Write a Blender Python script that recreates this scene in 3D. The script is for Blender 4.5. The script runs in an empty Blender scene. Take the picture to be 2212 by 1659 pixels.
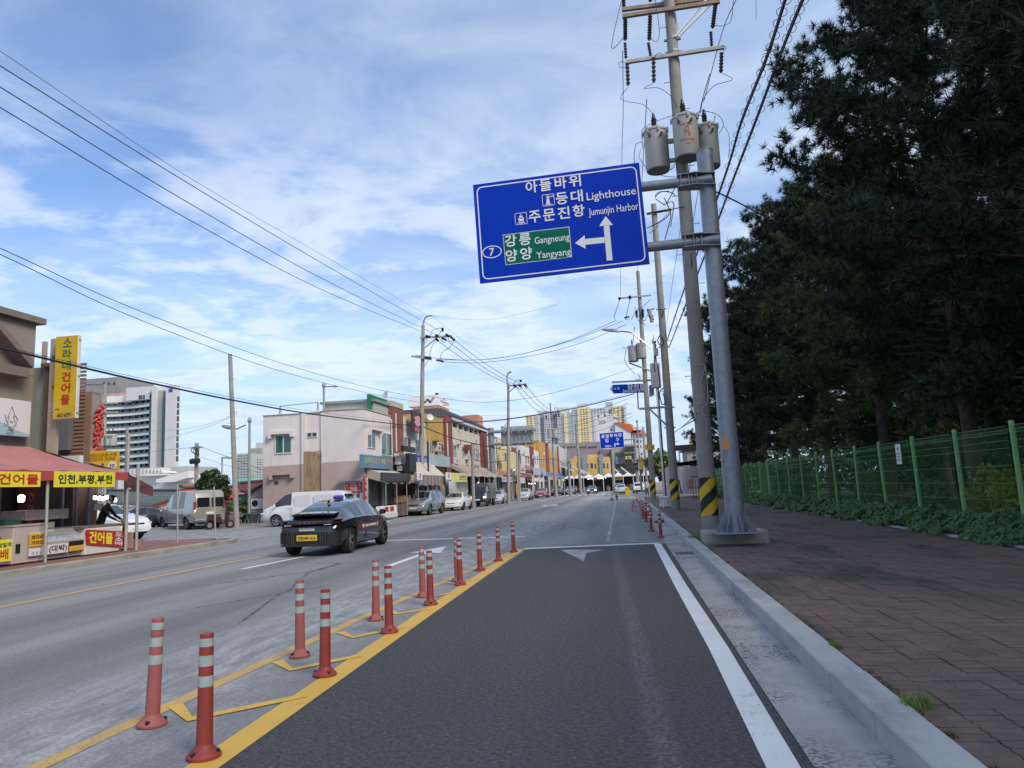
import bpy,bmesh,math,random
import numpy as np
from mathutils import Vector,Matrix
random.seed(7);RNG=np.random.default_rng(11)
sc=bpy.context.scene
C=sc.collection
R=math.radians

# ------------------------------------------------------------------ camera
FPX,PCX,PCY=1600.0,1106.0,829.5  # focal length and centre of a 2212 px wide picture
TH,ROLL,YAW,CAMH=R(8.0),R(2.5),R(8.3),1.6
_f=Vector((-math.sin(YAW)*math.cos(TH),math.cos(YAW)*math.cos(TH),math.sin(TH)))
_r=Vector((math.cos(YAW),math.sin(YAW),0))
_u=_r.cross(_f)
_U=_u*math.cos(ROLL)+_r*math.sin(ROLL)
_R=_r*math.cos(ROLL)-_u*math.sin(ROLL)
cam_d=bpy.data.cameras.new('camera');cam=bpy.data.objects.new('camera',cam_d);C.objects.link(cam)
cam.matrix_world=Matrix(((_R.x,_U.x,-_f.x,0),(_R.y,_U.y,-_f.y,0),(_R.z,_U.z,-_f.z,CAMH),(0,0,0,1)))
cam_d.sensor_width=36.0;cam_d.lens=36.0*FPX/2212.0
cam_d.clip_start=0.05;cam_d.clip_end=5000
sc.camera=cam

def ray(x,y):return _f+_R*((x-PCX)/FPX)-_U*((y-PCY)/FPX)
def aY(x,y,Y):
    d=ray(x,y);p=d*(Y/d.y);return Vector((p.x,Y,p.z+CAMH))
def aX(x,y,X):
    d=ray(x,y);p=d*(X/d.x);return Vector((X,p.y,p.z+CAMH))
def gd(x,y,z=0.0):
    d=ray(x,y);t=(z-CAMH)/d.z;return Vector((d.x*t,d.y*t,z))

# ------------------------------------------------------------------ sky and light
SUN_EL,SUN_AZ=40.0,128.0  # azimuth clockwise from +Y (the way the camera looks): behind, to the right
w=bpy.data.worlds.new('World');sc.world=w;w.use_nodes=True
nt=w.node_tree;nt.nodes.clear();N=nt.nodes.new;L=nt.links.new
def wmath(op,a,b=None,clamp=False):
    n=N('ShaderNodeMath');n.operation=op;n.use_clamp=clamp
    for i,v in enumerate((a,b)):
        if v is None:continue
        if isinstance(v,(int,float)):n.inputs[i].default_value=v
        else:L(v,n.inputs[i])
    return n.outputs[0]
def wmix(f,a,b):
    n=N('ShaderNodeMix');n.data_type='RGBA'
    for s,v in ((0,f),(6,a),(7,b)):
        if isinstance(v,(int,float)):n.inputs[s].default_value=v
        elif isinstance(v,tuple):n.inputs[s].default_value=(*v,1)
        else:L(v,n.inputs[s])
    return n.outputs[2]
def wramp(v,stops):
    n=N('ShaderNodeValToRGB');cr=n.color_ramp
    while len(cr.elements)<len(stops):cr.elements.new(0.5)
    for e,(p,c) in zip(cr.elements,stops):
        e.position=p;e.color=(*c,1) if isinstance(c,tuple) else (c,c,c,1)
    L(v,n.inputs[0]);return n.outputs[0]
def wnoise(vec,scale,detail=6,rough=.55,dist=0.0):
    n=N('ShaderNodeTexNoise');n.inputs['Scale'].default_value=scale;n.inputs['Detail'].default_value=detail
    n.inputs['Roughness'].default_value=rough;n.inputs['Distortion'].default_value=dist
    L(vec,n.inputs['Vector']);return n.outputs['Fac']
sky=N('ShaderNodeTexSky');sky.sky_type='NISHITA';sky.sun_disc=False
sky.sun_elevation=R(SUN_EL);sky.sun_rotation=R(SUN_AZ);sky.air_density=1.0;sky.dust_density=0.6;sky.ozone_density=2.5
tc=N('ShaderNodeTexCoord');sep=N('ShaderNodeSeparateXYZ');L(tc.outputs['Generated'],sep.inputs[0])
zc=wmath('MAXIMUM',sep.outputs[2],0.0)
den=wmath('ADD',zc,0.10)
px_=wmath('DIVIDE',sep.outputs[0],den);py_=wmath('DIVIDE',sep.outputs[1],den)
cmb=N('ShaderNodeCombineXYZ');L(px_,cmb.inputs[0]);L(py_,cmb.inputs[1])
mp=N('ShaderNodeMapping');mp.inputs['Rotation'].default_value=(0,0,R(38));mp.inputs['Scale'].default_value=(.55,1.25,1);mp.inputs['Location'].default_value=(3.1,1.7,0)
L(cmb.outputs[0],mp.inputs[0])
mp2=N('ShaderNodeMapping');mp2.inputs['Rotation'].default_value=(0,0,R(-22));mp2.inputs['Scale'].default_value=(1.0,1.25,1);mp2.inputs['Location'].default_value=(7.3,2.2,0)
L(cmb.outputs[0],mp2.inputs[0])
# blue air: nishita scaled down, warmed up to the photograph's mid blue
skyb=N('ShaderNodeVectorMath');skyb.operation='MULTIPLY';L(sky.outputs[0],skyb.inputs[0]);skyb.inputs[1].default_value=(.88,1.08,1.36)
veil=wnoise(mp.outputs[0],.62,7,.52,.5)  # the broad thin veil
wisp=wnoise(mp2.outputs[0],1.9,9,.62,.8)  # wisps and small puffs
puff=wnoise(cmb.outputs[0],1.15,8,.55,.2)
vf=wramp(veil,[(.30,0.14),(.60,.95)])
wf=wramp(wisp,[(.44,0.0),(.68,.8)])
lowf=wramp(sep.outputs[2],[(.0,1.0),(.34,.55),(.75,.9)])
cf=wmath('ADD',wmath('MULTIPLY',vf,.95),wmath('MULTIPLY',wf,.24),True)
cf=wmath('MULTIPLY',cf,lowf,True)
ccol=wmix(wramp(puff,[(.40,0.0),(.60,1.0)]),(4.5,5.75,7.6),(6.0,7.1,8.6))
ccol=wmix(wramp(wisp,[(.40,.0),(.62,.45)]),ccol,(6.9,7.8,8.9))
s1=wmix(cf,skyb.outputs[0],ccol)
# small grey-white cumulus puffs low over the town
pf=wnoise(cmb.outputs[0],1.9,10,.60,.25)
pm=wmath('MULTIPLY',wramp(pf,[(.46,0.0),(.60,.80)]),wramp(sep.outputs[2],[(.02,0.2),(.12,1.0),(.34,.9),(.52,0.0)]),True)
s2=wmix(pm,s1,wmix(wramp(pf,[(.53,0.0),(.68,1.0)]),(7.4,7.9,8.7),(4.5,5.1,6.3)))
hz=wramp(sep.outputs[2],[(.0,.8),(.08,.4),(.20,0.0)])
s3=wmix(hz,s2,(4.2,5.3,7.0))
bg=N('ShaderNodeBackground');L(s3,bg.inputs[0]);bg.inputs[1].default_value=0.08
wo=N('ShaderNodeOutputWorld');L(bg.outputs[0],wo.inputs[0])
sun_d=bpy.data.lights.new('sun','SUN');sun_d.energy=2.0;sun_d.angle=R(24);sun_d.color=(1,.86,.70)
sun=bpy.data.objects.new('sun',sun_d);C.objects.link(sun)
sdir=Vector((math.sin(R(SUN_AZ))*math.cos(R(SUN_EL)),math.cos(R(SUN_AZ))*math.cos(R(SUN_EL)),math.sin(R(SUN_EL))))
sun.rotation_euler=sdir.to_track_quat('Z','Y').to_euler()
sc.view_settings.view_transform='Standard';sc.view_settings.look='None'
sc.view_settings.exposure=0.80;sc.view_settings.gamma=1.0;sc.view_settings.use_curve_mapping=False
sc.cycles.max_bounces=6;sc.cycles.transparent_max_bounces=12

# ------------------------------------------------------------------ materials
def srgb(r,g=None,b=None):
    if g is None:g=b=r
    f=lambda c:(c/255/12.92) if c/255<=.04045 else ((c/255+.055)/1.055)**2.4
    return (f(r),f(g),f(b))
class NT:
    def __init__(s,name):
        s.m=bpy.data.materials.new(name);s.m.use_nodes=True;s.t=s.m.node_tree
        s.b=s.t.nodes['Principled BSDF'];s.tc=s.t.nodes.new('ShaderNodeTexCoord');s.geo=s.t.nodes.new('ShaderNodeNewGeometry')
    def n(s,t):return s.t.nodes.new(t)
    def l(s,a,b):s.t.links.new(a,b)
    def val(s,sock,v):
        if isinstance(v,(int,float)):sock.default_value=v
        elif isinstance(v,tuple):sock.default_value=(*v,1) if len(sock.default_value)==4 and len(v)==3 else v
        else:s.l(v,sock)
    def math(s,op,a,b=0,c=None,clamp=False):
        n=s.n('ShaderNodeMath');n.operation=op;n.use_clamp=clamp;s.val(n.inputs[0],a);s.val(n.inputs[1],b)
        if c is not None:s.val(n.inputs[2],c)
        return n.outputs[0]
    def mix(s,f,a,b,mode='MIX'):
        n=s.n('ShaderNodeMix');n.data_type='RGBA';n.blend_type=mode
        s.val(n.inputs[0],f);s.val(n.inputs[6],a);s.val(n.inputs[7],b);return n.outputs[2]
    def ramp(s,v,p0,p1,a=0.0,b=1.0):
        n=s.n('ShaderNodeMapRange');n.clamp=True;s.l(v,n.inputs[0]);n.inputs[1].default_value=p0;n.inputs[2].default_value=p1
        n.inputs[3].default_value=a;n.inputs[4].default_value=b;return n.outputs[0]
    def map(s,vec,sca=(1,1,1),loc=(0,0,0),rot=(0,0,0)):
        n=s.n('ShaderNodeMapping');n.inputs['Scale'].default_value=sca;n.inputs['Location'].default_value=loc;n.inputs['Rotation'].default_value=rot
        s.l(vec,n.inputs[0]);return n.outputs[0]
    def noise(s,vec,scale=5,detail=4,rough=.5,dist=0):
        n=s.n('ShaderNodeTexNoise');n.inputs['Scale'].default_value=scale;n.inputs['Detail'].default_value=detail
        n.inputs['Roughness'].default_value=rough;n.inputs['Distortion'].default_value=dist
        if vec is not None:s.l(vec,n.inputs['Vector'])
        return n.outputs['Fac']
    def white(s,vec):
        n=s.n('ShaderNodeTexWhiteNoise');n.noise_dimensions='3D';s.l(vec,n.inputs['Vector']);return n.outputs['Value']
    def bump(s,h,strength=.3,dist=.01):
        n=s.n('ShaderNodeBump');n.inputs['Strength'].default_value=strength;n.inputs['Distance'].default_value=dist
        s.l(h,n.inputs['Height']);s.l(n.outputs[0],s.b.inputs['Normal'])
    def set(s,col=None,rough=None,metal=None,spec=None):
        if col is not None:s.val(s.b.inputs['Base Color'],col)
        if rough is not None:s.val(s.b.inputs['Roughness'],rough)
        if metal is not None:s.b.inputs['Metallic'].default_value=metal
        if spec is not None:s.b.inputs['Specular IOR Level'].default_value=spec
        return s.m
    @property
    def obj(s):return s.tc.outputs['Object']
    @property
    def pos(s):return s.geo.outputs['Position']
def scl(c,k):return tuple(min(1.0,v*k) for v in c)
MATS={}
def M(name,col=None,rough=.6,metal=0.0,var=.18,scale=3.0,bump=0.0,bscale=60.0,streak=0.0,dirt=(.06,.05,.04),spec=.5,coat=0.0):
    """plain painted / plastered / metal surface with mottling, fine relief and running grime"""
    if name in MATS:return MATS[name]
    n=NT(name);p=n.pos
    a=n.noise(p,scale,5,.6);b=n.noise(p,scale*9,3,.6)
    f=n.math('ADD',n.math('MULTIPLY',a,.7),n.math('MULTIPLY',b,.3))
    c=n.mix(n.ramp(f,.3,.7),scl(col,1-var),scl(col,1+var))
    if streak>0:
        s1=n.noise(n.map(p,(3.2,3.2,.28)),1.6,6,.62,.3)
        s2=n.noise(p,.55,5,.6)
        m_=n.math('MULTIPLY',n.ramp(s1,.48,.72),n.ramp(s2,.38,.66),clamp=True)
        c=n.mix(n.math('MULTIPLY',m_,streak),c,dirt)
    n.set(c,n.ramp(b,.3,.7,max(.02,rough-.08),min(1,rough+.08)),metal,spec)
    if coat:n.b.inputs['Coat Weight'].default_value=coat;n.b.inputs['Coat Roughness'].default_value=.06
    if bump:n.bump(n.noise(p,bscale,4,.6),bump,.006)
    MATS[name]=n.m;return n.m
def emis(name,col,s):
    if name in MATS:return MATS[name]
    n=NT(name);n.set(tuple(col),.4);n.b.inputs['Emission Color'].default_value=(*col,1);n.b.inputs['Emission Strength'].default_value=s
    MATS[name]=n.m;return n.m

# ------------------------------------------------------------------ mesh building
def wloc(o):
    v=Vector((0,0,0))
    while o is not None:v=v+o.location;o=o.parent
    return v
class MB:
    def __init__(s):s.v=[];s.f=[];s.mi=[];s.cur=0
    def add(s,vs,fs,mi=None):
        k=len(s.v);s.v.extend([tuple(v) for v in vs]);s.f.extend([tuple(i+k for i in f) for f in fs]);s.mi.extend([s.cur if mi is None else mi]*len(fs));return s
    def box(s,x0,x1,y0,y1,z0,z1,mi=None):
        v=[(x0,y0,z0),(x1,y0,z0),(x1,y1,z0),(x0,y1,z0),(x0,y0,z1),(x1,y0,z1),(x1,y1,z1),(x0,y1,z1)]
        return s.add(v,[(3,2,1,0),(4,5,6,7),(0,1,5,4),(1,2,6,5),(2,3,7,6),(3,0,4,7)],mi)
    def obox(s,c,ax,ay,az,mi=None):
        c,ax,ay,az=Vector(c),Vector(ax),Vector(ay),Vector(az)
        v=[c+i*ax+j*ay+k*az for k in (-1,1) for (i,j) in ((-1,-1),(1,-1),(1,1),(-1,1))]
        return s.add(v,[(3,2,1,0),(4,5,6,7),(0,1,5,4),(1,2,6,5),(2,3,7,6),(3,0,4,7)],mi)
    def beam(s,p0,p1,w_,h_,mi=None,up=(0,0,1)):
        p0,p1=Vector(p0),Vector(p1);d=p1-p0;up=Vector(up)
        if abs(d.normalized().dot(up))>.98:up=Vector((0,1,0))
        a=d.cross(up).normalized();b=a.cross(d).normalized()
        return s.obox((p0+p1)/2,a*w_/2,d/2,b*h_/2,mi)
    def cyl(s,p0,p1,r0,r1=None,n=12,caps=True,mi=None):
        r1=r0 if r1 is None else r1;p0,p1=Vector(p0),Vector(p1);d=(p1-p0).normalized()
        a=d.cross(Vector((0,0,1)) if abs(d.z)<.95 else Vector((1,0,0))).normalized();b=d.cross(a)
        vs=[]
        for (p,r) in ((p0,r0),(p1,r1)):
            for i in range(n):
                t=2*math.pi*i/n;vs.append(p+a*(r*math.cos(t))+b*(r*math.sin(t)))
        fs=[(i,(i+1) % n,n+(i+1) % n,n+i) for i in range(n)]
        if caps:fs+=[tuple(range(n-1,-1,-1)),tuple(range(n,2*n))]
        return s.add(vs,fs,mi)
    def tube(s,pts,r,n=5,mi=None,caps=True):
        pts=[Vector(p) for p in pts];rs=r if isinstance(r,(list,tuple)) else [r]*len(pts)
        ref=None;vs=[]
        for i,p in enumerate(pts):
            d=(pts[min(i+1,len(pts)-1)]-pts[max(i-1,0)]).normalized()
            if ref is None:ref=Vector((0,0,1)) if abs(d.z)<.9 else Vector((1,0,0))
            a=d.cross(ref).normalized();b=d.cross(a).normalized()
            ref=-b if abs(d.dot(-b))<.9 else ref
            a=d.cross(ref).normalized();b=d.cross(a).normalized()
            for k in range(n):
                t=2*math.pi*k/n;vs.append(p+a*(rs[i]*math.cos(t))+b*(rs[i]*math.sin(t)))
        fs=[]
        for i in range(len(pts)-1):
            for k in range(n):
                fs.append((i*n+k,i*n+(k+1) % n,(i+1)*n+(k+1) % n,(i+1)*n+k))
        if caps:fs+=[tuple(range(n-1,-1,-1)),tuple(range((len(pts)-1)*n,len(pts)*n))]
        return s.add(vs,fs,mi)
    def lathe(s,c,prof,n=16,mi=None,mis=None):
        c=Vector(c);vs=[]
        for (r,z) in prof:
            for k in range(n):
                t=2*math.pi*k/n;vs.append((c.x+r*math.cos(t),c.y+r*math.sin(t),c.z+z))
        for i in range(len(prof)-1):
            pass
        k0=len(s.v);s.v.extend(vs)
        for i in range(len(prof)-1):
            for k in range(n):
                s.f.append((k0+i*n+k,k0+i*n+(k+1) % n,k0+(i+1)*n+(k+1) % n,k0+(i+1)*n+k));s.mi.append(mis[i] if mis else (s.cur if mi is None else mi))
        s.f.append(tuple(k0+k for k in range(n-1,-1,-1)));s.mi.append(s.cur if mi is None else mi)
        s.f.append(tuple(k0+(len(prof)-1)*n+k for k in range(n)));s.mi.append(s.cur if mi is None else mi)
        return s
    def prism(s,poly,ext,mi=None):
        """poly: 3D points (planar), ext: extrusion vector"""
        poly=[Vector(p) for p in poly];ext=Vector(ext);n=len(poly)
        nrm=Vector((0,0,0))
        for i in range(n):nrm+=poly[i].cross(poly[(i+1) % n])
        if nrm.dot(ext)<0:poly=poly[::-1]
        vs=poly+[p+ext for p in poly]
        return s.add(vs,[tuple(range(n-1,-1,-1)),tuple(range(n,2*n))]+[(i,(i+1) % n,n+(i+1) % n,n+i) for i in range(n)],mi)
    def quad(s,a,b,c,d,mi=None):return s.add([a,b,c,d],[(0,1,2,3)],mi)
    def ball(s,c,r,n=8,m=5,sz=1.0,mi=None):
        return s.lathe(c,[(max(1e-3,r*math.sin(math.pi*i/m)),-r*sz*math.cos(math.pi*i/m)) for i in range(m+1)],n,mi)
    def mesh(s,name,mats,origin=(0,0,0),smooth=False,bevel=0.0):
        o=Vector(origin);me=bpy.data.meshes.new(name)
        me.from_pydata([(v[0]-o.x,v[1]-o.y,v[2]-o.z) for v in s.v],[],s.f)
        for m in (mats if isinstance(mats,(list,tuple)) else [mats]):me.materials.append(m)
        if max(s.mi,default=0)>0:me.polygons.foreach_set('material_index',s.mi)
        if smooth:me.polygons.foreach_set('use_smooth',[True]*len(s.f));sharpen(me)
        if bevel:
            bm=bmesh.new();bm.from_mesh(me)
            bmesh.ops.bevel(bm,geom=[e for e in bm.edges if e.is_manifold and e.calc_face_angle(0)>.6],offset=bevel,segments=1,affect='EDGES',clamp_overlap=True)
            bm.to_mesh(me);bm.free()
        me.update();return me
    def build(s,name,mats,parent=None,smooth=False,bevel=0.0,origin=None):
        if parent is not None:org=wloc(parent)
        elif origin is not None:org=Vector(origin)
        else:
            xs=[v[0] for v in s.v];ys=[v[1] for v in s.v];zs=[v[2] for v in s.v]
            org=Vector(((min(xs)+max(xs))/2,(min(ys)+max(ys))/2,min(zs)))
        me=s.mesh(name,mats,org,smooth,bevel)
        o=bpy.data.objects.new(name,me);C.objects.link(o)
        if parent is not None:o.parent=parent
        else:o.location=org
        return o
def sharpen(me,ang=40):
    try:me.set_sharp_from_angle(angle=R(ang))
    except Exception:pass
def tag(o,label=None,cat=None,group=None,kind=None):
    if label:o['label']=label
    if cat:o['category']=cat
    if group:o['group']=group
    if kind:o['kind']=kind
    return o
def thing(name,label,cat,loc=(0,0,0),group=None,kind=None):
    o=bpy.data.objects.new(name,None);C.objects.link(o);o.location=loc;o.empty_display_size=.2
    return tag(o,label,cat,group,kind)
KIDS={}
def copy_tree(o,parent=None):
    c=o.copy();C.objects.link(c)
    if parent is not None:c.parent=parent
    for ch in [x for x in o.children]:copy_tree(ch,c)
    return c
def struct(mb,name,mats,**k):return tag(mb.build(name,mats,**k),kind='structure')

_txt={}
def text_mesh(s,bold=0.0,spacing=1.0):
    """unit-height text outline as (verts2d, faces), height of a capital = about .73"""
    key=(s,bold,spacing)
    if key in _txt:return _txt[key]
    cu=bpy.data.curves.new('lettering','FONT');cu.body=s;cu.size=1.0;cu.offset=bold;cu.space_character=spacing
    cu.resolution_u=3;cu.align_x='CENTER';cu.align_y='CENTER';cu.fill_mode='FRONT'
    o=bpy.data.objects.new('lettering',cu);C.objects.link(o)
    dg=bpy.context.evaluated_depsgraph_get();me=bpy.data.meshes.new_from_object(o.evaluated_get(dg))
    vs=[tuple(v.co) for v in me.vertices];fs=[tuple(p.vertices) for p in me.polygons]
    bpy.data.objects.remove(o);bpy.data.curves.remove(cu);bpy.data.meshes.remove(me)
    if vs:
        xs=[v[0] for v in vs];ys=[v[1] for v in vs];cx,cy=(min(xs)+max(xs))/2,(min(ys)+max(ys))/2
        wd,ht=max(xs)-min(xs),max(ys)-min(ys)
        vs=[((x-cx)/max(wd,1e-6),(y-cy)/max(ht,1e-6)) for x,y,_ in vs]
    else:wd=ht=1
    _txt[key]=(vs,fs,wd/ht);return _txt[key]
def put_text(mb,s,c,ux,uy,W=None,Hh=None,bold=.02,mi=None,lift=.004):
    """lettering centred at c on the plane ux (reading direction), uy (up), W wide and/or Hh high; lifted off by lift"""
    vs,fs,asp=text_mesh(s,0.0)
    if W is None:W=Hh*asp
    if Hh is None:Hh=W/asp
    c=Vector(c);ux=Vector(ux).normalized();uy=Vector(uy).normalized();n=ux.cross(uy)
    d=min(bold,.05)*min(Hh,W/max(1,len(s)))*.8
    for k,(a,b) in enumerate(((0,0),(d,0),(-d,0),(0,d),(0,-d)) if bold>.012 else ((0,0),)):mb.add([c+ux*(x*W+a)+uy*(y*Hh+b)+n*(lift+.0009*k) for x,y in vs],fs,mi)
    return mb
# ================================================================== ground, road, pavements
def m_road():
    n=NT('asphalt');p=n.pos
    s=n.n('ShaderNodeSeparateXYZ');n.l(p,s.inputs[0]);X,Y=s.outputs[0],s.outputs[1]
    wob=n.math('MULTIPLY',n.math('SUBTRACT',n.noise(p,.8,5),.5),.5)
    big=n.noise(n.map(p,(1.3,.07,1)),1.0,6,.62)  # long streaks along the road
    mid=n.noise(p,1.3,6,.62);fine=n.noise(p,55,3,.7);mic=n.noise(p,170,2,.7)
    newm=n.math('MULTIPLY',n.ramp(n.math('ADD',X,n.math('MULTIPLY',wob,.25)),-2.72,-2.62),n.ramp(n.math('ADD',Y,wob),20.3,19.7))
    old=n.mix(n.ramp(big,.32,.68),(.22,.222,.23),(.38,.382,.39))
    old=n.mix(n.ramp(mid,.45,.75,0,.5),old,(.34,.35,.37))
    # dusty band left of the hatched strip, wheel tracks darker
    dx=n.math('ABSOLUTE',n.math('ADD',X,n.math('ADD',4.0,n.math('MULTIPLY',wob,1.6))))
    dust=n.math('MULTIPLY',n.ramp(dx,1.3,.1),n.ramp(n.noise(n.map(p,(2.2,.6,1)),2.5,7,.7),.42,.62))
    old=n.mix(n.math('MULTIPLY',dust,.8),old,(.62,.63,.64))
    for cx,hw in ((-6.1,.55),(-8.4,.5),(-11.6,.5)):
        d=n.math('ABSOLUTE',n.math('SUBTRACT',n.math('ADD',X,n.math('MULTIPLY',wob,.8)),cx))
        old=n.mix(n.ramp(d,hw*1.6,hw*.3,0,.7),old,(.17,.173,.18))
    new=n.mix(n.ramp(mid,.3,.75),(.072,.074,.078),(.112,.114,.12))
    dn=n.math('ABSOLUTE',n.math('ADD',X,1.0))
    new=n.mix(n.ramp(dn,.6,.1,0,.30),new,(.13,.133,.14))
    # pale scrape where an old line was ground off
    cx=n.math('ADD',n.math('MULTIPLY',Y,-.036),n.math('ADD',.30,n.math('MULTIPLY',wob,.10)))
    sd=n.math('ABSOLUTE',n.math('SUBTRACT',X,cx))
    scr=n.math('MULTIPLY',n.ramp(sd,.12,.05),n.ramp(n.noise(n.map(p,(6,1.3,1)),3,7,.75),.30,.62))
    scr=n.math('MULTIPLY',scr,n.ramp(n.math('ABSOLUTE',n.math('SUBTRACT',Y,20.0)),.8,2.0,.6,1))
    scr2=n.math('MULTIPLY',scr,n.ramp(Y,70,20,1.0,.55))
    c=n.mix(newm,old,new)
    c=n.mix(n.math('MULTIPLY',scr2,.5),c,(.38,.39,.41))
    # small cracks
    v=n.n('ShaderNodeTexVoronoi');v.feature='DISTANCE_TO_EDGE';v.inputs['Scale'].default_value=.42
    n.l(n.map(p,(1,.45,1)),v.inputs['Vector'])
    wv=n.math('ADD',v.outputs['Distance'],n.math('MULTIPLY',n.math('SUBTRACT',n.noise(p,7,5),.5),.06))
    cr=n.math('MULTIPLY',n.ramp(n.math('ABSOLUTE',wv),.012,.003),n.ramp(n.noise(p,.23,3),.52,.58))
    c=n.mix(n.math('MULTIPLY',cr,n.math('SUBTRACT',1,newm)),c,(.05,.05,.052))
    # aggregate
    gr_=n.noise(p,26,5,.8);c=n.mix(n.math('MULTIPLY',n.ramp(gr_,.42,.58,0,.8),n.ramp(newm,0,1,.38,1)),c,(.03,.03,.032));c=n.mix(n.ramp(n.noise(n.map(p,(1,1,1),(3,5,1)),34,4,.8),.55,.66,0,.36),c,(.40,.40,.41))
    c=n.mix(n.ramp(fine,.35,.7,0,.35),c,(.03,.03,.032))
    c=n.mix(n.ramp(mic,.60,.78,0,.55),c,(.46,.46,.47))
    n.set(c,n.ramp(mid,.3,.7,.72,.9),0,.35);n.bump(n.math('ADD',n.math('ADD',fine,mic),gr_),.8,.006)
    return n.m
def m_paint(name,col,wear,base=(.09,.092,.098)):
    n=NT(name);p=n.pos
    a=n.noise(p,2.2,7,.7);b=n.noise(p,38,4,.7)
    f=n.ramp(n.math('ADD',n.math('MULTIPLY',a,.6),n.math('MULTIPLY',b,.4)),.62-wear*.45,.78-wear*.45)
    c=n.mix(n.ramp(n.noise(p,1.1,5),.3,.7),scl(col,.86),col)
    c=n.mix(f,c,base);n.set(c,.62);n.bump(b,.25,.003);return n.m
def m_concrete(name,a,b,speck=0.0,scale=1.5,stain=.3,bump=.35):
    n=NT(name);p=n.pos
    k=n.noise(p,scale,7,.62);f=n.noise(p,60,3,.7)
    c=n.mix(n.ramp(k,.3,.7),a,b)
    if speck:
        v=n.n('ShaderNodeTexVoronoi');v.inputs['Scale'].default_value=34;n.l(p,v.inputs['Vector'])
        c=n.mix(n.math('MULTIPLY',n.ramp(v.outputs['Distance'],.32,.12),n.ramp(n.noise(p,1.2,4),.40,.60,0,speck)),c,(.46,.46,.45))
        c=n.mix(n.math('MULTIPLY',n.ramp(v.outputs['Distance'],.40,.75),n.ramp(n.noise(p,1.2,4),.40,.60,0,speck)),c,(.08,.085,.09))
    c=n.mix(n.ramp(n.noise(n.map(p,(2,.7,3)),1.4,6,.65),.50,.74,0,stain),c,scl(a,.35))
    c=n.mix(n.ramp(f,.3,.75,0,.3),c,scl(a,.5))
    n.set(c,.85);n.bump(n.math('ADD',f,k),bump,.004);return n.m
def m_brick():
    n=NT('pavement_brick');p=n.pos
    # one tone per brick: snap the position to the laying grid
    sn=n.n('ShaderNodeVectorMath');sn.operation='SNAP';n.l(p,sn.inputs[0]);sn.inputs[1].default_value=(.222,.111,10)
    wv=n.white(sn.outputs[0]);k=n.noise(p,.55,6,.6);f=n.noise(p,70,4,.7);k2=n.noise(p,2.6,5,.6)
    c=n.mix(wv,(.125,.082,.066),(.19,.125,.10))
    c=n.mix(n.ramp(k,.35,.7,0,.55),c,(.125,.108,.096))
    # old black stains in the walking line
    st=n.math('MULTIPLY',n.ramp(n.noise(n.map(p,(.9,.35,1),(2.3,1.4,0)),1.0,6,.6),.52,.66),.8)
    c=n.mix(st,c,(.032,.03,.029));c=n.mix(n.ramp(k2,.55,.8,0,.45),c,(.09,.08,.075))
    c=n.mix(n.ramp(f,.4,.8,0,.5),c,(.06,.05,.048))
    n.set(c,.88);n.bump(f,.5,.004);return n.m
road_m=m_road()
white_m=m_paint('road_paint_white',(.74,.76,.77),.2);white2=m_paint('road_paint_faded',(.58,.60,.62),.50,(.15,.155,.165))
yel_m=m_paint('road_paint_yellow',(.74,.45,.06),.16);yel2=m_paint('road_paint_yellow_worn',(.62,.40,.10),.30,(.18,.18,.18))
conc_g=m_concrete('gutter_concrete',(.32,.325,.32),(.46,.46,.45),1.0)
gran=m_concrete('kerb_granite',(.36,.37,.375),(.48,.49,.49),0,1.6,.6,.2)
grim=m_concrete('old_kerb_concrete',(.24,.235,.21),(.34,.33,.30),0,1.3,.75)
brick_m=m_brick()
joint_m=M('brick_joint_sand',(.045,.042,.038),.95,var=.4,scale=8,bump=.4)
soil=M('park_soil',(.035,.034,.02),.95,var=.5,scale=2,bump=.6)
earth=m_concrete('lot_concrete',(.19,.185,.175),(.27,.26,.25),0,.4,.4)

def plane(x0,x1,y0,y1,z,thick=0.0):
    mb=MB()
    if thick:mb.box(x0,x1,y0,y1,z-thick,z)
    else:mb.quad((x0,y0,z),(x1,y0,z),(x1,y1,z),(x0,y1,z))
    return mb
g=plane(-1800,1800,-400,3200,-.03);struct(g,'ground',earth)
struct(plane(-75,1.38,-30,420,0.0),'road',road_m)
struct(plane(.93,1.40,-10,90,.006),'gutter',conc_g)
struct(plane(7.4,90,-20,100,.12,.1),'park_ground',soil)
struct(plane(1.66,7.4,22.0,78,.148,.1),'pavement',brick_m)
struct(plane(1.66,6.98,-8,22.0,.128,.1),'pavement_bed',joint_m)
struct(plane(1.66,60,78,400,.13,.1),'pavement_far',earth)
struct(plane(-40,-15.0,-20,26.6,.15,.14),'left_pavement',m_concrete('red_paving',(.20,.095,.075),(.27,.13,.105),0,1.2,.5))
struct(plane(-60,-15.9,43.2,43.2+240,.10,.1),'left_apron',earth)

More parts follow.
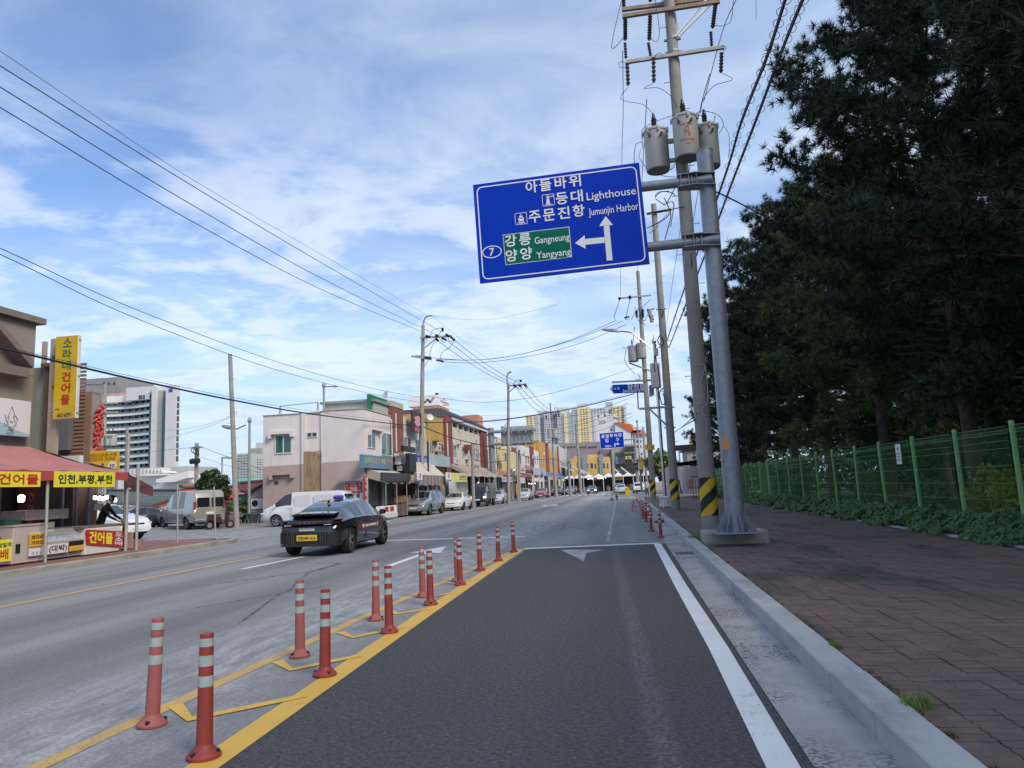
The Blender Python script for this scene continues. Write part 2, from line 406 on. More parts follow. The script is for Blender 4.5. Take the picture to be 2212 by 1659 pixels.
# kerb stones, right and left
kerb=thing('kerb',None,None,(1.53,6,0),kind='structure')
rk=random.Random(3)
y=-6.0
while y<62:
    ln=1.0;mb=MB();z1=.165+rk.uniform(-.003,.003);dx=rk.uniform(-.003,.003)
    mb.box(1.40+dx,1.655+dx,y+.009,y+ln-.009,-.05,z1);mb.build('kerb_stone',gran,kerb,bevel=.012 if y<20 else 0);y+=ln
mb=MB();mb.box(1.40,1.655,62,84,-.05,.165);tag(mb.build('kerb_stone',gran,kerb))
kerbl=thing('kerb',None,None,(-15,10,0),kind='structure')
y=2.6
while y<26.5:
    mb=MB();mb.box(-15.0+rk.uniform(-.004,.004),-14.78,y+.006,y+.994,-.05,.16);mb.build('kerb_stone',grim,kerbl,bevel=.02);y+=1
for i in range(6):  # rounded corner into the side street
    a0,a1=R(i*14),R(i*14+13.2);cx,cy,r1,r2=-16.1,26.6,1.32,1.10
    mb=MB();pl=[(cx+r1*math.cos(a0),cy+r1*math.sin(a0),-.05),(cx+r1*math.cos(a1),cy+r1*math.sin(a1),-.05),(cx+r2*math.cos(a1),cy+r2*math.sin(a1),-.05),(cx+r2*math.cos(a0),cy+r2*math.sin(a0),-.05)]
    mb.prism(pl,(0,0,.19));mb.build('kerb_stone',grim,kerbl)
mb=MB();mb.box(-40,-16.1,27.68,27.9,-.05,.14);mb.build('kerb_stone',grim,kerbl)
mb=MB();mb.box(-40,-16.1,26.58,27.7,0.0,.149);struct(mb,'left_pavement',MATS.get('x') or bpy.data.materials['red_paving'])

# interlocking bricks of the right pavement: the nearest as single parts, the rest joined
pav=thing('brick_paving',None,None,(4.3,10,.13),kind='structure')
BW,BL=.222,.111
def brick_pts(cx,cy,z0,z1,ins=.0035):
    hw,hl,a=BW/2-ins,BL/2-ins,.013
    o=[(-hw,-hl),(-hw/2,-hl-a),(0,-hl),(hw/2,-hl-a),(hw,-hl),(hw-a,0),(hw,hl),(hw/2,hl-a),(0,hl),(-hw/2,hl-a),(-hw,hl),(-hw-a,0)]
    return [(cx+x,cy+y,z0) for x,y in o]+[(cx+x,cy+y,z1) for x,y in o]
BF=[tuple(range(12,24))]+[(i,(i+1) % 12,12+(i+1) % 12,12+i) for i in range(12)]
proto_b=MB();proto_b.add(brick_pts(0,0,-.05,0),BF)
bme=[proto_b.mesh('brick',brick_m)]
cells=[]
nx=int((6.95-1.665)/BW)
for i in range(nx):
    for j in range(int((22.0-2.2)/BL)):
        cx=1.668+BW*(i+.5);cy=2.2+BL*(j+.5)
        cells.append((cx,cy,(i,j)))
def bz(i,j):return .15+.0035*math.sin(i*1.7+j*.23)+.0025*math.sin(j*.9+i*2.1)+rk.uniform(-.0022,.0022)
def inview(cx,cy):
    d=Vector((cx,cy,.15-CAMH));return d.dot(_f)>.5 and abs(d.dot(_R)/d.dot(_f))<.70 and abs(d.dot(_U)/d.dot(_f))<.53
vis=sorted([c for c in cells if inview(c[0],c[1])],key=lambda c:c[0]**2+c[1]**2)
near=set(c[2] for c in vis[:300])
rest=MB()
for cx,cy,ij in cells:
    z=bz(*ij)
    if ij in near:
        o=bpy.data.objects.new('brick',bme[0]);C.objects.link(o);o.parent=pav
        o.location=(cx-4.3,cy-10,z-.13);o.rotation_euler=(rk.uniform(-.012,.012),rk.uniform(-.012,.012),0)
    else:
        t1,t2=rk.uniform(-.0015,.0015),rk.uniform(-.0015,.0015);pts=brick_pts(cx,cy,z-.05,z)
        rest.add([(a,b,c+(a-cx)*t1*9+(b-cy)*t2*9) if c>z-.02 else (a,b,c) for a,b,c in pts],BF)
tag(rest.build('brick',brick_m,pav),kind='stuff')
# granite edging along the planting strip
ed=thing('edging',None,None,(7.1,20,.1),kind='structure')
y=4.0
while y<50:
    mb=MB();mb.box(6.98,7.08,y+.004,y+.996,.05,.175);mb.build('edging_stone',gran,ed);y+=1.0

# ---- painted markings (each a sheet 4 mm over the asphalt)
def strip(name,pts,wd,m,z=.004):
    """polyline of ground points with a constant width"""
    mb=MB();P_=[Vector((a,b,z)) for a,b in pts];Lf,Rt=[],[]
    for i,p in enumerate(P_):
        d=(P_[min(i+1,len(P_)-1)]-P_[max(i-1,0)]).normalized();s_=Vector((-d.y,d.x,0))*wd/2
        Lf.append(p+s_);Rt.append(p-s_)
    for i in range(len(P_)-1):mb.quad(Rt[i],Rt[i+1],Lf[i+1],Lf[i])
    return struct(mb,name,m)
def poly(name,pts,m,z=.004):
    mb=MB();mb.add([(a,b,z) for a,b in pts],[tuple(range(len(pts)))])
    o=struct(mb,name,m)
    if o.data.polygons[0].normal.z<0:o.data.flip_normals()
    return o
strip('road_marking_yellow_line',[(-2.60,1),(-2.66,5),(-2.74,10),(-2.80,15),(-2.84,19.7)],.22,yel_m)
strip('road_marking_yellow_line',[(-3.80,3.0),(-3.73,5.0),(-3.62,7.7),(-3.52,10),(-3.26,14.3),(-2.97,18.8)],.15,yel2)
for c3 in ([(-3.66,5.72),(-3.31,5.36),(-2.68,5.98)],[(-3.52,7.2),(-3.21,6.85),(-2.74,7.41)],[(-3.44,8.65),(-3.16,8.33),(-2.78,8.89)],[(-3.36,10.2),(-3.12,9.86),(-2.80,10.23)],[(-3.25,11.75),(-3.02,11.45),(-2.82,11.76)],[(-3.15,13.4),(-3.0,13.2),(-2.84,13.45)],[(-3.05,15.4),(-2.96,15.2),(-2.86,15.4)]):
    strip('road_marking_hatch',c3,.12,yel_m,.008)
strip('road_marking_edge_line',[(.80,1.5),(.765,4.53),(.78,7.6),(.74,12),(.73,16),(.72,20.0)],.185,white_m)
strip('road_marking_stop_line',[(-2.74,19.75),(.78,20.2)],.32,white_m,.008)
strip('road_marking_stop_line',[(-10.2,25.25),(-3.40,24.65)],.30,white_m)
strip('road_marking_lane_line',[(-8.98,16.6),(-8.72,20.6)],.14,white_m)
strip('road_marking_lane_line',[(-7.35,30),(-7.3,36)],.14,white2)
# straight-on arrow in the middle lane
ax_,ay_=-5.33,17.0
poly('road_marking_arrow',[(ax_-.09,ay_-.8),(ax_+.09,ay_-.8),(ax_+.05,ay_+2.6),(ax_+.42,ay_+2.3),(ax_+.02,ay_+4.6),(ax_-.50,ay_+2.6),(ax_-.09,ay_+2.6)],white_m)
g0=[gd(1212,1188),gd(1305,1188),gd(1266,1195),gd(1261,1213),gd(1236,1200)]
poly('road_marking_triangle',[(v.x,v.y) for v in g0],white2)
for (ya,xa,sx,sy) in ((63.8,-6.45,1.5,3.2),):
    o_=[(xa,ya-sy),(xa+sx/2,ya),(xa,ya+sy),(xa-sx/2,ya)]
    mb=MB();inn=[(xa,ya-sy*.72),(xa+sx*.3,ya),(xa,ya+sy*.72),(xa-sx*.3,ya)]
    for i in range(4):
        a,b=o_[i],o_[(i+1) % 4];c,d=inn[(i+1) % 4],inn[i];mb.quad((*a,.004),(*b,.004),(*c,.004),(*d,.004))
    struct(mb,'road_marking_diamond',white_m)
strip('road_marking_yellow_line',[(-10.55,5),(-10.45,12),(-10.3,20.7),(-10.2,24)],.13,yel2)
strip('road_marking_yellow_line',[(-8.9,130),(-8.6,60),(-8.7,46)],.12,white2)
strip('road_marking_edge_line',[(-13.0,46),(-12.4,70),(-11.8,100),(-11.2,130)],.12,white2)
for i in range(8):  # crossing over the side street
    y0=29.2+i*.95
    strip('road_marking_crossing',[(-23.5+i*.25,y0),(-15.4+i*.25,y0)],.42,white2)
strip('road_marking_edge_line',[(-27.0,28.3),(-15.5,28.3)],.15,white_m)
for i in range(13):  # far crossing over the main road
    strip('road_marking_crossing',[(-11.2+i*.95,118),(-11.2+i*.95,123)],.45,white_m)
strip('road_marking_lane_line',[(-.6,21.5),(-.75,40),(-1.0,70),(-.9,100)],.10,white2)
# ================================================================== green mesh fence
fence_post_m=M('fence_post_green',(.24,.46,.17),.5,var=.22,scale=5,bump=.1)
fence_wire_m=M('fence_wire_green',(.085,.23,.08),.5,var=.1)
FX=7.72
fence=thing('mesh_fence','long light green welded mesh fence with round posts along the pine grove','fence',(FX,30,.12))
fy=[10.9+2.62*i for i in range(25)]
mb=MB();mb.cyl((0,0,0),(0,0,2.36),.052,n=10);mb.ball((0,0,2.36),.060,10,5,.7)
post_me=mb.mesh('post',fence_post_m,smooth=True)
mb=MB();PL=2.62
def wire(mb,p0,p1,r):  # three-sided wire
    mb.cyl(p0,p1,r,n=3,caps=False)
nz=[.08,.10,.45,.80,1.15,1.5,1.85,2.0,2.15]
for z in nz:wire(mb,(-.02,.05,z),(-.02,PL-.05,z),.0055)
for z,x in ((2.22,.05),(2.29,-.02)):wire(mb,(x-.02,.05,z),(x-.02,PL-.05,z),.0055)
k=0
while .05+k*.05<PL-.05:
    y=.06+k*.05;wire(mb,(-.02,y,.06),(-.02,y,2.15),.0028);wire(mb,(-.02,y,2.15),(.03,y,2.22),.003);wire(mb,(.03,y,2.22),(-.04,y,2.29),.0026);k+=1
panel_me=mb.mesh('mesh_panel',fence_wire_m)
def link(name,me,parent,loc,rot=(0,0,0),scale=None):
    o=bpy.data.objects.new(name,me);C.objects.link(o);o.parent=parent;o.location=loc;o.rotation_euler=rot
    if scale:o.scale=scale
    return o
for i,y in enumerate(fy):
    link('post',post_me,fence,(0,y-30,0),(random.uniform(-.012,.012),random.uniform(-.015,.01),0))
    if i<len(fy)-1:link('mesh_panel',panel_me,fence,(-.06,y-30,0))
# notice tied to the fence
paper=M('notice_paper',(.70,.72,.76),.7,var=.05);ink=M('notice_ink',(.22,.24,.30),.8)
pc=aX(1941,981,FX-.11)
nb=thing('notice_sheet','white laminated notice tied to the green mesh fence','notice',(pc.x,pc.y,pc.z-.3))
mb=MB();mb.box(pc.x-.004,pc.x,pc.y-.20,pc.y+.20,pc.z-.28,pc.z+.28);mb.build('sheet',paper,nb)
mb=MB();put_text(mb,'알림',pc+Vector((-.005,0,.15)),(0,-1,0),(0,0,1),Hh=.08)
for q in range(3):put_text(mb,'출입을 금지합니다',pc+Vector((-.005,0,.02-q*.09)),(0,-1,0),(0,0,1),W=.30)
mb.build('lettering',ink,nb)
pc=aX(1262*1.0+0,0,FX) if False else None
mb=MB();b=aX(1791-3,1008,FX-.1);mb.box(b.x-.08,b.x,b.y-.05,b.y+.05,b.z-.1,b.z+.1);mb.box(b.x-.10,b.x-.08,b.y-.02,b.y+.02,b.z-.06,b.z+.02)
tag(mb.build('junction_box',M('box_beige',(.45,.44,.40),.6)),'small beige box fixed to a green fence post','electrical box')

# ================================================================== ivy along the foot of the fence
def m_leaf(name,a,b,trans=.15,sat=None):
    n=NT(name);p=n.pos
    oi=n.n('ShaderNodeObjectInfo')
    k=n.noise(p,1.3,4,.6);r_=n.white(n.map(p,(1,1,1)))
    sn=n.n('ShaderNodeVectorMath');sn.operation='SNAP';n.l(p,sn.inputs[0]);sn.inputs[1].default_value=(.13,.13,.13)
    wv=n.white(sn.outputs[0])
    c=n.mix(n.ramp(k,.32,.68),a,b);c=n.mix(n.math('MULTIPLY',wv,.55),c,scl(b,1.35))
    n.set(c,.5,0,.35);n.b.inputs['Subsurface Weight'].default_value=0
    return n.m
ivy_m=m_leaf('ivy_leaf',(.028,.070,.018),(.065,.135,.035))
def tri_mesh(name,tris,mat,fpv=3):
    """tris: (n, fpv, 3) array of separate faces"""
    n=tris.shape[0];me=bpy.data.meshes.new(name);me.vertices.add(n*fpv);me.vertices.foreach_set('co',tris.reshape(-1).astype(np.float32))
    me.loops.add(n*fpv);me.loops.foreach_set('vertex_index',np.arange(n*fpv,dtype=np.int32))
    me.polygons.add(n);me.polygons.foreach_set('loop_start',np.arange(0,n*fpv,fpv,dtype=np.int32))
    try:me.polygons.foreach_set('loop_total',np.full(n,fpv,dtype=np.int32))
    except Exception:pass
    me.materials.append(mat);me.update(calc_edges=True);return me
def rnd_unit(n,rng):
    v=rng.normal(size=(n,3));return v/np.linalg.norm(v,axis=1,keepdims=True)
def leaf_quads(cen,nrm,size,rng,asp=.9):
    n=len(cen);t=np.cross(nrm,rnd_unit(n,rng));t /= np.linalg.norm(t,axis=1,keepdims=True)+1e-9;b=np.cross(nrm,t)
    s=size[:,None];fold=nrm*s*.18
    # kite shaped leaf as two folded triangles-quads
    base=cen-t*s;tip=cen+t*s*1.05;l=cen-b*s*asp+fold-t*s*.25;r=cen+b*s*asp+fold-t*s*.25
    tri1=np.stack([base,tip,l],1);tri2=np.stack([base,r,tip],1)
    return np.concatenate([tri1,tri2],0)
def ivy_strip(n,y0,y1,size):
    y=y0+(y1-y0)*RNG.random(n);u=RNG.random(n)
    edge=6.86+.16*np.sin(y*1.9)+.12*np.sin(y*4.7+1)+.08*np.sin(y*11)
    x=edge+(7.82-edge)*u
    h=(.08+.36*np.clip((x-6.75)/.75,0,1)**.8)*(1+.28*np.sin(y*2.7+x*3)*np.cos(y*.9)+.18*np.sin(y*7.3))
    z=.13+h*(.25+.80*RNG.random(n)**.5)
    nr=rnd_unit(n,RNG)*.6+np.array([-.55,-.25,.65]);nr /= np.linalg.norm(nr,axis=1,keepdims=True)
    return leaf_quads(np.stack([x,y,z],1),nr,size*(.6+.7*RNG.random(n)),RNG)
tr=np.concatenate([ivy_strip(9000,8,22,.052),ivy_strip(7500,22,40,.062),ivy_strip(5000,40,66,.08)],0)
# stray shoots over the edging and up the fence
o=bpy.data.objects.new('ivy',tri_mesh('ivy',tr,ivy_m));C.objects.link(o)
tag(o,'thick dark green ivy spilling over the pavement edge below the mesh fence','ivy',kind='stuff')
mb=MB();ys=[6+i*1.0 for i in range(62)]
for a,b in zip(ys[:-1],ys[1:]):
    mb.quad((7.10,a,.14),(7.10,b,.14),(7.45,b,.32),(7.45,a,.32));mb.quad((7.45,a,.32),(7.45,b,.32),(7.9,b,.34),(7.9,a,.34))
struct(mb,'planting_bank',soil)

# grass tufts in the kerb joint
grass_m=m_leaf('grass_blade',(.08,.15,.02),(.16,.24,.05))
def tuft(n,r,h,rng):
    a=rng.random(n)*6.283;q=r*np.sqrt(rng.random(n));base=np.stack([q*np.cos(a),q*np.sin(a),np.zeros(n)],1)
    lean=rnd_unit(n,rng)*.7;lean[:,2]=1;lean /= np.linalg.norm(lean,axis=1,keepdims=True)
    tip=base+lean*(h*(.4+.8*rng.random(n)))[:,None];s=np.cross(lean,rnd_unit(n,rng));s /= np.linalg.norm(s,axis=1,keepdims=True)
    return np.stack([base-s*.004,base+s*.004,tip],1)
for (xx,yy,nn,rr,hh,lb) in ((1.70,5.15,260,.09,.09,'bright green grass tuft growing out beside the nearest kerb stones'),(1.67,6.85,130,.05,.06,'small green weed in the kerb joint beyond the larger tuft'),(1.75,19.6,500,.28,.11,'dry grass tuft between the kerb and the concrete pole')):
    o=bpy.data.objects.new('grass_tuft',tri_mesh('grass_tuft',tuft(nn,rr,hh,RNG),grass_m));C.objects.link(o);o.location=(xx,yy,.15)
    tag(o,lb,'grass',kind='stuff')
t_=[]
for i in range(90):
    yy=2.8+RNG.random()*22;q=tuft(26,.03,.035,RNG)+np.array([1.665+RNG.random()*.02,yy,.148]);t_.append(q)
o=bpy.data.objects.new('kerb_weeds',tri_mesh('kerb_weeds',np.concatenate(t_),m_leaf('dry_weed',(.07,.065,.03),(.12,.12,.05))));C.objects.link(o)
tag(o,'thin dry weeds in the joint between kerb and bricks','weeds',kind='stuff')

# ================================================================== pines
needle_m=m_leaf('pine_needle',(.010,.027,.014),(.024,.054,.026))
needle_m2=m_leaf('pine_needle_painted_sun',(.045,.085,.028),(.085,.14,.045))  # brighter copy of the needles: sunlight put into the leaf colour
bark_m=M('pine_bark',(.060,.046,.036),.95,var=.45,scale=6,bump=.8,bscale=14)
def pine_meshes(seed,h,rad,z0,ntuft=1.0,droop=0.0,nl=None,needles=27,tr_=.255):
    rng=np.random.default_rng(seed);rr=random.Random(seed)
    lean=rr.uniform(-.05,.05),rr.uniform(-.05,.05)
    tp=[]
    for i in range(9):
        t=i/8;tp.append(Vector((lean[0]*h*t+.25*math.sin(t*3.1+seed),lean[1]*h*t+.2*math.sin(t*2.3+seed*2),h*t*.97)))
    trunk=MB();trunk.tube(tp,[max(.03,.21*(1-t/8)**.8+.03) for t in range(9)],9)
    cen,dr=[],[]
    nl=nl or 46
    for i in range(nl):
        t=(i+.5)/nl;z=z0+(h-z0)*t**.92
        prof=math.sin(min(1,(t*.93+.12))*math.pi)**.55 if t<.6 else (1-t)**.60*1.25
        Lb=rad*(prof*.85+.12)*rr.uniform(.72,1.15)
        a=i*2.399+rr.uniform(-.4,.4)
        tt=z/(h*.97)*8;i0=min(7,int(tt));base=tp[i0].lerp(tp[i0+1],min(1,tt-i0));el=-.15+.75*t+rr.uniform(-.12,.12)
        pts=[];p=base.copy();d=Vector((math.cos(a)*math.cos(el),math.sin(a)*math.cos(el),math.sin(el)))
        ns=max(4,int(Lb/.5))
        for k in range(ns+1):
            pts.append(p.copy());d=(d+Vector((rr.uniform(-.16,.16),rr.uniform(-.16,.16),.07+rr.uniform(-.1,.1)))).normalized();p=p+d*(Lb/ns)
        trunk.tube(pts,[.055*(1-k/ns)*(Lb/3)+.012 for k in range(ns+1)],4)
        for k in range(ns+1):
            f=k/ns
            if f<.22 and t<.8:continue
            nsub=8 if k<ns else 10
            for q in range(nsub):
                sd=Vector((rr.uniform(-1,1),rr.uniform(-1,1),rr.uniform(-.35,.75))).normalized();sd=(sd+d*.5).normalized()
                sl=rr.uniform(.35,1.05)*(1.25-f*.5);e=pts[k]+sd*sl
                if q % 2==0:trunk.tube([pts[k],e],[.014,.006],3,caps=False)
                m=int(max(2,sl/.165)*ntuft)
                for j in range(m):
                    g_=.3+.7*(j+rr.random())/m;c=pts[k]+sd*sl*g_+Vector((rr.gauss(0,.07),rr.gauss(0,.07),rr.gauss(0,.06)))
                    cen.append(c);dr.append((sd+Vector((0,0,.35))).normalized())
    cen=np.array(cen);dr=np.array(dr);T=len(cen)
    K=needles;c=np.repeat(cen,K,0);d=np.repeat(dr,K,0)
    nd=d*.75+rnd_unit(T*K,rng)*.95;nd /= np.linalg.norm(nd,axis=1,keepdims=True)
    ln=(tr_*(.65+.55*rng.random(T*K)))[:,None];s=np.cross(nd,rnd_unit(T*K,rng));s /= np.linalg.norm(s,axis=1,keepdims=True)+1e-9
    wdt=.0125
    b0=c+nd*ln*.06;tip=b0+nd*ln
    tris=np.stack([b0-s*wdt,b0+s*wdt,tip],1)
    return trunk,tris,T
pines={}
for key,(seed,h,rad,z0,nt_) in {'a':(21,13.5,4.9,2.8,1.1),'b':(22,15.0,5.2,3.2,1.1),'c':(23,12.5,4.5,2.6,1.0),'d':(25,11.0,4.0,1.6,.9)}.items():
    trunk,tris,T=pine_meshes(seed,h,rad,z0,nt_)
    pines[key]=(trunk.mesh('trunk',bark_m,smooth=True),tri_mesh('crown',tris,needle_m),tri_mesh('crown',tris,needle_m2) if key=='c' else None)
    print('pine',key,T,len(tris))
def pine(key,x,y,rz,s,label,sunny=False,sz=1.0):
    t=thing('pine_tree',label,'pine tree',(x,y,.1),'pines behind the green fence');t.rotation_euler.z=rz;t.scale=(s,s,s*sz)
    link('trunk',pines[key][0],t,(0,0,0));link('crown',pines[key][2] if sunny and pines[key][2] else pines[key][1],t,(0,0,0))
    return t
pine('b',10.9,12.4,.3,1.12,'dark pine nearest the camera filling the upper right corner')
pine('a',10.2,18.4,2.2,1.14,'tall pine whose boughs reach over the pavement beyond the nearest pine',sz=1.18)
pine('b',10.4,24.2,4.0,1.08,'tall dark pine third along the green fence',sz=1.08)
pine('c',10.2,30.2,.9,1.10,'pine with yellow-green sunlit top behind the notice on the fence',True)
pine('a',9.7,37.0,5.1,1.12,'dense pine right of the galvanised sign pole, just above the transformers')
pine('b',9.9,45.5,1.4,1.08,'dark pine whose boughs touch the galvanised sign pole')
pine('a',9.9,55.0,3.3,1.05,'pine near the far end of the green fence')
pine('c',9.8,66.0,2.6,1.05,'farthest pine whose bough sticks out left of the concrete pole')
pine('d',16.5,15.5,1.0,1.2,'pine in the second row behind the nearest pine')
pine('d',15.8,23.5,3.0,1.25,'pine in the second row, second from the right')
pine('c',16.0,32.0,5.2,1.1,'pine in the second row behind the paper notice')
pine('d',16.4,41.5,.4,1.3,'pine in the second row, halfway along the grove')
pine('c',17.0,53.0,2.0,1.1,'pine in the second row near the far end of the grove')
pine('b',22.5,20.0,.2,1.0,'pine in the third row behind the nearest part of the grove')
pine('a',23.0,30.5,1.9,1.0,'pine in the third row in the middle of the grove')
pine('b',23.5,42.0,2.9,1.0,'pine in the third row towards the far end')
pine('a',24.0,56.0,4.4,1.0,'pine in the third row at the far end of the grove')
pine('d',30.0,26.0,4.9,1.3,'small dark pine deep in the grove on the right')
pine('d',31.0,38.0,1.1,1.4,'small dark pine deep in the middle of the grove')
pine('d',20.5,11.0,2.7,1.3,'pine at the right edge of the picture in the second row')
pine('d',33.0,52.0,3.7,1.4,'small dark pine deep at the far end of the grove')
pine('a',12.0,5.5,3.9,1.0,'pine standing beside the camera on the right, outside the picture edge')  # this unseen pine and the next are added for the shade they cast
pine('b',12.5,-3.5,2.9,1.0,'pine behind the camera at the near end of the grove')
def wood_mass():
    n=26000;x=36+RNG.random(n)*10;y=-5+RNG.random(n)*110;z=.2+11.5*RNG.random(n)*(1+.12*np.sin(y*.5)+.1*np.sin(y*1.3))
    return leaf_quads(np.stack([x,y,z],1),rnd_unit(n,RNG),.34*(.6+.8*RNG.random(n)),RNG)
o=bpy.data.objects.new('far_wood',tri_mesh('far_wood',wood_mass(),needle_m));C.objects.link(o);tag(o,'dark mass of far trees closing the back of the pine grove','wood',kind='stuff')
def low_mass():
    n=26000;y=6+RNG.random(n)*92;x=21+RNG.random(n)*11+2*np.sin(y*.4);x=np.where(y>76,12+(x-21)*2.2,x);z=.1+6.5*RNG.random(n)*(1+.2*np.sin(y*.9))
    return leaf_quads(np.stack([x,y,z],1),rnd_unit(n,RNG),.26*(.6+.8*RNG.random(n)),RNG)
o=bpy.data.objects.new('underwood',tri_mesh('underwood',low_mass(),needle_m));C.objects.link(o);tag(o,'dark low bushes among the trunks deep in the grove','bushes',kind='stuff')
# dead grey boughs under the crown
mb=MB();p0=Vector((10.6,24.0,5.2));
for k_ in range(5):
    a=Vector((10.6,24.2+k_*.15,4.9+k_*.32));e=a+Vector((-2.6+.2*k_,.5*k_-1.4,.1));m1=a.lerp(e,.5)+Vector((0,.1,.15))
    mb.tube([a,m1,e],[.035,.025,.01],5)
    for q in range(4):
        s=a.lerp(e,.3+.18*q);mb.tube([s,s+Vector((-.5,.5-.35*q,.3-.12*q))],[.012,.004],3)
tag(mb.build('dead_branch',M('dead_wood',(.16,.14,.12),.9,var=.3)),'bare grey dead boughs hanging below a pine crown','branch')

# shrubs behind the fence
def shrub(name,label,x,y,z,rx,ry,rz_,n,m,size=.05,cat='shrub',group=None,hollow=.55):
    a=rnd_unit(n,RNG);r=(hollow+(1-hollow)*RNG.random(n)**.6)[:,None];lump=1+.22*np.sin(a[:,:1]*7+x)+.16*np.sin(a[:,1:2]*9+y)+.12*np.sin(a[:,2:3]*11)
    c=a*r*lump*np.array([rx,ry,rz_])+np.array([0,0,rz_]);keep=c[:,2]>0.02;c=c[keep];a=a[keep]
    nr=a*.8+rnd_unit(len(c),RNG)*.7;nr /= np.linalg.norm(nr,axis=1,keepdims=True)
    o=thing(name,label,cat,(x,y,z),group)
    link('foliage',tri_mesh('foliage',leaf_quads(c,nr,size*(.7+.6*RNG.random(len(c))),RNG),m),o,(0,0,0))
    mb=MB()
    for k in range(7):
        t=RNG.random()*6.28;mb.tube([(0.05*math.cos(t),.05*math.sin(t),-.05),(rx*.5*math.cos(t),ry*.5*math.sin(t),rz_*1.1)],[.025,.008],4)
    me=mb.mesh('stem',bark_m);link('stem',me,o,(0,0,0));return o
yg=m_leaf('shrub_yellow_leaf',(.10,.12,.012),(.22,.23,.02));gr=m_leaf('shrub_green_leaf',(.05,.09,.02),(.10,.16,.035))
shrub('shrub','yellow-leaved shrub glowing behind the mesh, right of the white notice',9.9,22.0,.1,.75,.75,.75,2600,yg,.045)
shrub('shrub','yellow-green shrub behind the last but one near fence panel',9.6,18.4,.1,.75,.6,.62,2200,yg,.045)
shrub('shrub','small olive shrub behind the fence left of the white notice',9.9,26.2,.1,.6,.7,.6,1500,gr,.05)
shrub('shrub','dull green bush at the foot of the pines far along the fence',10.2,33.0,.1,.9,1.0,.8,1600,gr,.06)
shrub('shrub','bright green bush behind the farthest fence panels',9.8,47.0,.1,1.3,2.5,1.1,2200,gr,.08)
mb=MB();mb.box(11.6,12.2,17.2,19.6,.1,.42);mb.box(11.5,12.3,17.1,19.7,.42,.50)
tag(mb.build('stone_bench',gran),'pale stone bench on the ground under the pines','bench')
n=1500;c=np.stack([1.8+RNG.random(n)**.7*5.0,3+RNG.random(n)*24,np.full(n,.158)],1)
o=bpy.data.objects.new('fallen_needles',tri_mesh('fallen_needles',leaf_quads(c,np.tile(np.array([[0,0,1.]]),(n,1))+rnd_unit(n,RNG)*.15,.008+.012*RNG.random(n),RNG,.5),m_leaf('dry_leaf',(.10,.07,.03),(.17,.13,.06))));C.objects.link(o);tag(o,'dry leaf scraps scattered over the brick pavement','litter',kind='stuff')
# scattered dry litter and undergrowth
n=5200;c=np.stack([8.2+RNG.random(n)*16,8+RNG.random(n)*50,.13+RNG.random(n)*.10],1)
o=bpy.data.objects.new('undergrowth',tri_mesh('undergrowth',leaf_quads(c,rnd_unit(n,RNG)*.5+np.array([0,0,.8]),.05+.05*RNG.random(n),RNG),m_leaf('undergrowth_leaf',(.05,.06,.02),(.10,.10,.03))));C.objects.link(o)
tag(o,'low weeds and fallen leaves under the pines','undergrowth',kind='stuff')
# ================================================================== poles, signs, wires on the right
def K(ox,oy,s):return lambda cx,cy:((ox+s*cx)/1.8228,(oy+s*cy)/1.8228)
K6=K(1800,600,.4973);K7=K(2350,0,.4822);K8=K(2250,1050,.6931);K9=K(1600,1200,.42194);K5=K(2050,1550,.30136);K4=K(1550,1500,.33149)
galv=M('galvanised_steel',(.235,.265,.30),.42,.35,var=.22,scale=7,bump=.15,bscale=30)
galv2=M('galvanised_steel_old',(.30,.31,.31),.5,.4,var=.2,scale=3)
chrome=M('stainless_tube',(.55,.54,.52),.22,.9,var=.12)
pconc=m_concrete('pole_concrete',(.25,.243,.222),(.35,.34,.315),0,.9,.35)
rustw=M('rusty_crossarm',(.27,.20,.15),.8,var=.4,scale=4);arm_g=M('crossarm_grey',(.36,.34,.32),.6,.3,var=.2)
porc=M('insulator_brown',(.045,.038,.035),.3,var=.2);black=M('cable_black',(.012,.012,.014),.55,var=.1)
tank=M('transformer_paint',(.40,.40,.36),.45,var=.08,scale=2);tank_d=M('transformer_underside',(.20,.20,.18),.6)
red_ink=M('red_stencil',(.50,.07,.05),.7);sign_blue=M('sign_blue',(.0,.032,.40),.45,var=.06,scale=1.5,spec=.12);sign_white=M('sign_white',(.68,.70,.72),.45,var=.05)
sign_green=M('sign_green',(.0,.12,.075),.5,var=.06,spec=.12);alu=M('sign_back_aluminium',(.36,.37,.38),.5,.3,var=.12)
wrap_y=M('hazard_yellow',(.62,.40,.01),.6,var=.12);wrap_k=M('hazard_black',(.012,.012,.014),.6,var=.2)

def smooth(pts,n=6):
    pts=[Vector(p) for p in pts];out=[]
    for i in range(len(pts)-1):
        p0=pts[max(0,i-1)];p1=pts[i];p2=pts[i+1];p3=pts[min(len(pts)-1,i+2)]
        for k in range(n):
            t=k/n;out.append(.5*((2*p1)+(p2-p0)*t+(2*p0-5*p1+4*p2-p3)*t*t+(3*p1-p0-3*p2+p3)*t**3))
    out.append(pts[-1]);return out
def sag(a,b,s,n=14):
    a,b=Vector(a),Vector(b);return [a.lerp(b,t/n)-Vector((0,0,4*s*(t/n)*(1-t/n))) for t in range(n+1)]
def cable(pts,r,label,group=None,m=None,name='overhead_cable'):
    mb=MB();mb.tube(pts,r,5);o=mb.build(name,m or black,smooth=True);return tag(o,label,'cable',group)

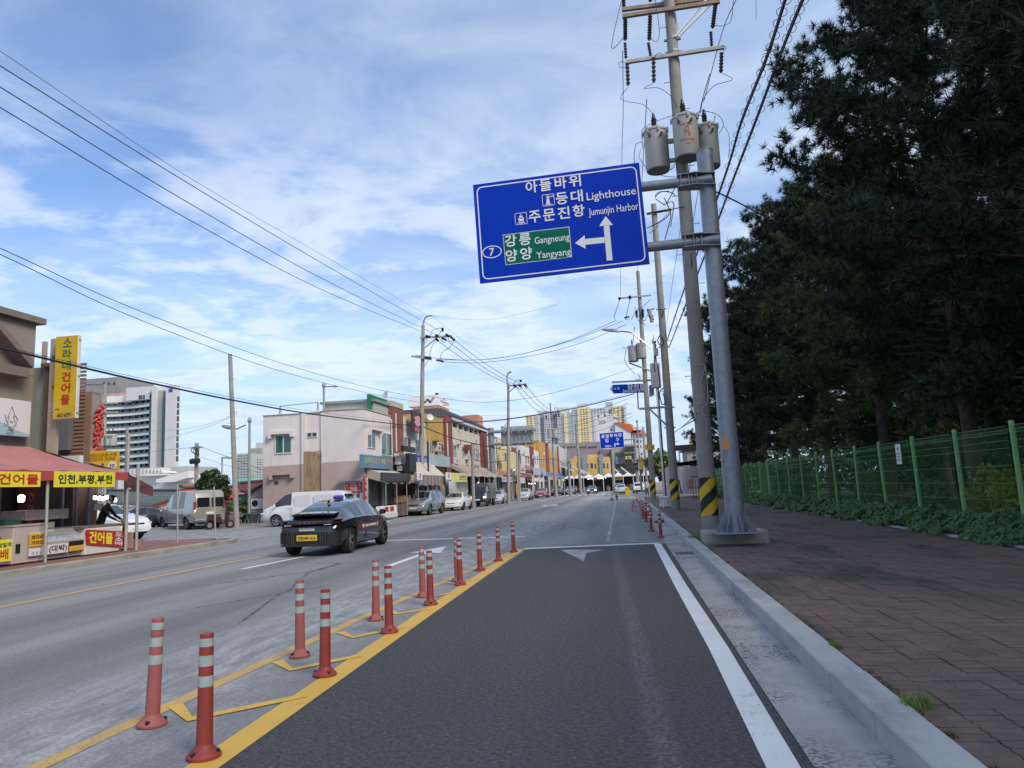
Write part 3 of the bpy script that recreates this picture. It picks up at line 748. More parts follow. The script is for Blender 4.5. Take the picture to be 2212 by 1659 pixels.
def hazard_wrap(parent,x,y,r,z0,z1,turns=1.0):
    """embossed sleeve with slanting bands, built as two sheets of strips round the pole"""
    for nm,m,off in (('hazard_band_black',wrap_k,0),('hazard_band_yellow',wrap_y,.5)):
        mb=MB();n=24;H_=z1-z0;per=H_*.62
        for i in range(n):
            a0,a1=2*math.pi*i/n,2*math.pi*(i+1)/n;sl=per*1.0
            for k in range(-5,5):
                lo0=z0+per*(k+off)+sl*(a0/(2*math.pi))*1.0*2;hi0=lo0+per*.5
                lo1=z0+per*(k+off)+sl*(a1/(2*math.pi))*1.0*2;hi1=lo1+per*.5
                q=[max(z0,min(z1,v)) for v in (lo0,lo1,hi1,hi0)]
                if abs(q[0]-q[3])<1e-4 and abs(q[1]-q[2])<1e-4:continue
                rr=r+.006
                mb.quad((x+rr*math.cos(a0),y+rr*math.sin(a0),q[0]),(x+rr*math.cos(a1),y+rr*math.sin(a1),q[1]),(x+rr*math.cos(a1),y+rr*math.sin(a1),q[2]),(x+rr*math.cos(a0),y+rr*math.sin(a0),q[3]))
        mb.build(nm,m,parent)
    mb=MB();mb.cyl((x,y,z0-.004),(x,y,z1+.004),r+.004,n=24);mb.build('sleeve',wrap_k,parent)

def insulator(parent,p0,p1,r=.05,name='insulator',sheds=7,m=None):
    p0,p1=Vector(p0),Vector(p1);mb=MB();mb.cyl(p0,p1,r*.4,n=6)
    for i in range(sheds):
        a=p0.lerp(p1,(i+.2)/sheds);b=p0.lerp(p1,(i+.75)/sheds);mb.cyl(a,b,r,r*.6,n=8)
    return mb.build(name,m or porc,parent,smooth=True)
def utility_pole(label,x,y,z0,h,r0,r1,group='concrete utility poles',name='utility_pole',m=None,steps=True,wrap=None,top=None):
    t=thing(name,label,'utility pole',(x,y,z0),group)
    tx,ty=top or (x,y)
    mb=MB();mb.cyl((x,y,z0-.1),(tx,ty,z0+h),r0,r1,n=20);mb.build('shaft',m or pconc,t,smooth=True)
    if steps:
        mb=MB();z=z0+2.6;k=0
        while z<z0+h-1:
            f=(z-z0)/h;rr=r0+(r1-r0)*f;xx=x+(tx-x)*f;yy=y+(ty-y)*f;s=1 if k % 2 else-1
            mb.cyl((xx+s*rr*.9,yy,z),(xx+s*(rr+.16),yy,z),.010,n=4);mb.cyl((xx+s*(rr+.15),yy,z),(xx+s*(rr+.17),yy,z),.02,n=5);z+=.45*2 if h>8 else .6;k+=1
        tag(mb.build('step_bolts',galv2,t),kind='stuff')
    if wrap:hazard_wrap(t,x+(tx-x)*.07,y+(ty-y)*.07,r0*.985,*wrap)
    return t
def crossarm(parent,p0,p1,w_=.09,m=None,name='crossarm'):
    mb=MB();mb.beam(p0,p1,w_,w_);return mb.build(name,m or arm_g,parent)
def band(parent,x,y,z,r,m=None):
    mb=MB();mb.cyl((x,y,z-.035),(x,y,z+.035),r+.012,n=16);mb.box(x-r-.09,x-r,y-.03,y+.03,z-.03,z+.03);mb.box(x+r,x+r+.09,y-.03,y+.03,z-.03,z+.03)
    mb.build('pole_band',m or galv2,parent)
def transformer(parent,c,r,h,lean=0.0,text=None,bush=True):
    c=Vector(c);mb=MB();n=24
    mb.lathe(c,[(r*.94,-h/2-.03),(r*.97,-h/2-.03),(r*.97,-h/2),(r,-h/2+.02),(r,h/2-.03),(r*1.06,h/2-.03),(r*1.06,h/2+.02),(r*.9,h/2+.07),(r*.3,h/2+.10)],n)
    tk=mb.build('transformer_tank',tank,parent,smooth=True)
    mb=MB();mb.cyl(c+Vector((0,0,-h/2-.06)),c+Vector((0,0,-h/2-.032)),r*.93,n=n);mb.build('tank_bottom',tank_d,tk)
    for k in range(7):
        mb=MB();a=2*math.pi*k/7+.4;d=Vector((math.cos(a),math.sin(a),0));mb.obox(c+d*(r*1.09)+Vector((0,0,h/2-.03)),d*.02,Vector((-d.y,d.x,0))*.03,Vector((0,0,.075)));mb.build('lid_clamp',tank,tk)
    if bush:
        b0=c+Vector((-.03,-.02,h/2+.08));mb=MB();mb.cyl(b0,b0+Vector((0,0,.16)),.06,.05,n=10)
        for k in range(3):mb.cyl(b0+Vector((0,0,.16+k*.07)),b0+Vector((0,0,.21+k*.07)),.085,.05,n=10)
        mb.cyl(b0+Vector((0,0,.36)),b0+Vector((0,0,.52)),.065,.03,n=10);mb.build('bushing',porc,tk,smooth=True)
    for s in (-.16,.10):
        mb=MB();q=c+Vector((math.sin(s*4)*r*1.0,-math.cos(s*4)*r*1.0,h*.30));mb.cyl(q,q+Vector((0,-.10,0)),.035,.045,n=8);mb.build('low_voltage_bushing',porc,tk,smooth=True)
    if text:
        mb=MB()
        for s,dz,wd_ in text:
            vs,fs,asp=text_mesh(s,.015);hh=wd_/asp
            mb.add([(c.x+(r+.006)*math.sin(x*wd_/r),c.y-(r+.006)*math.cos(x*wd_/r),c.z+dz+y*hh) for x,y in vs],fs)
        mb.build('lettering',red_ink,tk)
    return tk

# ---- near concrete pole with three transformers
PX,PY,PZ=2.26,21.49,.15
up=utility_pole('nearest tall concrete pole with three grey transformers and a black and yellow wrap',PX,PY,PZ,17.8,.238,.15,wrap=(aY(1536,1113,PY).z,aY(1536,1031,PY).z))
def on(kk,cx,cy,Y):return aY(*kk(cx,cy),Y)
for (a,b,dy,m_) in (((205,80),(1000,-20),.24,rustw),((208,135),(1003,12),-.24,rustw)):
    crossarm(up,on(K7,*a,PY+dy),on(K7,*b,PY+dy),.11,m_)
crossarm(up,on(K7,240,508,PY-.22),on(K7,1040,385,PY-.22),.10,arm_g)
for a,b in (((640,300),(900,-10)),((665,300),(935,30))):crossarm(up,on(K7,*a,PY-.18),on(K7,*b,PY-.22),.055,sign_white,'brace')
for cy in (5,325,430):
    z=on(K7,610,cy,PY).z;band(up,PX,PY,z,.238-.088*(z-PZ)/17.8)
for x0,y0,x1,y1 in ((232,160,232,330),(435,130,428,330),(968,40,945,230)):
    insulator(up,on(K7,x0,y0,PY-.24),on(K7,x1,y1,PY-.24),.075,'cut_out',9)
for x0,y0,x1,y1 in ((230,350,238,480),(420,350,440,460),(930,260,938,378)):
    insulator(up,on(K7,x0,y0,PY-.24),on(K7,x1,y1,PY-.24),.055,'insulator',6)
for x0,y0,x1,y1 in ((248,515,256,700),(462,470,466,675),(1018,430,1013,595)):
    insulator(up,on(K7,x0,y0,PY-.30),on(K7,x1,y1,PY-.30),.07,'surge_arrester',6)
for x0,y0,x1,y1 in ((215,-60,220,60),(435,-90,437,15),(720,-100,720,10)):
    insulator(up,on(K7,x0,y0,PY+.24),on(K7,x1,y1,PY+.24),.07,'insulator',6)
cl=on(K7,490,1232,PY-.1);cm=on(K7,728,1125,PY-.66);cr_=on(K7,905,1200,PY-.05)
tl=transformer(up,cl,.355,1.16);tm=transformer(up,cm,.36,1.16,text=[('KAS Grid',.26,.36),('T',.12,.06),('75',-.04,.20),('22900-230',-.21,.42),('415',-.34,.12)]);tr2=transformer(up,cr_,.33,1.16)
mb=MB();q=cm+Vector((0,-.365,.12))
for i in range(12):
    a0,a1=i*math.pi/6,(i+1)*math.pi/6;mb.beam(q+Vector((.065*math.cos(a0),0,.075*math.sin(a0))),q+Vector((.065*math.cos(a1),0,.075*math.sin(a1))),.008,.012)
mb.build('emblem',red_ink,tm)
for z in (.25,-.35):
    mb=MB();mb.box(cl.x+.3,PX,PY-.14,PY-.06,cl.z+z-.06,cl.z+z+.06);mb.build('transformer_bracket',tank,up)
    mb=MB();mb.box(PX,cr_.x-.28,PY-.10,PY-.02,cr_.z+z-.06,cr_.z+z+.06);mb.build('transformer_bracket',tank,up)
    mb=MB();mb.box(PX-.05,PX+.05,cm.y+.3,PY,cm.z+z-.06,cm.z+z+.06);mb.build('transformer_bracket',tank,up)
def jumper(pts,Y,r=.009,kk=K7,parent=up):
    mb=MB();n_=len(pts);P_=[on(kk,a,b,Y+(.10*math.sin(i*1.9))) for i,(a,b) in enumerate(pts)];mb.tube(smooth(P_,6),r,4);return mb.build('jumper_wire',black,parent)
for pts in ([(255,712),(195,790),(230,825),(380,855),(455,930),(492,985)],[(462,678),(385,722),(500,718),(600,780),(662,880)],[(1025,600),(1108,650),(960,700),(870,810),(848,930)],
            [(200,10),(120,385),(215,310)],[(478,0),(510,250),(490,340),(440,315)],[(1115,0),(1095,170),(1020,212),(965,205)],
            [(245,540),(200,555),(180,515),(225,505),(245,545)],[(470,460),(510,432),(535,445)],[(1020,370),(1055,385),(1040,415),(1020,390)],
            [(690,915),(745,905),(790,990),(770,1060),(750,1075)],[(660,930),(500,985),(380,1050),(370,1130),(375,1200)],[(860,945),(790,940),(780,1010)],[(885,908),(985,935),(1033,1010),(1000,1090)],[(1030,1025),(1075,1090),(1082,1200),(1075,1290)],
            [(790,940),(860,905),(960,925)],[(372,1160),(320,1180),(305,1280),(310,1345)],[(375,1200),(345,1280),(415,1385)],[(850,1020),(810,1130),(775,1250)],[(685,960),(698,1100),(700,1265)],
            [(640,1360),(600,1390),(640,1340),(660,1390)],[(470,1415),(560,1440),(650,1445)],[(590,1560),(500,1570),(480,1620),(560,1680)]):
    jumper(pts,PY-.45)
for pts in ([(605,480),(603,700),(620,900)],[(640,90),(665,250)],[(1300,0),(1301,160)]):jumper(pts[:3],PY-.3,.006)
# loops of rope and cable on the pole below the sign arms
for pts in ([(760,560),(740,640),(730,660)],[(760,560),(775,700),(770,780),(750,790),(745,830),(765,860),(768,960)],[(690,558),(760,556)],[(700,780),(770,776)]):
    mb=MB();mb.tube(smooth([on(K8,a,b,PY-.26) for a,b in pts],5),.012,4);mb.build('rope',M('dirty_rope',(.42,.40,.36),.9),up)
for pts in ([(1570,350),(1620,310),(1700,320),(1730,350)],[(1575,370),(1640,410),(1700,390),(1720,420)],[(1640,360),(1690,480),(1680,560),(1645,690)],[(1700,390),(1715,420),(1690,590)],[(1700,450),(1800,430)],[(1505,600),(1640,530),(1690,480)],[(1655,410),(1700,330),(1740,250)],[(1850,800),(1860,910)]):
    jumper(pts,PY-.3,.014,K6)

# ---- galvanised gantry pole with the big blue direction sign
GX,GY=2.33,17.07
b0=gd(1526,1178,.15);b1=gd(1661,1172,.15)
bw0,bw1=b0.x,b1.x+.02;byf=(b0.y+b1.y)/2
blk_m=m_concrete('footing_concrete',(.27,.26,.235),(.40,.39,.36),0,2.2,.85)
gp=thing('gantry_pole','galvanised steel sign pole with ribbed base plate on a concrete footing','sign pole',(GX,GY,.15))
mb=MB();mb.box(bw0,bw1,byf,byf+1.15,.05,.15+.265);mb.build('footing',blk_m,gp,bevel=.02)
BZ=.15+.265
mb=MB();mb.box(GX-.47,GX+.47,GY-.42,GY+.42,BZ+.002,BZ+.035);mb.build('base_plate',galv,gp,bevel=.004)
mb=MB();mb.cyl((GX,GY,BZ),(GX,GY,9.25),.205,.190,n=28);mb.cyl((GX,GY,9.25),(GX,GY,9.27),.198,n=28);mb.build('shaft',galv,gp,smooth=True)
for k in range(8):
    a=k*math.pi/4+.2;d=Vector((math.cos(a),math.sin(a),0));s_=Vector((-d.y,d.x,0));c0=Vector((GX,GY,BZ+.036))
    mb=MB();mb.prism([c0+d*.20-s_*.008,c0+d*.43-s_*.008,c0+d*.43-s_*.008+Vector((0,0,.05)),c0+d*.20-s_*.008+Vector((0,0,.47))],s_*.016);mb.build('gusset',galv,gp)
for k in range(8):
    a=k*math.pi/4+.6;mb=MB();p=Vector((GX+.40*math.cos(a),GY+.38*math.sin(a),BZ+.035));mb.cyl(p,p+Vector((0,0,.05)),.025,n=6);mb.build('anchor_bolt',galv2,gp)
mb=MB();p=aY(1567,959,GY-.21);mb.box(p.x-.085,p.x+.085,GY-.214,GY-.206,p.z-.12,p.z+.12);mb.build('sticker',M('orange_sticker',(.62,.26,.10),.7,var=.2),gp)
for cx,cy,w_,h_ in ((795,440,.04,.02),(815,560,.02,.02),(800,680,.012,.10),(832,678,.015,.015),(905,650,.05,.06),(870,462,.02,.04)):
    mb=MB();p=aY((2600+cx/3.3175)/1.8228,(1650+cy/3.3175)/1.8228,GY-.21);mb.box(p.x-w_*.6,p.x+w_*.6,GY-.2125,GY-.20,p.z-h_*.7,p.z+h_*.7);mb.build('tape_scrap',pconc,gp)
SY=16.78
TL,TR,BR,BL=(aY(*q,SY) for q in ((1020,400),(1380,352),(1404,570),(1039,613)))
ux=((TR-TL)+(BR-BL)).normalized();uy=Vector((0,0,1))-ux*ux.z;uy=((TL-BL)+(TR-BR));uy=(uy-ux*uy.dot(ux)).normalized();sn_=ux.cross(uy)
SC=(TL+TR+BR+BL)/4;SW=((TR-TL).length+(BR-BL).length)/2;SH=((TL-BL).length+(TR-BR).length)/2
sg=thing('direction_sign','large blue direction sign reading Lighthouse, Jumunjin Harbor, Gangneung and Yangyang','road sign',(SC.x,SY,SC.z-SH/2))
mb=MB();mb.obox(SC,ux*SW/2,sn_*.02,uy*SH/2);mb.build('panel',sign_blue,sg,bevel=.004)
mb=MB()
for k in range(5):
    z=-SH/2+SH*(k+.5)/5;mb.obox(SC-sn_*.05+uy*z,ux*SW*.48,sn_*.03,uy*.03)
mb.build('stiffener',alu,sg)
for (a,b) in (((1395,403),(1537,387)),((1408,533),(1553,517))):
    A,B=aY(*a,SY+.12),aY(*b,SY+.12);A2=A-(B-A).normalized()*3.2
    mb=MB();mb.cyl(A2,B,.115,n=20);mb.build('arm',galv,gp,smooth=True)
    q=A.lerp(B,.56);q.y=SY+.14
    d=(B-A).normalized()
    for dz in (-.14,.14):
        c=Vector((GX-.33,SY+.12,(A+(B-A)*.56).z+dz));mb=MB()
        mb.prism([c+Vector((-.36,-.14,0)),c+Vector((.05,-.20,0)),c+Vector((.50,-.06,0)),c+Vector((.50,.28,0)),c+Vector((-.36,.16,0))],(0,0,.018));mb.build('flange',galv,gp)
    for dx in (-.30,-.12,.06):
        c=Vector((GX-.33+dx,SY+.12,(A+(B-A)*.56).z));mb=MB();mb.prism([c+Vector((0,-.15,-.15)),c+Vector((0,.15,-.15)),c+Vector((0,.15,.15)),c+Vector((0,-.15,.15))],(.014,0,0));mb.build('flange',galv,gp)
    mb=MB();c=Vector((GX-.38,SY+.12,(A+(B-A)*.55).z));ring=[c+Vector((0,.15*math.cos(t*math.pi/8),.17*math.sin(t*math.pi/8))) for t in range(17)];mb.tube(ring,.012,5);mb.build('u_bolt',galv2,gp)
def sp(cx,cy):return aY(*K6(cx,cy),SY)-Vector((0,0,0))
def on_sign(cx,cy,l=.024):
    p=aY(*K6(cx,cy),SY);p=p-SC;return SC+ux*p.dot(ux)+uy*p.dot(uy)+sn_*l
UPX=(sp(1000,500)-sp(900,500)).length/100
def flat(mb,pts,l=.024):
    P_=[on_sign(a,b,l) for a,b in pts];n=Vector((0,0,0))
    for i in range(len(P_)):n+=(P_[i]-SC).cross(P_[(i+1) % len(P_)]-SC)
    if n.dot(sn_)<0:P_=P_[::-1]
    mb.add(P_,[tuple(range(len(P_)))])
mb=MB()  # border line with round corners
def rrect(w_,h_,r,n=5):
    o=[]
    for cx,cy,a in ((w_-r,h_-r,0),(-w_+r,h_-r,90),(-w_+r,-h_+r,180),(w_-r,-h_+r,270)):
        for i in range(n+1):t=R(a+90*i/n);o.append((cx+r*math.cos(t),cy+r*math.sin(t)))
    return o
def frame_line(mb,c,ax,ay,w_,h_,r,t,lift,nrm):
    o=rrect(w_,h_,r);i_=rrect(w_-t,h_-t,max(.001,r-t));n=len(o)
    mb.add([c+ax*x+ay*y+nrm*lift for x,y in o+i_],[(k,(k+1) % n,n+(k+1) % n,n+k) for k in range(n)])
frame_line(mb,SC,ux,uy,SW/2-.075,SH/2-.075,.14,.028,.024,sn_)
mb.build('border',sign_white,sg)
mb=MB();gcs=[(362,655),(888,590),(910,832),(385,895)];flat(mb,gcs,.024);mb.build('border',sign_white,sg)
mb=MB();gc=sum(a for a,_ in gcs)/4,sum(b for _,b in gcs)/4;flat(mb,[(gc[0]+(a-gc[0])*.982,gc[1]+(b-gc[1])*.965) for a,b in gcs],.028);mb.build('green_panel',sign_green,sg)
def st(s,cx,cy,w_=None,h_=None,bold=.03):txt=MB();put_text(txt,s,on_sign(cx,cy,.028),ux,uy,w_*UPX if w_ else None,h_*UPX if h_ else None,bold);txt.build('lettering',sign_white,sg)
for s,cx,cy in (('아',590,278),('들',700,262),('바',820,245),('위',932,230),('등',830,368),('대',948,350),('주',615,512),('문',728,498),('진',845,482),('항',962,465),('강',425,703),('릉',538,690),('양',432,820),('양',548,803)):st(s,cx,cy,92,96,.028)
st('Lighthouse',1220,340,385,82,.022);st('Jumunjin Harbor',1237,462,388,78,.018);st('Gangneung',752,695,275,72,.02);st('Yangyang',765,812,272,72,.02);st('7',276,792,40,62,.03)
mb=MB();ce=on_sign(277,790,.024);n=24
ea,eb=80*UPX,52*UPX
pts=[(math.cos(2*math.pi*k/n),math.sin(2*math.pi*k/n)) for k in range(n)]
mb.add([ce+ux*(x*ea)+uy*(y*eb) for x,y in pts]+[ce+ux*(x*(ea-.022))+uy*(y*(eb-.022)) for x,y in pts],[(k,(k+1) % n,n+(k+1) % n,n+k) for k in range(n)]);mb.build('route_oval',sign_white,sg)
mb=MB();flat(mb,[(1185,860),(1231,856),(1203,560),(1158,565)],.024);flat(mb,[(1125,588),(1176,508),(1234,578)],.028);flat(mb,[(1168,672),(1168,718),(1010,735),(1006,690)],.026);flat(mb,[(1010,659),(934,722),(1018,766)],.030);mb.build('arrow',sign_white,sg)
for cx,cy,kind in ((723,380,0),(507,527,1)):
    mb=MB();c=on_sign(cx,cy,.026);frame_line(mb,c,ux,uy,49*UPX,49*UPX,.03,.012,0,sn_)
    q=lambda x,y:c+ux*(x*UPX)+uy*(y*UPX)
    def pl(*p):mb.add([q(x,y) for x,y in p],[tuple(range(len(p)))])
    if kind==0:
        pl((-20,-32),(12,-32),(6,14),(-12,14));pl((-14,18),(8,18),(8,28),(-14,28));pl((-16,30),(10,30),(-3,40));pl((10,20),(44,26),(44,34),(10,26));pl((-36,-40),(34,-40),(20,-34),(-24,-34))
    else:
        pl((-24,6),(24,6),(20,-22),(-20,-22));pl((-14,8),(14,8),(12,24),(-12,24));pl((-3,26),(3,26),(3,38),(-3,38));pl((-28,6),(0,12),(28,6),(0,-2))
        for k in range(2):pl((-34,-30-k*8),(-17,-26-k*8),(0,-30-k*8),(17,-26-k*8),(34,-30-k*8),(17,-31-k*8),(0,-35-k*8),(-17,-31-k*8))
    mb.build('pictogram',sign_white,sg)

# ---- farther poles on the right
p2=gd(1460,1100,.15);P2X,P2Y=p2.x,p2.y
t2=utility_pole('second concrete pole on the right with cable loops and a black and yellow wrap',P2X,P2Y,.15,16.6,.235,.15,wrap=(aY(1460,1078,P2Y).z,aY(1460,1035,P2Y).z))
for a,b in (((1397,463),(1450,452)),):crossarm(t2,aY(*a,P2Y-.2),aY(*b,P2Y-.2),.1,rustw)
crossarm(t2,on(K6,1500,485,P2Y-.2),on(K6,1700,455,P2Y-.2),.1,rustw);crossarm(t2,on(K6,1525,640,P2Y-.2),on(K6,1690,460,P2Y-.2),.06,arm_g,'brace')
crossarm(t2,on(K8,385,808,P2Y-.22),on(K8,525,798,P2Y-.22),.11,arm_g);crossarm(t2,on(K8,440,805,P2Y-.22),on(K8,540,900,P2Y-.22),.09,arm_g,'brace')
for cy in (915,455,800,240):z=on(K8,540,cy,P2Y).z;band(t2,P2X,P2Y,z,.235-.085*z/16.6)
for pts in ([(505,385),(490,420),(510,450),(525,430),(510,400)],[(470,240),(440,250),(445,290),(470,300)],[(520,690),(500,720),(515,780),(535,770),(520,720)],[(500,240),(520,250),(515,290)],[(465,290),(440,270),(430,240)],[(490,560),(505,690)],[(480,440),(470,560),(478,600)],[(375,700),(380,810)],[(610,1210),(625,1290)]):jumper(pts,P2Y-.35,.03,K8,t2)
for cx,cy in ((445,262),(455,295),(483,485)):mb=MB();p=on(K8,cx,cy,P2Y-.35);mb.cyl(p-Vector((0,0,.2)),p+Vector((0,0,.2)),.10,n=8);mb.build('splice_box',galv2,t2)
p3=gd(1412,1082,.15);P3X,P3Y=p3.x,p3.y
t3=utility_pole('third concrete pole on the right with a grey transformer and slanting wires',P3X,P3Y,.15,18.4,.23,.14,wrap=(aY(1412,1066,P3Y).z,aY(1412,1037,P3Y).z))
crossarm(t3,on(K8,275,180,P3Y-.2),on(K8,455,162,P3Y-.2),.11,arm_g);crossarm(t3,on(K8,395,240,P3Y-.2),on(K8,450,185,P3Y-.2),.06,arm_g,'brace')
crossarm(t3,on(K8,330,548,P3Y-.2),on(K8,455,595,P3Y-.2),.11,arm_g)
tt=transformer(t3,on(K8,350,495,P3Y-.35),.40,1.15);transformer(t3,on(K8,398,478,P3Y-.6),.36,1.1)
for pts in ([(275,185),(245,280),(250,300)],[(335,175),(310,290),(320,300)],[(290,460),(310,470),(305,540),(360,610)],[(340,300),(370,250),(400,230)],[(360,230),(375,300),(420,330)],[(360,340),(352,400),(355,430)],[(400,240),(410,310),(440,260)],[(380,610),(390,640),(360,640)]):jumper(pts,P3Y-.35,.022,K8,t3)
for a,b in (((370,250),(372,290)),((405,240),(408,290)),((300,290),(330,285)),((270,175),(278,188)),((330,165),(335,185))):insulator(t3,on(K8,*a,P3Y-.3),on(K8,*b,P3Y-.3),.12)
for cx in (432,460):  # two yellow plates
    p=on(K8,cx,1026,P3Y-.35);mb=MB();mb.box(p.x-.17,p.x+.17,p.y-.02,p.y,p.z-.2,p.z+.2);pl_=mb.build('warning_plate',wrap_y,t3)
    mb=MB();put_text(mb,'?' if cx<440 else 'E',p+Vector((0,-.022,0)),(1,0,0),(0,0,1),Hh=.22);mb.build('pictogram',wrap_k,pl_)
# pole guard cabinet and blue/white fixtures on the stainless lamp post
lp=gd(1438,1094,.15);LX,LY=lp.x,lp.y
lt=thing('street_lamp','stainless street lamp carrying the blue Jangseung-ro name sign','street lamp',(LX,LY,.15))
ltop=aY(1409,738,LY)
mb=MB();mb.cyl((LX,LY,.15),(LX,LY,ltop.z),.105,.085,n=16);mb.ball((LX,LY,ltop.z),.14,10,6,1.3);mb.cyl((LX,LY,ltop.z+.1),(LX,LY,ltop.z+.45),.05,.01,n=8);mb.build('shaft',chrome,lt,smooth=True)
hd=[on(K8,a,b,LY-.1) for a,b in ((455,465),(400,420),(340,375),(275,367))]
mb=MB();mb.tube(smooth(hd,5),.05,8);mb.build('lamp_arm',chrome,lt,smooth=True)
a_,b_=on(K8,275,368,LY-.1),on(K8,172,357,LY-.1);mb=MB();d_=(b_-a_)
mb.add([a_+d_*f+Vector((0,s*wd,up_)) for f,wd,up_ in ((0,.06,.02),(.35,.17,.10),(.8,.14,.04),(1,.02,-.02)) for s in (-1,1)]+[a_+d_*f+Vector((0,s*wd,up_)) for f,wd,up_ in ((0,.06,-.06),(.35,.17,-.06),(.8,.14,-.06),(1,.02,-.05)) for s in (-1,1)],
       [(0,1,3,2),(2,3,5,4),(4,5,7,6),(9,8,10,11),(11,10,12,13),(13,12,14,15),(0,2,10,8),(2,4,12,10),(4,6,14,12),(3,1,9,11),(5,3,11,13),(7,5,13,15),(1,0,8,9),(6,7,15,14)])
mb.build('lamp_head',galv2,lt)
crossarm(lt,on(K8,230,657,LY-.15),on(K8,460,645,LY-.15),.10,galv2,'sign_arm')
mb=MB();p=on(K8,476,620,LY-.2);mb.box(p.x-.26,p.x+.30,p.y-.2,p.y+.2,p.z-.75,p.z+.75);mb.build('control_box',M('box_grey',(.40,.42,.42),.5),lt,bevel=.03)
NP=[on(K8,a,b,LY-.2) for a,b in ((218,695),(236,671),(408,664),(411,715),(240,721))]
mb=MB();mb.prism(NP,(0,.06,0));sgn=mb.build('name_plate',sign_blue,lt)
mb=MB();mb.prism([on(K8,a,b,LY-.19) for a,b in ((214,695),(234,669),(240,669),(225,695),(244,723),(238,723))],(0,-.03,0));mb.build('name_plate_edge',sign_white,lt)
txt=MB();uxx=(NP[2]-NP[1]).normalized();uyy=Vector((0,0,1))
put_text(txt,'장성로',on(K8,368,683,LY-.205),uxx,uyy,W=1.05,Hh=.42,bold=.03);put_text(txt,'Jangseung-ro',on(K8,358,706,LY-.205),uxx,uyy,W=1.4,Hh=.24);put_text(txt,'1 ↔ 78',on(K8,252,692,LY-.205),uxx,uyy,W=.42,Hh=.16)
txt.build('lettering',sign_white,sgn)
mb=MB();p=on(K8,455,712,LY-.2);mb.prism([on(K8,a,b,LY-.2) for a,b in ((440,675),(468,665),(470,730),(443,742))],(0,.03,0));mb.build('pennant',M('pennant_mauve',(.28,.22,.36),.8),lt)
for i,(a,b) in enumerate((((545,1340),.7),((545,1300),.5))):
    pass
mb=MB();p=Vector((LX-.1,LY-.3,.15));mb.box(p.x-.28,p.x+.28,p.y-.25,p.y+.25,.15,.32);mb.box(p.x-.22,p.x+.22,p.y-.2,p.y+.2,.32,.62);mb.box(p.x-.26,p.x+.26,p.y-.24,p.y+.24,.62,.75)
tag(mb.build('pole_base_block',sign_white,bevel=.03),'white plastic stand at the foot of the stainless lamp post','stand')

# blue car-park sign on its own gantry
q=gd(1379,1063,.12);QX,QY=q.x,q.y
pg=thing('gantry_pole','far steel gantry pole on the right carrying the blue car park sign','sign pole',(QX,QY,.12))
ztop=aY(1369,942,QY).z
mb=MB();mb.cyl((QX,QY,0),(QX,QY,ztop),.28,.24,n=16);mb.build('shaft',galv2,pg,smooth=True)
for yy in (950,964):a=aY(1345,yy,QY-.2);mb=MB();mb.cyl((a.x-2,a.y,a.z),(QX+.1,QY-.2,a.z),.13,n=10);mb.build('arm',galv2,pg)
c4=[aY(*K5(a,b),QY-.5) for a,b in ((1028,520),(1337,495),(1357,697),(1048,722))]
cs=sum(c4,Vector())/4;bx_=(c4[1]-c4[0]+c4[2]-c4[3])/2;by_=(c4[0]-c4[3]+c4[1]-c4[2])/2;nx_=bx_.cross(by_).normalized()
s2=thing('direction_sign','small blue sign with a white right-turn arrow and 200m above the street','road sign',(cs.x,cs.y,cs.z-by_.length/2))
mb=MB();mb.obox(cs,bx_/2,nx_*.05,by_/2);mb.build('panel',sign_white,s2)
mb=MB();mb.obox(cs+nx_*.03,bx_/2*.985,nx_*.03,by_/2*.975);mb.build('panel_face',sign_blue,s2)
txt=MB()
def q5(cx,cy):p=aY(*K5(cx,cy),QY-.5)-cs;return cs+bx_.normalized()*p.dot(bx_.normalized())+by_.normalized()*p.dot(by_.normalized())+nx_*.062
U5=(aY(*K5(1100,600),QY)-aY(*K5(1000,600),QY)).length/100
for ch,a,b in zip('공영주차장',(1076,1130,1186,1242,1298),(560,556,550,545,538)):put_text(txt,ch,q5(a,b),bx_,by_,W=42*U5,Hh=44*U5,bold=.04)
put_text(txt,'입',q5(1124,612),bx_,by_,W=42*U5,Hh=46*U5,bold=.04);put_text(txt,'구',q5(1266,604),bx_,by_,W=40*U5,Hh=46*U5,bold=.04);put_text(txt,'200m',q5(1142,686),bx_,by_,W=82*U5,Hh=28*U5,bold=.02)
P_=[q5(a,b) for a,b in ((1224,694),(1238,693),(1236,664),(1268,661),(1268,672),(1294,655),(1266,640),(1267,648),(1222,652))]
txt.add(P_,[(0,1,2,8),(2,3,7,8),(4,5,6)]);txt.build('lettering',sign_white,s2)

# lamp and banner poles beyond
def lamp_post(label,base,top,Y,arm,head_l=1.0,m=None,group='street lamps'):
    b,t=aY(*base,Y),aY(*top,Y);o=thing('street_lamp',label,'street lamp',(b.x,b.y,0),group)
    mb=MB();mb.cyl((b.x,b.y,0),(b.x,b.y,t.z),.10,.07,n=12);mb.ball((b.x,b.y,t.z+.1),.14,8,5,1.5);mb.build('shaft',m or galv2,o,smooth=True)
    P_=[aY(a,c,Y) for a,c in arm];mb=MB();mb.tube(smooth(P_,4),.045,6);mb.build('lamp_arm',m or galv2,o,smooth=True)
    e=P_[-1];d=(P_[-1]-P_[-2]).normalized();mb=MB();mb.tube([e-d*.1,e+d*head_l*.3,e+d*head_l*.8,e+d*head_l],[.05,.13*head_l+.03,.11*head_l+.02,.02],8);mb.build('lamp_head',galv2,o,smooth=True);return o
lamp_post('far street lamp with a thin bent arm over the blue car park sign',(1386,1060),(1371,912),88,[(1371,930),(1360,915),(1348,906),(1337,904)],.8)
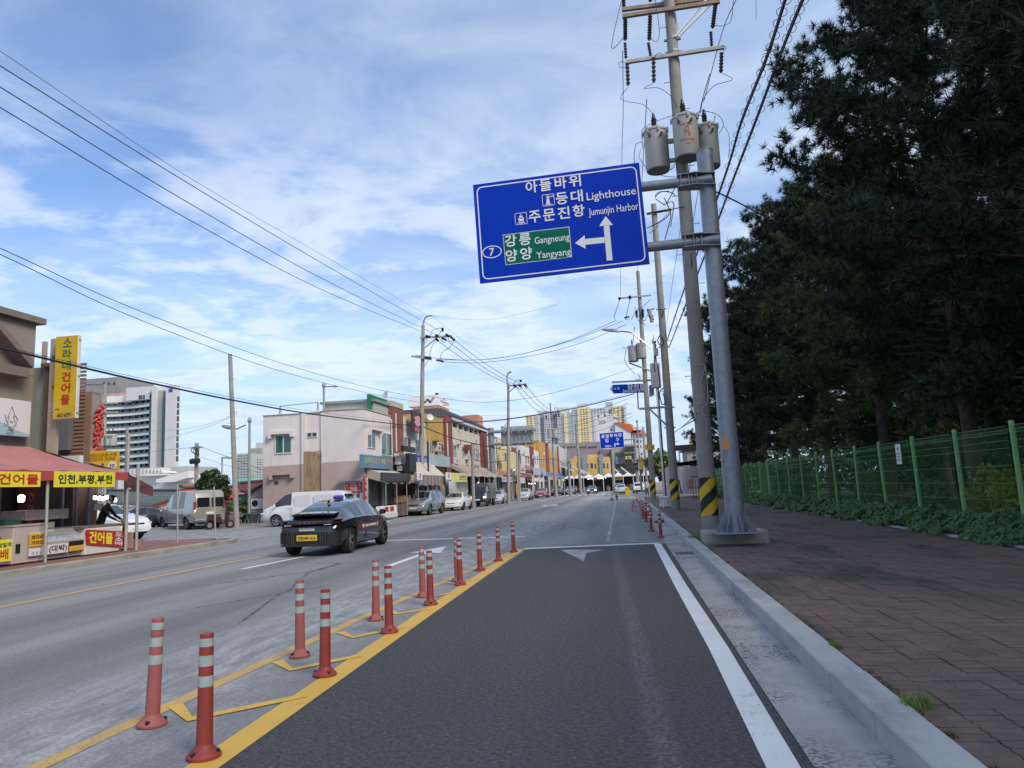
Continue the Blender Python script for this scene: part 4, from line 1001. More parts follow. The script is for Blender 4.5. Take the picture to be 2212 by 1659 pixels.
o=utility_pole('bare grey pole between the far lamp and the third concrete pole',aY(1398,1055,105).x,105,0,aY(1394,922,105).z,.2,.13,steps=False)
bp=thing('banner_pole','short pole with cream and yellow banners before the white tents','banner',(aY(1385,1070,64).x,64,0))
e=aY(1387,1072,64);tz=aY(1380,985,64).z;mb=MB();mb.cyl((e.x,64,0),(e.x,64,tz),.09,n=10);mb.build('shaft',galv2,bp)
mb=MB();mb.prism([aY(*K5(a,b),63.9) for a,b in ((1450,857),(1534,853),(1545,1000),(1535,1058),(1512,1035))],(0,.02,0));mb.build('banner',M('banner_cream',(.62,.60,.48),.8),bp)
mb=MB();put_text(mb,'김',aY(*K5(1495,897),63.88),(1,0,0),(0,0,1),Hh=.50,bold=.03);put_text(mb,'정',aY(*K5(1505,945),63.88),(1,0,0),(0,0,1),Hh=.46,bold=.03);put_text(mb,'유',aY(*K5(1518,990),63.88),(1,0,0),(0,0,1),Hh=.40,bold=.03);mb.build('lettering',wrap_k,bp)
mb=MB();mb.prism([aY(*K5(a,b),63.9) for a,b in ((1532,850),(1605,845),(1608,985),(1550,1000))],(0,.02,0));mb.build('banner',M('banner_yellow',(.60,.40,.10),.8),bp)
mb=MB();mb.prism([aY(*K5(a,b),63.86) for a,b in ((1552,990),(1608,982),(1600,1030),(1575,1060),(1556,1035))],(0,.02,0));mb.build('banner_tail',M('banner_dark',(.09,.09,.11),.8),bp)
mb=MB();put_text(mb,'후보',aY(*K5(1570,870),63.88),(1,0,0),(0,0,1),W=.7,Hh=.3);mb.build('lettering',M('ink_orange',(.35,.18,.03),.8),bp)

# ================================================================== poles on the left
def left_pole(label,base,top,Y,r0=.2,r1=.13,**k):
    b,t=aY(*base,Y),aY(*top,Y);return utility_pole(label,b.x,Y,0,t.z,r0,r1,top=(t.x,Y),**k)
L1=left_pole('tall concrete pole beside the pink building with two crossarms',(908,1098),(914,702),56,.23,.13)
Y1=56
mb=MB();mb.tube(smooth([on(K9,a,b,Y1) for a,b in ((157,240),(157,180),(178,120),(215,103),(240,104))],5),[.09]*3+[.06]*18,6);mb.build('top_bracket',galv2,L1)
crossarm(L1,on(K9,130,308,Y1-.2),on(K9,425,292,Y1-.2),.14,arm_g);crossarm(L1,on(K9,48,480,Y1-.2),on(K9,235,510,Y1-.2),.14,arm_g)
crossarm(L1,on(K9,175,400,Y1-.2),on(K9,275,315,Y1-.2),.08,arm_g,'brace');crossarm(L1,on(K9,85,475,Y1+.2),on(K9,230,498,Y1+.2),.12,arm_g)
for a,b in (((368,275),(410,300)),((415,300),(455,335)),((330,310),(375,328)),((275,315),(300,340)),((280,515),(350,530)),((170,488),(235,495)),((337,215),(340,250)),((180,290),(225,300)),((270,285),(300,290))):insulator(L1,on(K9,*a,Y1-.3),on(K9,*b,Y1-.3),.11)
for pts in ([(225,290),(250,235),(330,215)],[(300,300),(345,350),(370,330)],[(385,285),(400,340),(440,335)],[(215,480),(235,400),(275,330)],[(320,510),(330,450),(400,400),(445,340)],[(170,570),(205,520)],[(180,360),(190,310)],[(295,290),(320,255),(335,250)]):jumper(pts,Y1-.3,.02,K9,L1)
L2=left_pole('concrete pole behind the grey sign back with a single crossarm',(1098,1078),(1098,828),75,.2,.12)
Y2=75
mb=MB();mb.tube(smooth([on(K9,a,b,Y2) for a,b in ((942,740),(942,665),(955,635),(980,627))],5),.09,6);mb.build('top_bracket',galv2,L2)
crossarm(L2,on(K9,935,758,Y2-.2),on(K9,1122,742,Y2-.2),.16,arm_g);crossarm(L2,on(K9,955,820,Y2-.2),on(K9,1020,760,Y2-.2),.09,arm_g,'brace')
for a,b in (((1100,740),(1125,765)),((1050,745),(1070,770)),((1000,750),(1025,770)),((1066,700),(1068,722))):insulator(L2,on(K9,*a,Y2-.3),on(K9,*b,Y2-.3),.14)
for pts in ([(1025,760),(1060,790),(1075,765)],[(1095,745),(1120,785),(1128,765)],[(1000,750),(1020,710),(1065,702)],[(950,1060),(930,1120),(880,1140)]):jumper(pts,Y2-.3,.028,K9,L2)
Y3=112
L3=left_pole('slim pole with two pale transformers before the apartment blocks',K9(1388,1582),K9(1343,915),Y3,.26,.10)
crossarm(L3,on(K9,1280,1000,Y3-.2),on(K9,1440,1002,Y3-.2),.2,arm_g)
for cx in (1340,1385):transformer(L3,on(K9,cx,1200,Y3-.5),.42,1.3)
for a,b in (((1305,1030),(1308,1070)),((1375,1020),(1378,1070)),((1395,1010),(1400,1050)),((1420,1010),(1425,1050))):insulator(L3,on(K9,*a,Y3-.3),on(K9,*b,Y3-.3),.16)
for pts in ([(1350,1240),(1420,1260),(1450,1230)],[(1400,990),(1380,970),(1400,960),(1420,1020)],[(1300,1320),(1350,1260)]):jumper(pts,Y3-.3,.04,K9,L3)
L4=left_pole('plain pole between the yellow terrace and the white tents',K5(775,1060),K5(725,400),130,.3,.2,steps=False)
L5=left_pole('short pole holding a grey box above the white tents',K5(640,1060),K5(612,760),112,.2,.16,steps=False)
mb=MB();p=on(K5,622,835,111.6);mb.box(p.x-.26,p.x+.26,p.y-.2,p.y+.2,p.z-.6,p.z+.6);mb.build('cabinet',galv2,L5)
L6=left_pole('pole rising behind the white tents near the dark building',K5(1210,1100),K5(1195,720),140,.3,.22,steps=False)
L7=left_pole('thin brown pole beside the tall mirror on the left pavement',K4(1495,1340),K4(1488,820),84,.12,.12,steps=False,m=arm_g)
L8=left_pole('dark metal post in front of the pale blue shop',K4(1475,1330),K4(1458,780),82,.09,.09,steps=False,m=arm_g)
L9=left_pole('short concrete post by the stained building with a black bracket',K4(940,1200),K4(932,740),66,.16,.12,steps=False)
L10=left_pole('bare leaning concrete pole in front of the red tiled houses',(512,1092),(497,765),41.5,.165,.12)
L11=left_pole('dark leaning post before the white facade by the sign poles',K4(408,1120),K4(405,720),55.0,.07,.07,steps=False,m=M('post_dark',(.04,.04,.045),.5))
L12=left_pole('pole with tangled wires beside the small roadside tree',(424,1040),(425,957),70,.22,.18,steps=False)
crossarm(L12,aY(411,968,69.7),aY(436,966,69.7),.15,arm_g)
for k in range(5):
    mb=MB();mb.tube(smooth([aY(418+k*3,965,69.6),aY(413+k*4,975+3*k,69.6),aY(422+2*k,980,69.6)],4),.04,4);mb.build('jumper_wire',black,L12)
mb=MB();p=aY(412,997,69.5);mb.cyl(p,p+Vector((.9,0,.05)),.28,n=10);mb.build('camera_housing',black,L12)
L13=left_pole('distant thin pole with a purple-grey crossarm behind the tree',(479,1040),(480,990),95,.12,.1,steps=False,m=arm_g)
crossarm(L13,aY(478,989,94.8),aY(502,989,94.8),.25,arm_g)
L14=left_pole('pole with two pale transformers in front of the white hotel',K(0,1150,.4521)(925,1380),K(0,1150,.4521)(915,800),58,.2,.13,steps=False)
KA=K(0,1150,.4521)
for y_ in (968,1045):crossarm(L14,aY(*KA(815,y_),57.8),aY(*KA(1025,y_),57.8),.12,arm_g)
for cx in (880,950,985):transformer(L14,aY(*KA(cx,1290),57.5),.30,.85)
# grey back of a sign gantry on the left kerb
gY=83
gl=thing('gantry_pole','grey steel gantry on the left pavement showing the back of its sign','sign pole',(aY(1068,1085,gY).x,gY,0))
b=aY(1068,1085,gY);t=aY(*K9(787,1150),gY)
mb=MB();mb.cyl((b.x,gY,0),(t.x,gY,t.z),.36,.34,n=18);mb.build('shaft',galv,gl,smooth=True)
for ya,yb in ((1190,1165),(1305,1280)):
    A=aY(*K9(762,ya),gY-.4);B=aY(*K9(1205,yb),gY-.4);mb=MB();mb.cyl(A,B,.17,n=12);mb.build('arm',galv,gl,smooth=True)
    for k in range(5):
        q=A.lerp(B,.35+.15*k);mb=MB();mb.box(q.x-.08,q.x+.08,q.y-.25,q.y+.1,q.z-.25,q.z+.25);mb.build('clamp',galv2,gl)
cc=[aY(*K9(a,b),gY-.05) for a,b in ((880,1140),(1188,1125),(1192,1305),(888,1322))]
mb=MB();mb.prism(cc,(0,.06,0));mb.build('sign_back',alu,gl)
for k in range(8):
    f=(k+.5)/8;A=cc[0].lerp(cc[1],f);B=cc[3].lerp(cc[2],f);mb=MB();mb.beam(A+Vector((0,-.08,-.25)),B+Vector((0,-.08,.25)),.10,.10);mb.build('stiffener',alu,gl)
lamp_post('slim street lamp near the leaning bare pole on the left',(538,1085),(532,912),44,[(531,918),(521,922),(510,927),(501,925)],.75)
lamp_post('bright metal lamp with a flat arm on the roof of the pink building',(700,905),(697,836),46,[(697,836),(708,835),(721,835)],.3)
# ================================================================== vehicles
def carpaint(name,col,metal=.0,rough=.28,coat=1.0,var=.05):
    n=NT(name);d=n.noise(n.pos,1.5,4,.6)
    n.set(n.mix(n.ramp(d,.5,.9,0,.06),col,(.20,.18,.15)),rough,metal,.5);n.b.inputs['Coat Weight'].default_value=coat;n.b.inputs['Coat Roughness'].default_value=.05
    return n.m
glass_k=carpaint('car_glass',(.012,.015,.018),0,.05,.6);tyre_m=M('tyre_rubber',(.016,.016,.017),.85,var=.2);rim_m=M('alloy_rim',(.42,.43,.45),.3,.7,var=.1)
trim_k=M('black_trim',(.012,.012,.013),.45,var=.1);arch_m=M('wheel_arch',(.008,.008,.009),.9,var=.1);lamp_w=M('headlamp_lens',(.55,.58,.62),.12,.2,var=.1,spec=.9);lamp_r=M('tail_lamp_red',(.32,.015,.012),.15,var=.1,spec=.8)
plate_w=M('number_plate_white',(.62,.63,.60),.5,var=.04);plate_y=M('number_plate_yellow',(.66,.46,.04),.5,var=.04);chrom2=M('car_chrome',(.6,.6,.62),.15,.9,var=.05)
amber=M('amber_lens',(.55,.20,.03),.2,var=.1)
def interp(kp,y):
    ys=[k[0] for k in kp];vs=[k[1] for k in kp];return float(np.interp(y,ys,vs))
def sinterp(kp,y,s=.07):return sum(interp(kp,y+d*s)*w_ for d,w_ in ((-1.5,.15),(-.7,.22),(0,.26),(.7,.22),(1.5,.15)))
def wheel_mesh(rad,wid,spokes,rimr=.70,style=0):
    mb=MB();n=28
    prof=[(rimr*rad,-wid/2),(rad*.93,-wid/2),(rad*.99,-wid/2*.75),(rad,0),(rad*.99,wid/2*.75),(rad*.93,wid/2),(rimr*rad,wid/2)]
    v=[];f=[]
    for i,(r,x) in enumerate(prof):
        for k in range(n):t=2*math.pi*k/n;v.append((x,r*math.cos(t),r*math.sin(t)))
    for i in range(len(prof)-1):
        for k in range(n):f.append((i*n+k,(i+1)*n+k,(i+1)*n+(k+1) % n,i*n+(k+1) % n))
    mb.add(v,f);ty=mb.mesh('tyre',tyre_m,smooth=True)
    rb=MB();o=wid/2*.72
    rb.cyl((-o+.02,0,0),(-o+.06,0,0),rad*rimr*.98,n=n,mi=1)  # dark dish
    for sx in (1,):
        for k in range(n):
            t0,t1=2*math.pi*k/n,2*math.pi*(k+1)/n;r0,r1=rad*rimr,rad*rimr*.90
            rb.add([(o,r0*math.cos(t0),r0*math.sin(t0)),(o,r0*math.cos(t1),r0*math.sin(t1)),(o*.9,r1*math.cos(t1),r1*math.sin(t1)),(o*.9,r1*math.cos(t0),r1*math.sin(t0))],[(0,1,2,3)],0)
        for k in range(spokes):
            t=2*math.pi*k/spokes+.3;a=(.20 if style==1 else .12);r0,r1=rad*.08,rad*rimr*.93
            rb.add([(o*.55,r0*math.cos(t-.9),r0*math.sin(t-.9)),(o*.80,r1*math.cos(t-a),r1*math.sin(t-a)),(o*.80,r1*math.cos(t+a),r1*math.sin(t+a)),(o*.55,r0*math.cos(t+.9),r0*math.sin(t+.9)),
                    (-o*.2,r1*math.cos(t-a),r1*math.sin(t-a)),(-o*.2,r1*math.cos(t+a),r1*math.sin(t+a)),(-o*.2,r0*math.cos(t-.9),r0*math.sin(t-.9)),(-o*.2,r0*math.cos(t+.9),r0*math.sin(t+.9))],
                   [(0,1,2,3),(0,6,4,1),(3,2,5,7)],0)
        rb.cyl((0,0,0),(o*.7,0,0),rad*.15,n=10,mi=0)
    rb.cyl((-o*.3,0,0),(o*.1,0,0),rad*rimr*.97,n=n,mi=1)
    ri=rb.mesh('rim',[rim_m,trim_k]);return ty,ri
_wh={}
def add_wheels(root,track,ys,rad,wid=.22,spokes=5,style=0,cover=None):
    key=(rad,wid,spokes,style)
    if key not in _wh:_wh[key]=wheel_mesh(rad,wid,spokes,style=style)
    ty,ri=_wh[key]
    for y in ys:
        for s in (-1,1):
            wv=bpy.data.objects.new('wheel',None);C.objects.link(wv);wv.parent=root;wv.location=(s*track,y,rad);wv.rotation_euler=(random.random()*1.2,0,0 if s>0 else math.pi);wv.empty_display_size=.1
            link('tyre',ty,wv,(0,0,0));link('rim',ri,wv,(0,0,0))
def body_shell(root,sp,paint):
    T,B,Lw,WB,WT=sp['top'],sp['belt'],sp['low'],sp['wb'],sp['wt']
    y0,y1=T[0][0],T[-1][0];st=set(np.linspace(y0,y1,sp.get('n',44)).round(4))
    for a,b in sp['win']:st|={a,b}
    for k in ('ws','rw'):
        if sp.get(k):st|=set(sp[k])
    st=sorted(st);st=[s for i,s in enumerate(st) if i==0 or s-st[i-1]>.012 or s in (y1,)]
    vs,fs,mi=[],[],[];cab=sp['cab'];K_=10
    for y in st:
        e=sp.get('sm',.07);zt,zb,zl,wb,wt=sinterp(T,y,e),sinterp(B,y,.1),sinterp(Lw,y),sinterp(WB,y,.06),sinterp(WT,y,.1)
        zb=min(zb,zt-.015);h=zt-zb;f=min(1,max(0,(h-.06)/.25));wt2=wb*.90*(1-f)+wt*f
        wl=wb*.95;wm=wb*sp.get('bulge',1.035)
        half=[(0,zl),(wl*.82,zl),(wl,zl+.07),(wm,zl+(zb-zl)*.45),(wm*.995,zl+(zb-zl)*.72),(wb,zb),(wb-.03*f-.01,zb+.015*f+.002),(wt2,zt-.045*f-.004),(wt2*.86,zt-.012),(0,zt)]
        row=[(x,y,z) for x,z in half]+[(-x,y,z) for x,z in half[-2:0:-1]];vs+=row
    n=2*K_-2
    for i in range(len(st)-1):
        ym=(st[i]+st[i+1])/2
        for k in range(n):
            a,b=i*n+k,i*n+(k+1) % n;kk=k if k<K_-1 else n-1-k;m=0
            if kk==6:
                for w0,w1 in sp['win']:
                    if w0<=ym<=w1:m=2
            if kk in (8,) and sp.get('ws') and sp['ws'][0]<=ym<=sp['ws'][1]:m=3
            if kk in (8,) and sp.get('rw') and sp['rw'][0]<=ym<=sp['rw'][1]:m=4
            if kk in (0,):m=1
            fs.append((a,a+n,b+n,b) if False else (a,b,b+n,a+n));mi.append(m)
    fs.append(tuple(range(n-1,-1,-1)));mi.append(sp.get('endmat',0));fs.append(tuple((len(st)-1)*n+k for k in range(n)));mi.append(0)
    me=bpy.data.meshes.new('body');me.from_pydata(vs,[],fs);me.polygons.foreach_set('material_index',mi)
    bm=bmesh.new();bm.from_mesh(me);bmesh.ops.recalc_face_normals(bm,faces=bm.faces);bm.to_mesh(me);bm.free()
    mats=[paint,arch_m,glass_k,glass_k,glass_k]
    for m in mats:me.materials.append(m)
    tmp=bpy.data.objects.new('body',me);C.objects.link(tmp)
    cut=MB()
    for y in sp['wy']:
        for s in (-1,1):cut.cyl((s*(sp['tr']-.20),y,sp['wr']),(s*(sp['tr']+.5),y,sp['wr']),sp['wr']*sp.get('arch',1.14),n=28,mi=1)
    cme=cut.mesh('cut',mats);co=bpy.data.objects.new('cut',cme);C.objects.link(co)
    md=tmp.modifiers.new('b','BOOLEAN');md.object=co;md.operation='DIFFERENCE';md.solver='EXACT'
    dg=bpy.context.evaluated_depsgraph_get();ev=bpy.data.meshes.new_from_object(tmp.evaluated_get(dg))
    bpy.data.objects.remove(tmp);bpy.data.objects.remove(co)
    # split by material into parts
    V=[tuple(v.co) for v in ev.vertices];groups={}
    for p in ev.polygons:
        c=p.center;m=p.material_index
        if m<=1:g_=('body',0)
        elif m==2:w_=[k for k,(a,b) in enumerate(sp['win']) if a-.02<=c.y<=b+.02];g_=('side_window',(w_[0] if w_ else 0,c.x>0))
        elif m==3:g_=('windscreen',0)
        else:g_=('rear_window',0)
        groups.setdefault(g_,[]).append((tuple(p.vertices),m))
    for (nm,_),pl in groups.items():
        used=sorted({i for f,_ in pl for i in f});mp_={u:k for k,u in enumerate(used)}
        me2=bpy.data.meshes.new(nm);me2.from_pydata([V[u] for u in used],[],[tuple(mp_[i] for i in f) for f,_ in pl])
        for m in mats:me2.materials.append(m)
        me2.polygons.foreach_set('material_index',[m for _,m in pl]);me2.polygons.foreach_set('use_smooth',[True]*len(pl));sharpen(me2,48);me2.update()
        o=bpy.data.objects.new(nm,me2);C.objects.link(o);o.parent=root
    bpy.data.meshes.remove(ev)
def bits(root,name,mat,boxes,bev=.012):
    """one object per box: (x0,x1,y0,y1,z0,z1)"""
    out=[]
    for b in boxes:mb=MB();mb.box(*b);out.append(mb.build(name,mat,root,bevel=bev))
    return out
def mir(b):return [b,(-b[1],-b[0])+tuple(b[2:])]
SEDAN=dict(top=[(-2.40,.74),(-2.34,.98),(-1.75,1.06),(-.95,1.37),(-.35,1.445),(.25,1.43),(1.10,1.03),(1.85,.90),(2.28,.74),(2.40,.52)],
             belt=[(-2.40,.70),(-2.30,.90),(-1.4,.95),(1.0,.92),(1.85,.82),(2.28,.66),(2.40,.46)],low=[(-2.4,.42),(-2.25,.24),(-1,.2),(2.2,.2),(2.4,.30)],
             wb=[(-2.40,.66),(-2.25,.81),(-1.4,.875),(1.2,.875),(2.1,.80),(2.33,.68),(2.40,.58)],wt=[(-1.8,.62),(-.9,.60),(.4,.62),(1.2,.70)],
             win=[(-1.32,-.44),(-.36,.62)],ws=(.32,1.06),rw=(-1.70,-.98),cab=(-1.75,1.1),wy=(-1.35,1.36),tr=.78,wr=.33,n=46)
def clone(d,**k):e=dict(d);e.update(k);return e
def scaley(kp,f):return [(y*f,v) for y,v in kp]
SUV=clone(SEDAN,top=[(-2.42,.85),(-2.38,1.10),(-2.15,1.52),(-1.8,1.66),(-.6,1.70),(.25,1.67),(1.12,1.17),(1.95,1.04),(2.36,.90),(2.44,.60)],belt=[(-2.42,.8),(-2.34,1.06),(-1.2,1.10),(1.0,1.04),(1.9,.96),(2.36,.80),(2.44,.52)],
            low=[(-2.42,.5),(-2.3,.30),(2.2,.26),(2.44,.40)],wb=[(-2.42,.80),(-2.25,.90),(1.4,.93),(2.1,.88),(2.38,.76),(2.44,.68)],wt=[(-2.3,.70),(0,.66),(1.2,.76)],win=[(-2.02,-1.38),(-1.30,-.42),(-.34,.66)],ws=(.34,1.08),rw=(-2.36,-2.12),wy=(-1.40,1.42),tr=.84,wr=.38)
HATCH=clone(SEDAN,top=[(-1.98,.80),(-1.94,1.05),(-1.6,1.44),(-.9,1.50),(.25,1.49),(1.05,1.08),(1.6,.96),(1.92,.80),(1.98,.55)],belt=[(-1.98,.78),(-1.9,1.0),(1.0,.96),(1.6,.86),(1.92,.70),(1.98,.48)],low=[(-1.98,.4),(-1.85,.24),(1.85,.2),(1.98,.3)],
              wb=[(-1.98,.70),(-1.8,.80),(1.2,.82),(1.75,.76),(1.94,.64),(1.98,.56)],wt=[(-1.8,.62),(0,.60),(1.1,.70)],win=[(-1.45,-.5),(-.42,.60)],ws=(.32,1.0),rw=(-1.92,-1.62),wy=(-1.2,1.22),tr=.73,wr=.31)
VAN=clone(SEDAN,top=[(-2.56,1.0),(-2.54,1.55),(-2.42,1.86),(-2.0,1.92),(.6,1.92),(1.05,1.80),(1.85,1.17),(2.30,1.02),(2.50,.78),(2.56,.5)],belt=[(-2.56,.9),(-2.5,1.22),(1.0,1.16),(1.9,1.02),(2.4,.80),(2.56,.45)],low=[(-2.56,.45),(-2.4,.28),(2.3,.26),(2.56,.34)],
            wb=[(-2.56,.86),(-2.4,.93),(1.6,.94),(2.2,.86),(2.48,.72),(2.56,.6)],wt=[(-2.5,.82),(.6,.80),(1.9,.80)],win=[(.62,1.62)],ws=(1.02,1.80),rw=(-2.545,-2.44),wy=(-1.52,1.52),tr=.83,wr=.34)
def lights_front(root,L_,zl,w_,big=1.0,grille=None,plate=None,z_pl=None,grz=None,lm=None):
    y=L_
    bits(root,'headlight',lm or lamp_w,sum([mir((w_*.52,w_*.93,y-.24*big,y-.035,zl,zl+.13*big))],[]),.03)
    if grille:bits(root,'grille',trim_k,[(-w_*.5,w_*.5,y-.08,y+.008,grille[0],grille[1])],.02)
    if plate is not None:bits(root,'number_plate',plate_w,[(-.26,.26,y+.006,y+.022,plate,plate+.12)],0)
def mirrors(root,x,y,z,m):
    for s in (-1,1):
        mb=MB();mb.box(min(s*x,s*(x+.20)),max(s*x,s*(x+.20)),y-.05,y+.07,z,z+.15);mb.build('wing_mirror',m,root,bevel=.035)
def make_car(name,label,sp,paint,loc,rz,cat='car',group=None,front=None,rear=None,plate=True,tall=0,wheels=(5,0),mir_m=None,roof_rails=False):
    r=thing(name,label,cat,(0,0,0),group);body_shell(r,sp,paint)
    yF,yR=sp['top'][-1][0],sp['top'][0][0];w_=interp(sp['wb'],0)
    hz=interp(sp['belt'],yF-.3);rzv=interp(sp['belt'],yR+.15)
    bits(r,'headlight',lamp_w,mir((w_*.50,w_*.90,yF-.30,yF-.055,hz-.20,hz-.06)),.03)
    bits(r,'grille',trim_k,[(-w_*.42,w_*.42,yF-.16,yF-.010,hz-.27,hz-.10)],.02)
    bits(r,'air_intake',trim_k,[(-w_*.62,w_*.62,yF-.12,yF-.004,hz-.50,hz-.36)],.02)
    bits(r,'number_plate',plate_w,[(-.26,.26,yF-.01,yF+.015,hz-.40,hz-.29)],0)
    bits(r,'tail_light',lamp_r,mir((w_*.52,w_*.935,yR-.005+.05,yR+.20,rzv-.20,rzv-.05)),.03)
    bits(r,'number_plate',plate_w,[(-.26,.26,yR-.012,yR+.05,rzv-.36,rzv-.24)],0)
    bits(r,'bumper',trim_k,[(-w_*.72,w_*.72,yR-.008,yR+.1,.30,.42)],.02)
    mirrors(r,w_-.02,sp['ws'][1]-.22,interp(sp['belt'],sp['ws'][1]-.2)+.0,mir_m or paint)
    mb=MB()
    for s in (-1,1):  # door shut lines
        for y in [sp['win'][-1][0]-.04,sp['win'][-1][1]+.25,sp['win'][0][0]+.03]:
            x=s*interp(sp['wb'],y)*sp.get('bulge',1.035);mb.box(min(x-s*.02,x+s*.003),max(x-s*.02,x+s*.003),y-.006,y+.006,.36,interp(sp['belt'],y)-.14)
    tag(mb.build('door_gap',trim_k,r),kind='stuff')
    mb=MB()
    for s in (-1,1):
        for y in [sp['win'][-1][0]+.05,sp['win'][0][0]+.12]:x=s*interp(sp['wb'],y)*1.03;mb=MB();mb.box(min(x,x+s*.02),max(x,x+s*.02),y,y+.18,interp(sp['belt'],y)-.17,interp(sp['belt'],y)-.13);mb.build('door_handle',paint,r,bevel=.006)
    add_wheels(r,sp['tr'],sp['wy'],sp['wr'],.22,*wheels)
    if roof_rails:
        for s in (-1,1):mb=MB();mb.tube([(s*.60,-1.7,interp(sp['top'],-1.7)-.02),(s*.62,-1.4,interp(sp['top'],-1.4)+.04),(s*.62,0,interp(sp['top'],0)+.04),(s*.62,.2,interp(sp['top'],.2)-.01)],.018,5);mb.build('roof_rail',chrom2,r)
    r.location=loc;r.rotation_euler.z=rz;return r
# ---- the black electric taxi
blk=carpaint('taxi_black',(.008,.009,.011),0,.08)
TX=clone(SEDAN,top=[(-2.50,.62),(-2.46,.88),(-2.30,.985),(-2.0,1.045),(-1.4,1.27),(-.7,1.44),(0.0,1.50),(.55,1.46),(1.45,1.05),(2.0,.90),(2.38,.72),(2.46,.5)],
           belt=[(-2.50,.60),(-2.44,.84),(-2.2,.90),(-1.5,.97),(-.4,.985),(.9,.95),(1.9,.84),(2.38,.66),(2.46,.45)],low=[(-2.5,.42),(-2.3,.26),(-1,.19),(2.2,.19),(2.46,.30)],
           wb=[(-2.50,.56),(-2.48,.64),(-2.44,.72),(-2.36,.80),(-2.2,.865),(-1.4,.925),(1.3,.91),(2.0,.85),(2.38,.70),(2.46,.6)],wt=[(-2.3,.74),(-1.6,.62),(-.5,.60),(.4,.62),(1.5,.72)],win=[(-1.22,-.42),(-.34,.86)],ws=(.60,1.38),rw=(-1.98,-.72),wy=(-1.53,1.47),tr=.81,wr=.36,n=54,arch=1.10,bulge=1.03)
tx=thing('taxi','glossy black taxi with purple roof lamp and yellow plate seen from behind','taxi',(0,0,0));body_shell(tx,TX,blk)
add_wheels(tx,.80,TX['wy'],.36,.24,6,1)
def wrap_bar(name,z0,z1,off,yend,m):
    ys=[y for y in (-2.0,-2.1,-2.2,-2.28,-2.35,-2.41,-2.45,-2.48,-2.50) if y<=yend+1e-6];rt_=[(interp(TX['wb'],y)*1.03+off,y-off) for y in ys];P_=rt_+[(-x,y) for x,y in rt_[::-1]];mb=MB()
    for (xa,ya),(xb,yb) in zip(P_[:-1],P_[1:]):mb.add([(xa,ya,z0),(xb,yb,z0),(xb,yb,z1),(xa,ya,z1),(xa*.9,ya+.12,z1),(xb*.9,yb+.12,z1),(xa*.9,ya+.12,z0),(xb*.9,yb+.12,z0)],[(0,1,2,3),(3,2,5,4),(1,0,6,7)])
    return mb.build(name,m,tx,smooth=True)
wrap_bar('boot_spoiler',.945,.975,.012,-2.2,blk)
mb=MB();nseg=10  # upper ducktail in a shallow arc
P_=[(-.62+1.24*k/nseg,-2.08-.16*(1-((k-nseg/2)/(nseg/2))**2),1.13+.02*(1-((k-nseg/2)/(nseg/2))**2)) for k in range(nseg+1)]
for k in range(nseg):a,b=Vector(P_[k]),Vector(P_[k+1]);mb.add([a,b,b+Vector((0,.34,.035)),a+Vector((0,.34,.035)),a+Vector((0,.01,-.05)),b+Vector((0,.01,-.05)),b+Vector((0,.34,-.12)),a+Vector((0,.34,-.12))],[(0,1,2,3),(7,6,5,4),(0,4,5,1),(2,6,7,3)])
mb.build('rear_spoiler',blk,tx,smooth=False)
wrap_bar('tail_light',.868,.915,.008,-2.1,M('dark_lamp_bar',(.03,.006,.007),.12,spec=.9))
bits(tx,'boot_trim',chrom2,[(-.20-.02,.20+.02,-2.528,-2.50,.735,.765)],.004)
bits(tx,'tail_reflector',lamp_w,mir((.46,.66,-2.50,-2.40,.835,.860)),.006)
wrap_bar('diffuser',.37,.655,.006,-2.28,trim_k)
bits(tx,'diffuser_fin',M('graphite_trim',(.05,.05,.055),.35),[(x-.012,x+.012,-2.535,-2.40,.37,.65) for x in (-.44,-.38,.38,.44,.52)],.004)
wrap_bar('bumper',.285,.37,.002,-2.2,blk)
mb=MB();mb.box(-.285,.285,-2.545,-2.52,.43,.585);pl_=mb.build('number_plate',plate_y,tx,bevel=.004)
mb=MB();put_text(mb,'강원24바 3216',(0,-2.547,.507),(1,0,0),(0,0,1),W=.50,Hh=.095,bold=.03);mb.build('lettering',wrap_k,pl_)
bits(tx,'badge_strip',M('badge_silver',(.45,.46,.48),.4),[(-.22,.22,-2.525,-2.51,.69,.73)],.003)
bits(tx,'lamp_dot',chrom2,[(x-.012,x+.012,-2.522,-2.51,.885,.905) for x in (-.21,-.07,.07,.21)],0)
# taxi lamp on the roof
mb=MB();mb.box(-.13,.13,-.25,-.07,1.495,1.53);mb.build('lamp_base',trim_k,tx,bevel=.01)
mb=MB();mb.prism([(-.14,-.26,1.53),(.14,-.26,1.53),(.115,-.26,1.62),(-.115,-.26,1.62)],(0,.24,0));mb.build('taxi_lamp',emis('taxi_lamp_purple',(.09,.065,.34),.15),tx,bevel=.02)
mb=MB();mb.prism([(-.01,-1.02,1.37),(.01,-1.02,1.37),(.01,-.86,1.42),(-.01,-.86,1.42)],(0,0,.09));mb.build('roof_antenna',trim_k,tx,bevel=.006)
mb=MB();mb.add([(-.42,-1.80,1.148),(.30,-1.80,1.148),(.30,-1.70,1.183),(-.42,-1.70,1.183)],[(0,1,2,3)]);mb.build('window_sticker',M('sticker_green',(.35,.62,.45),.5),tx)
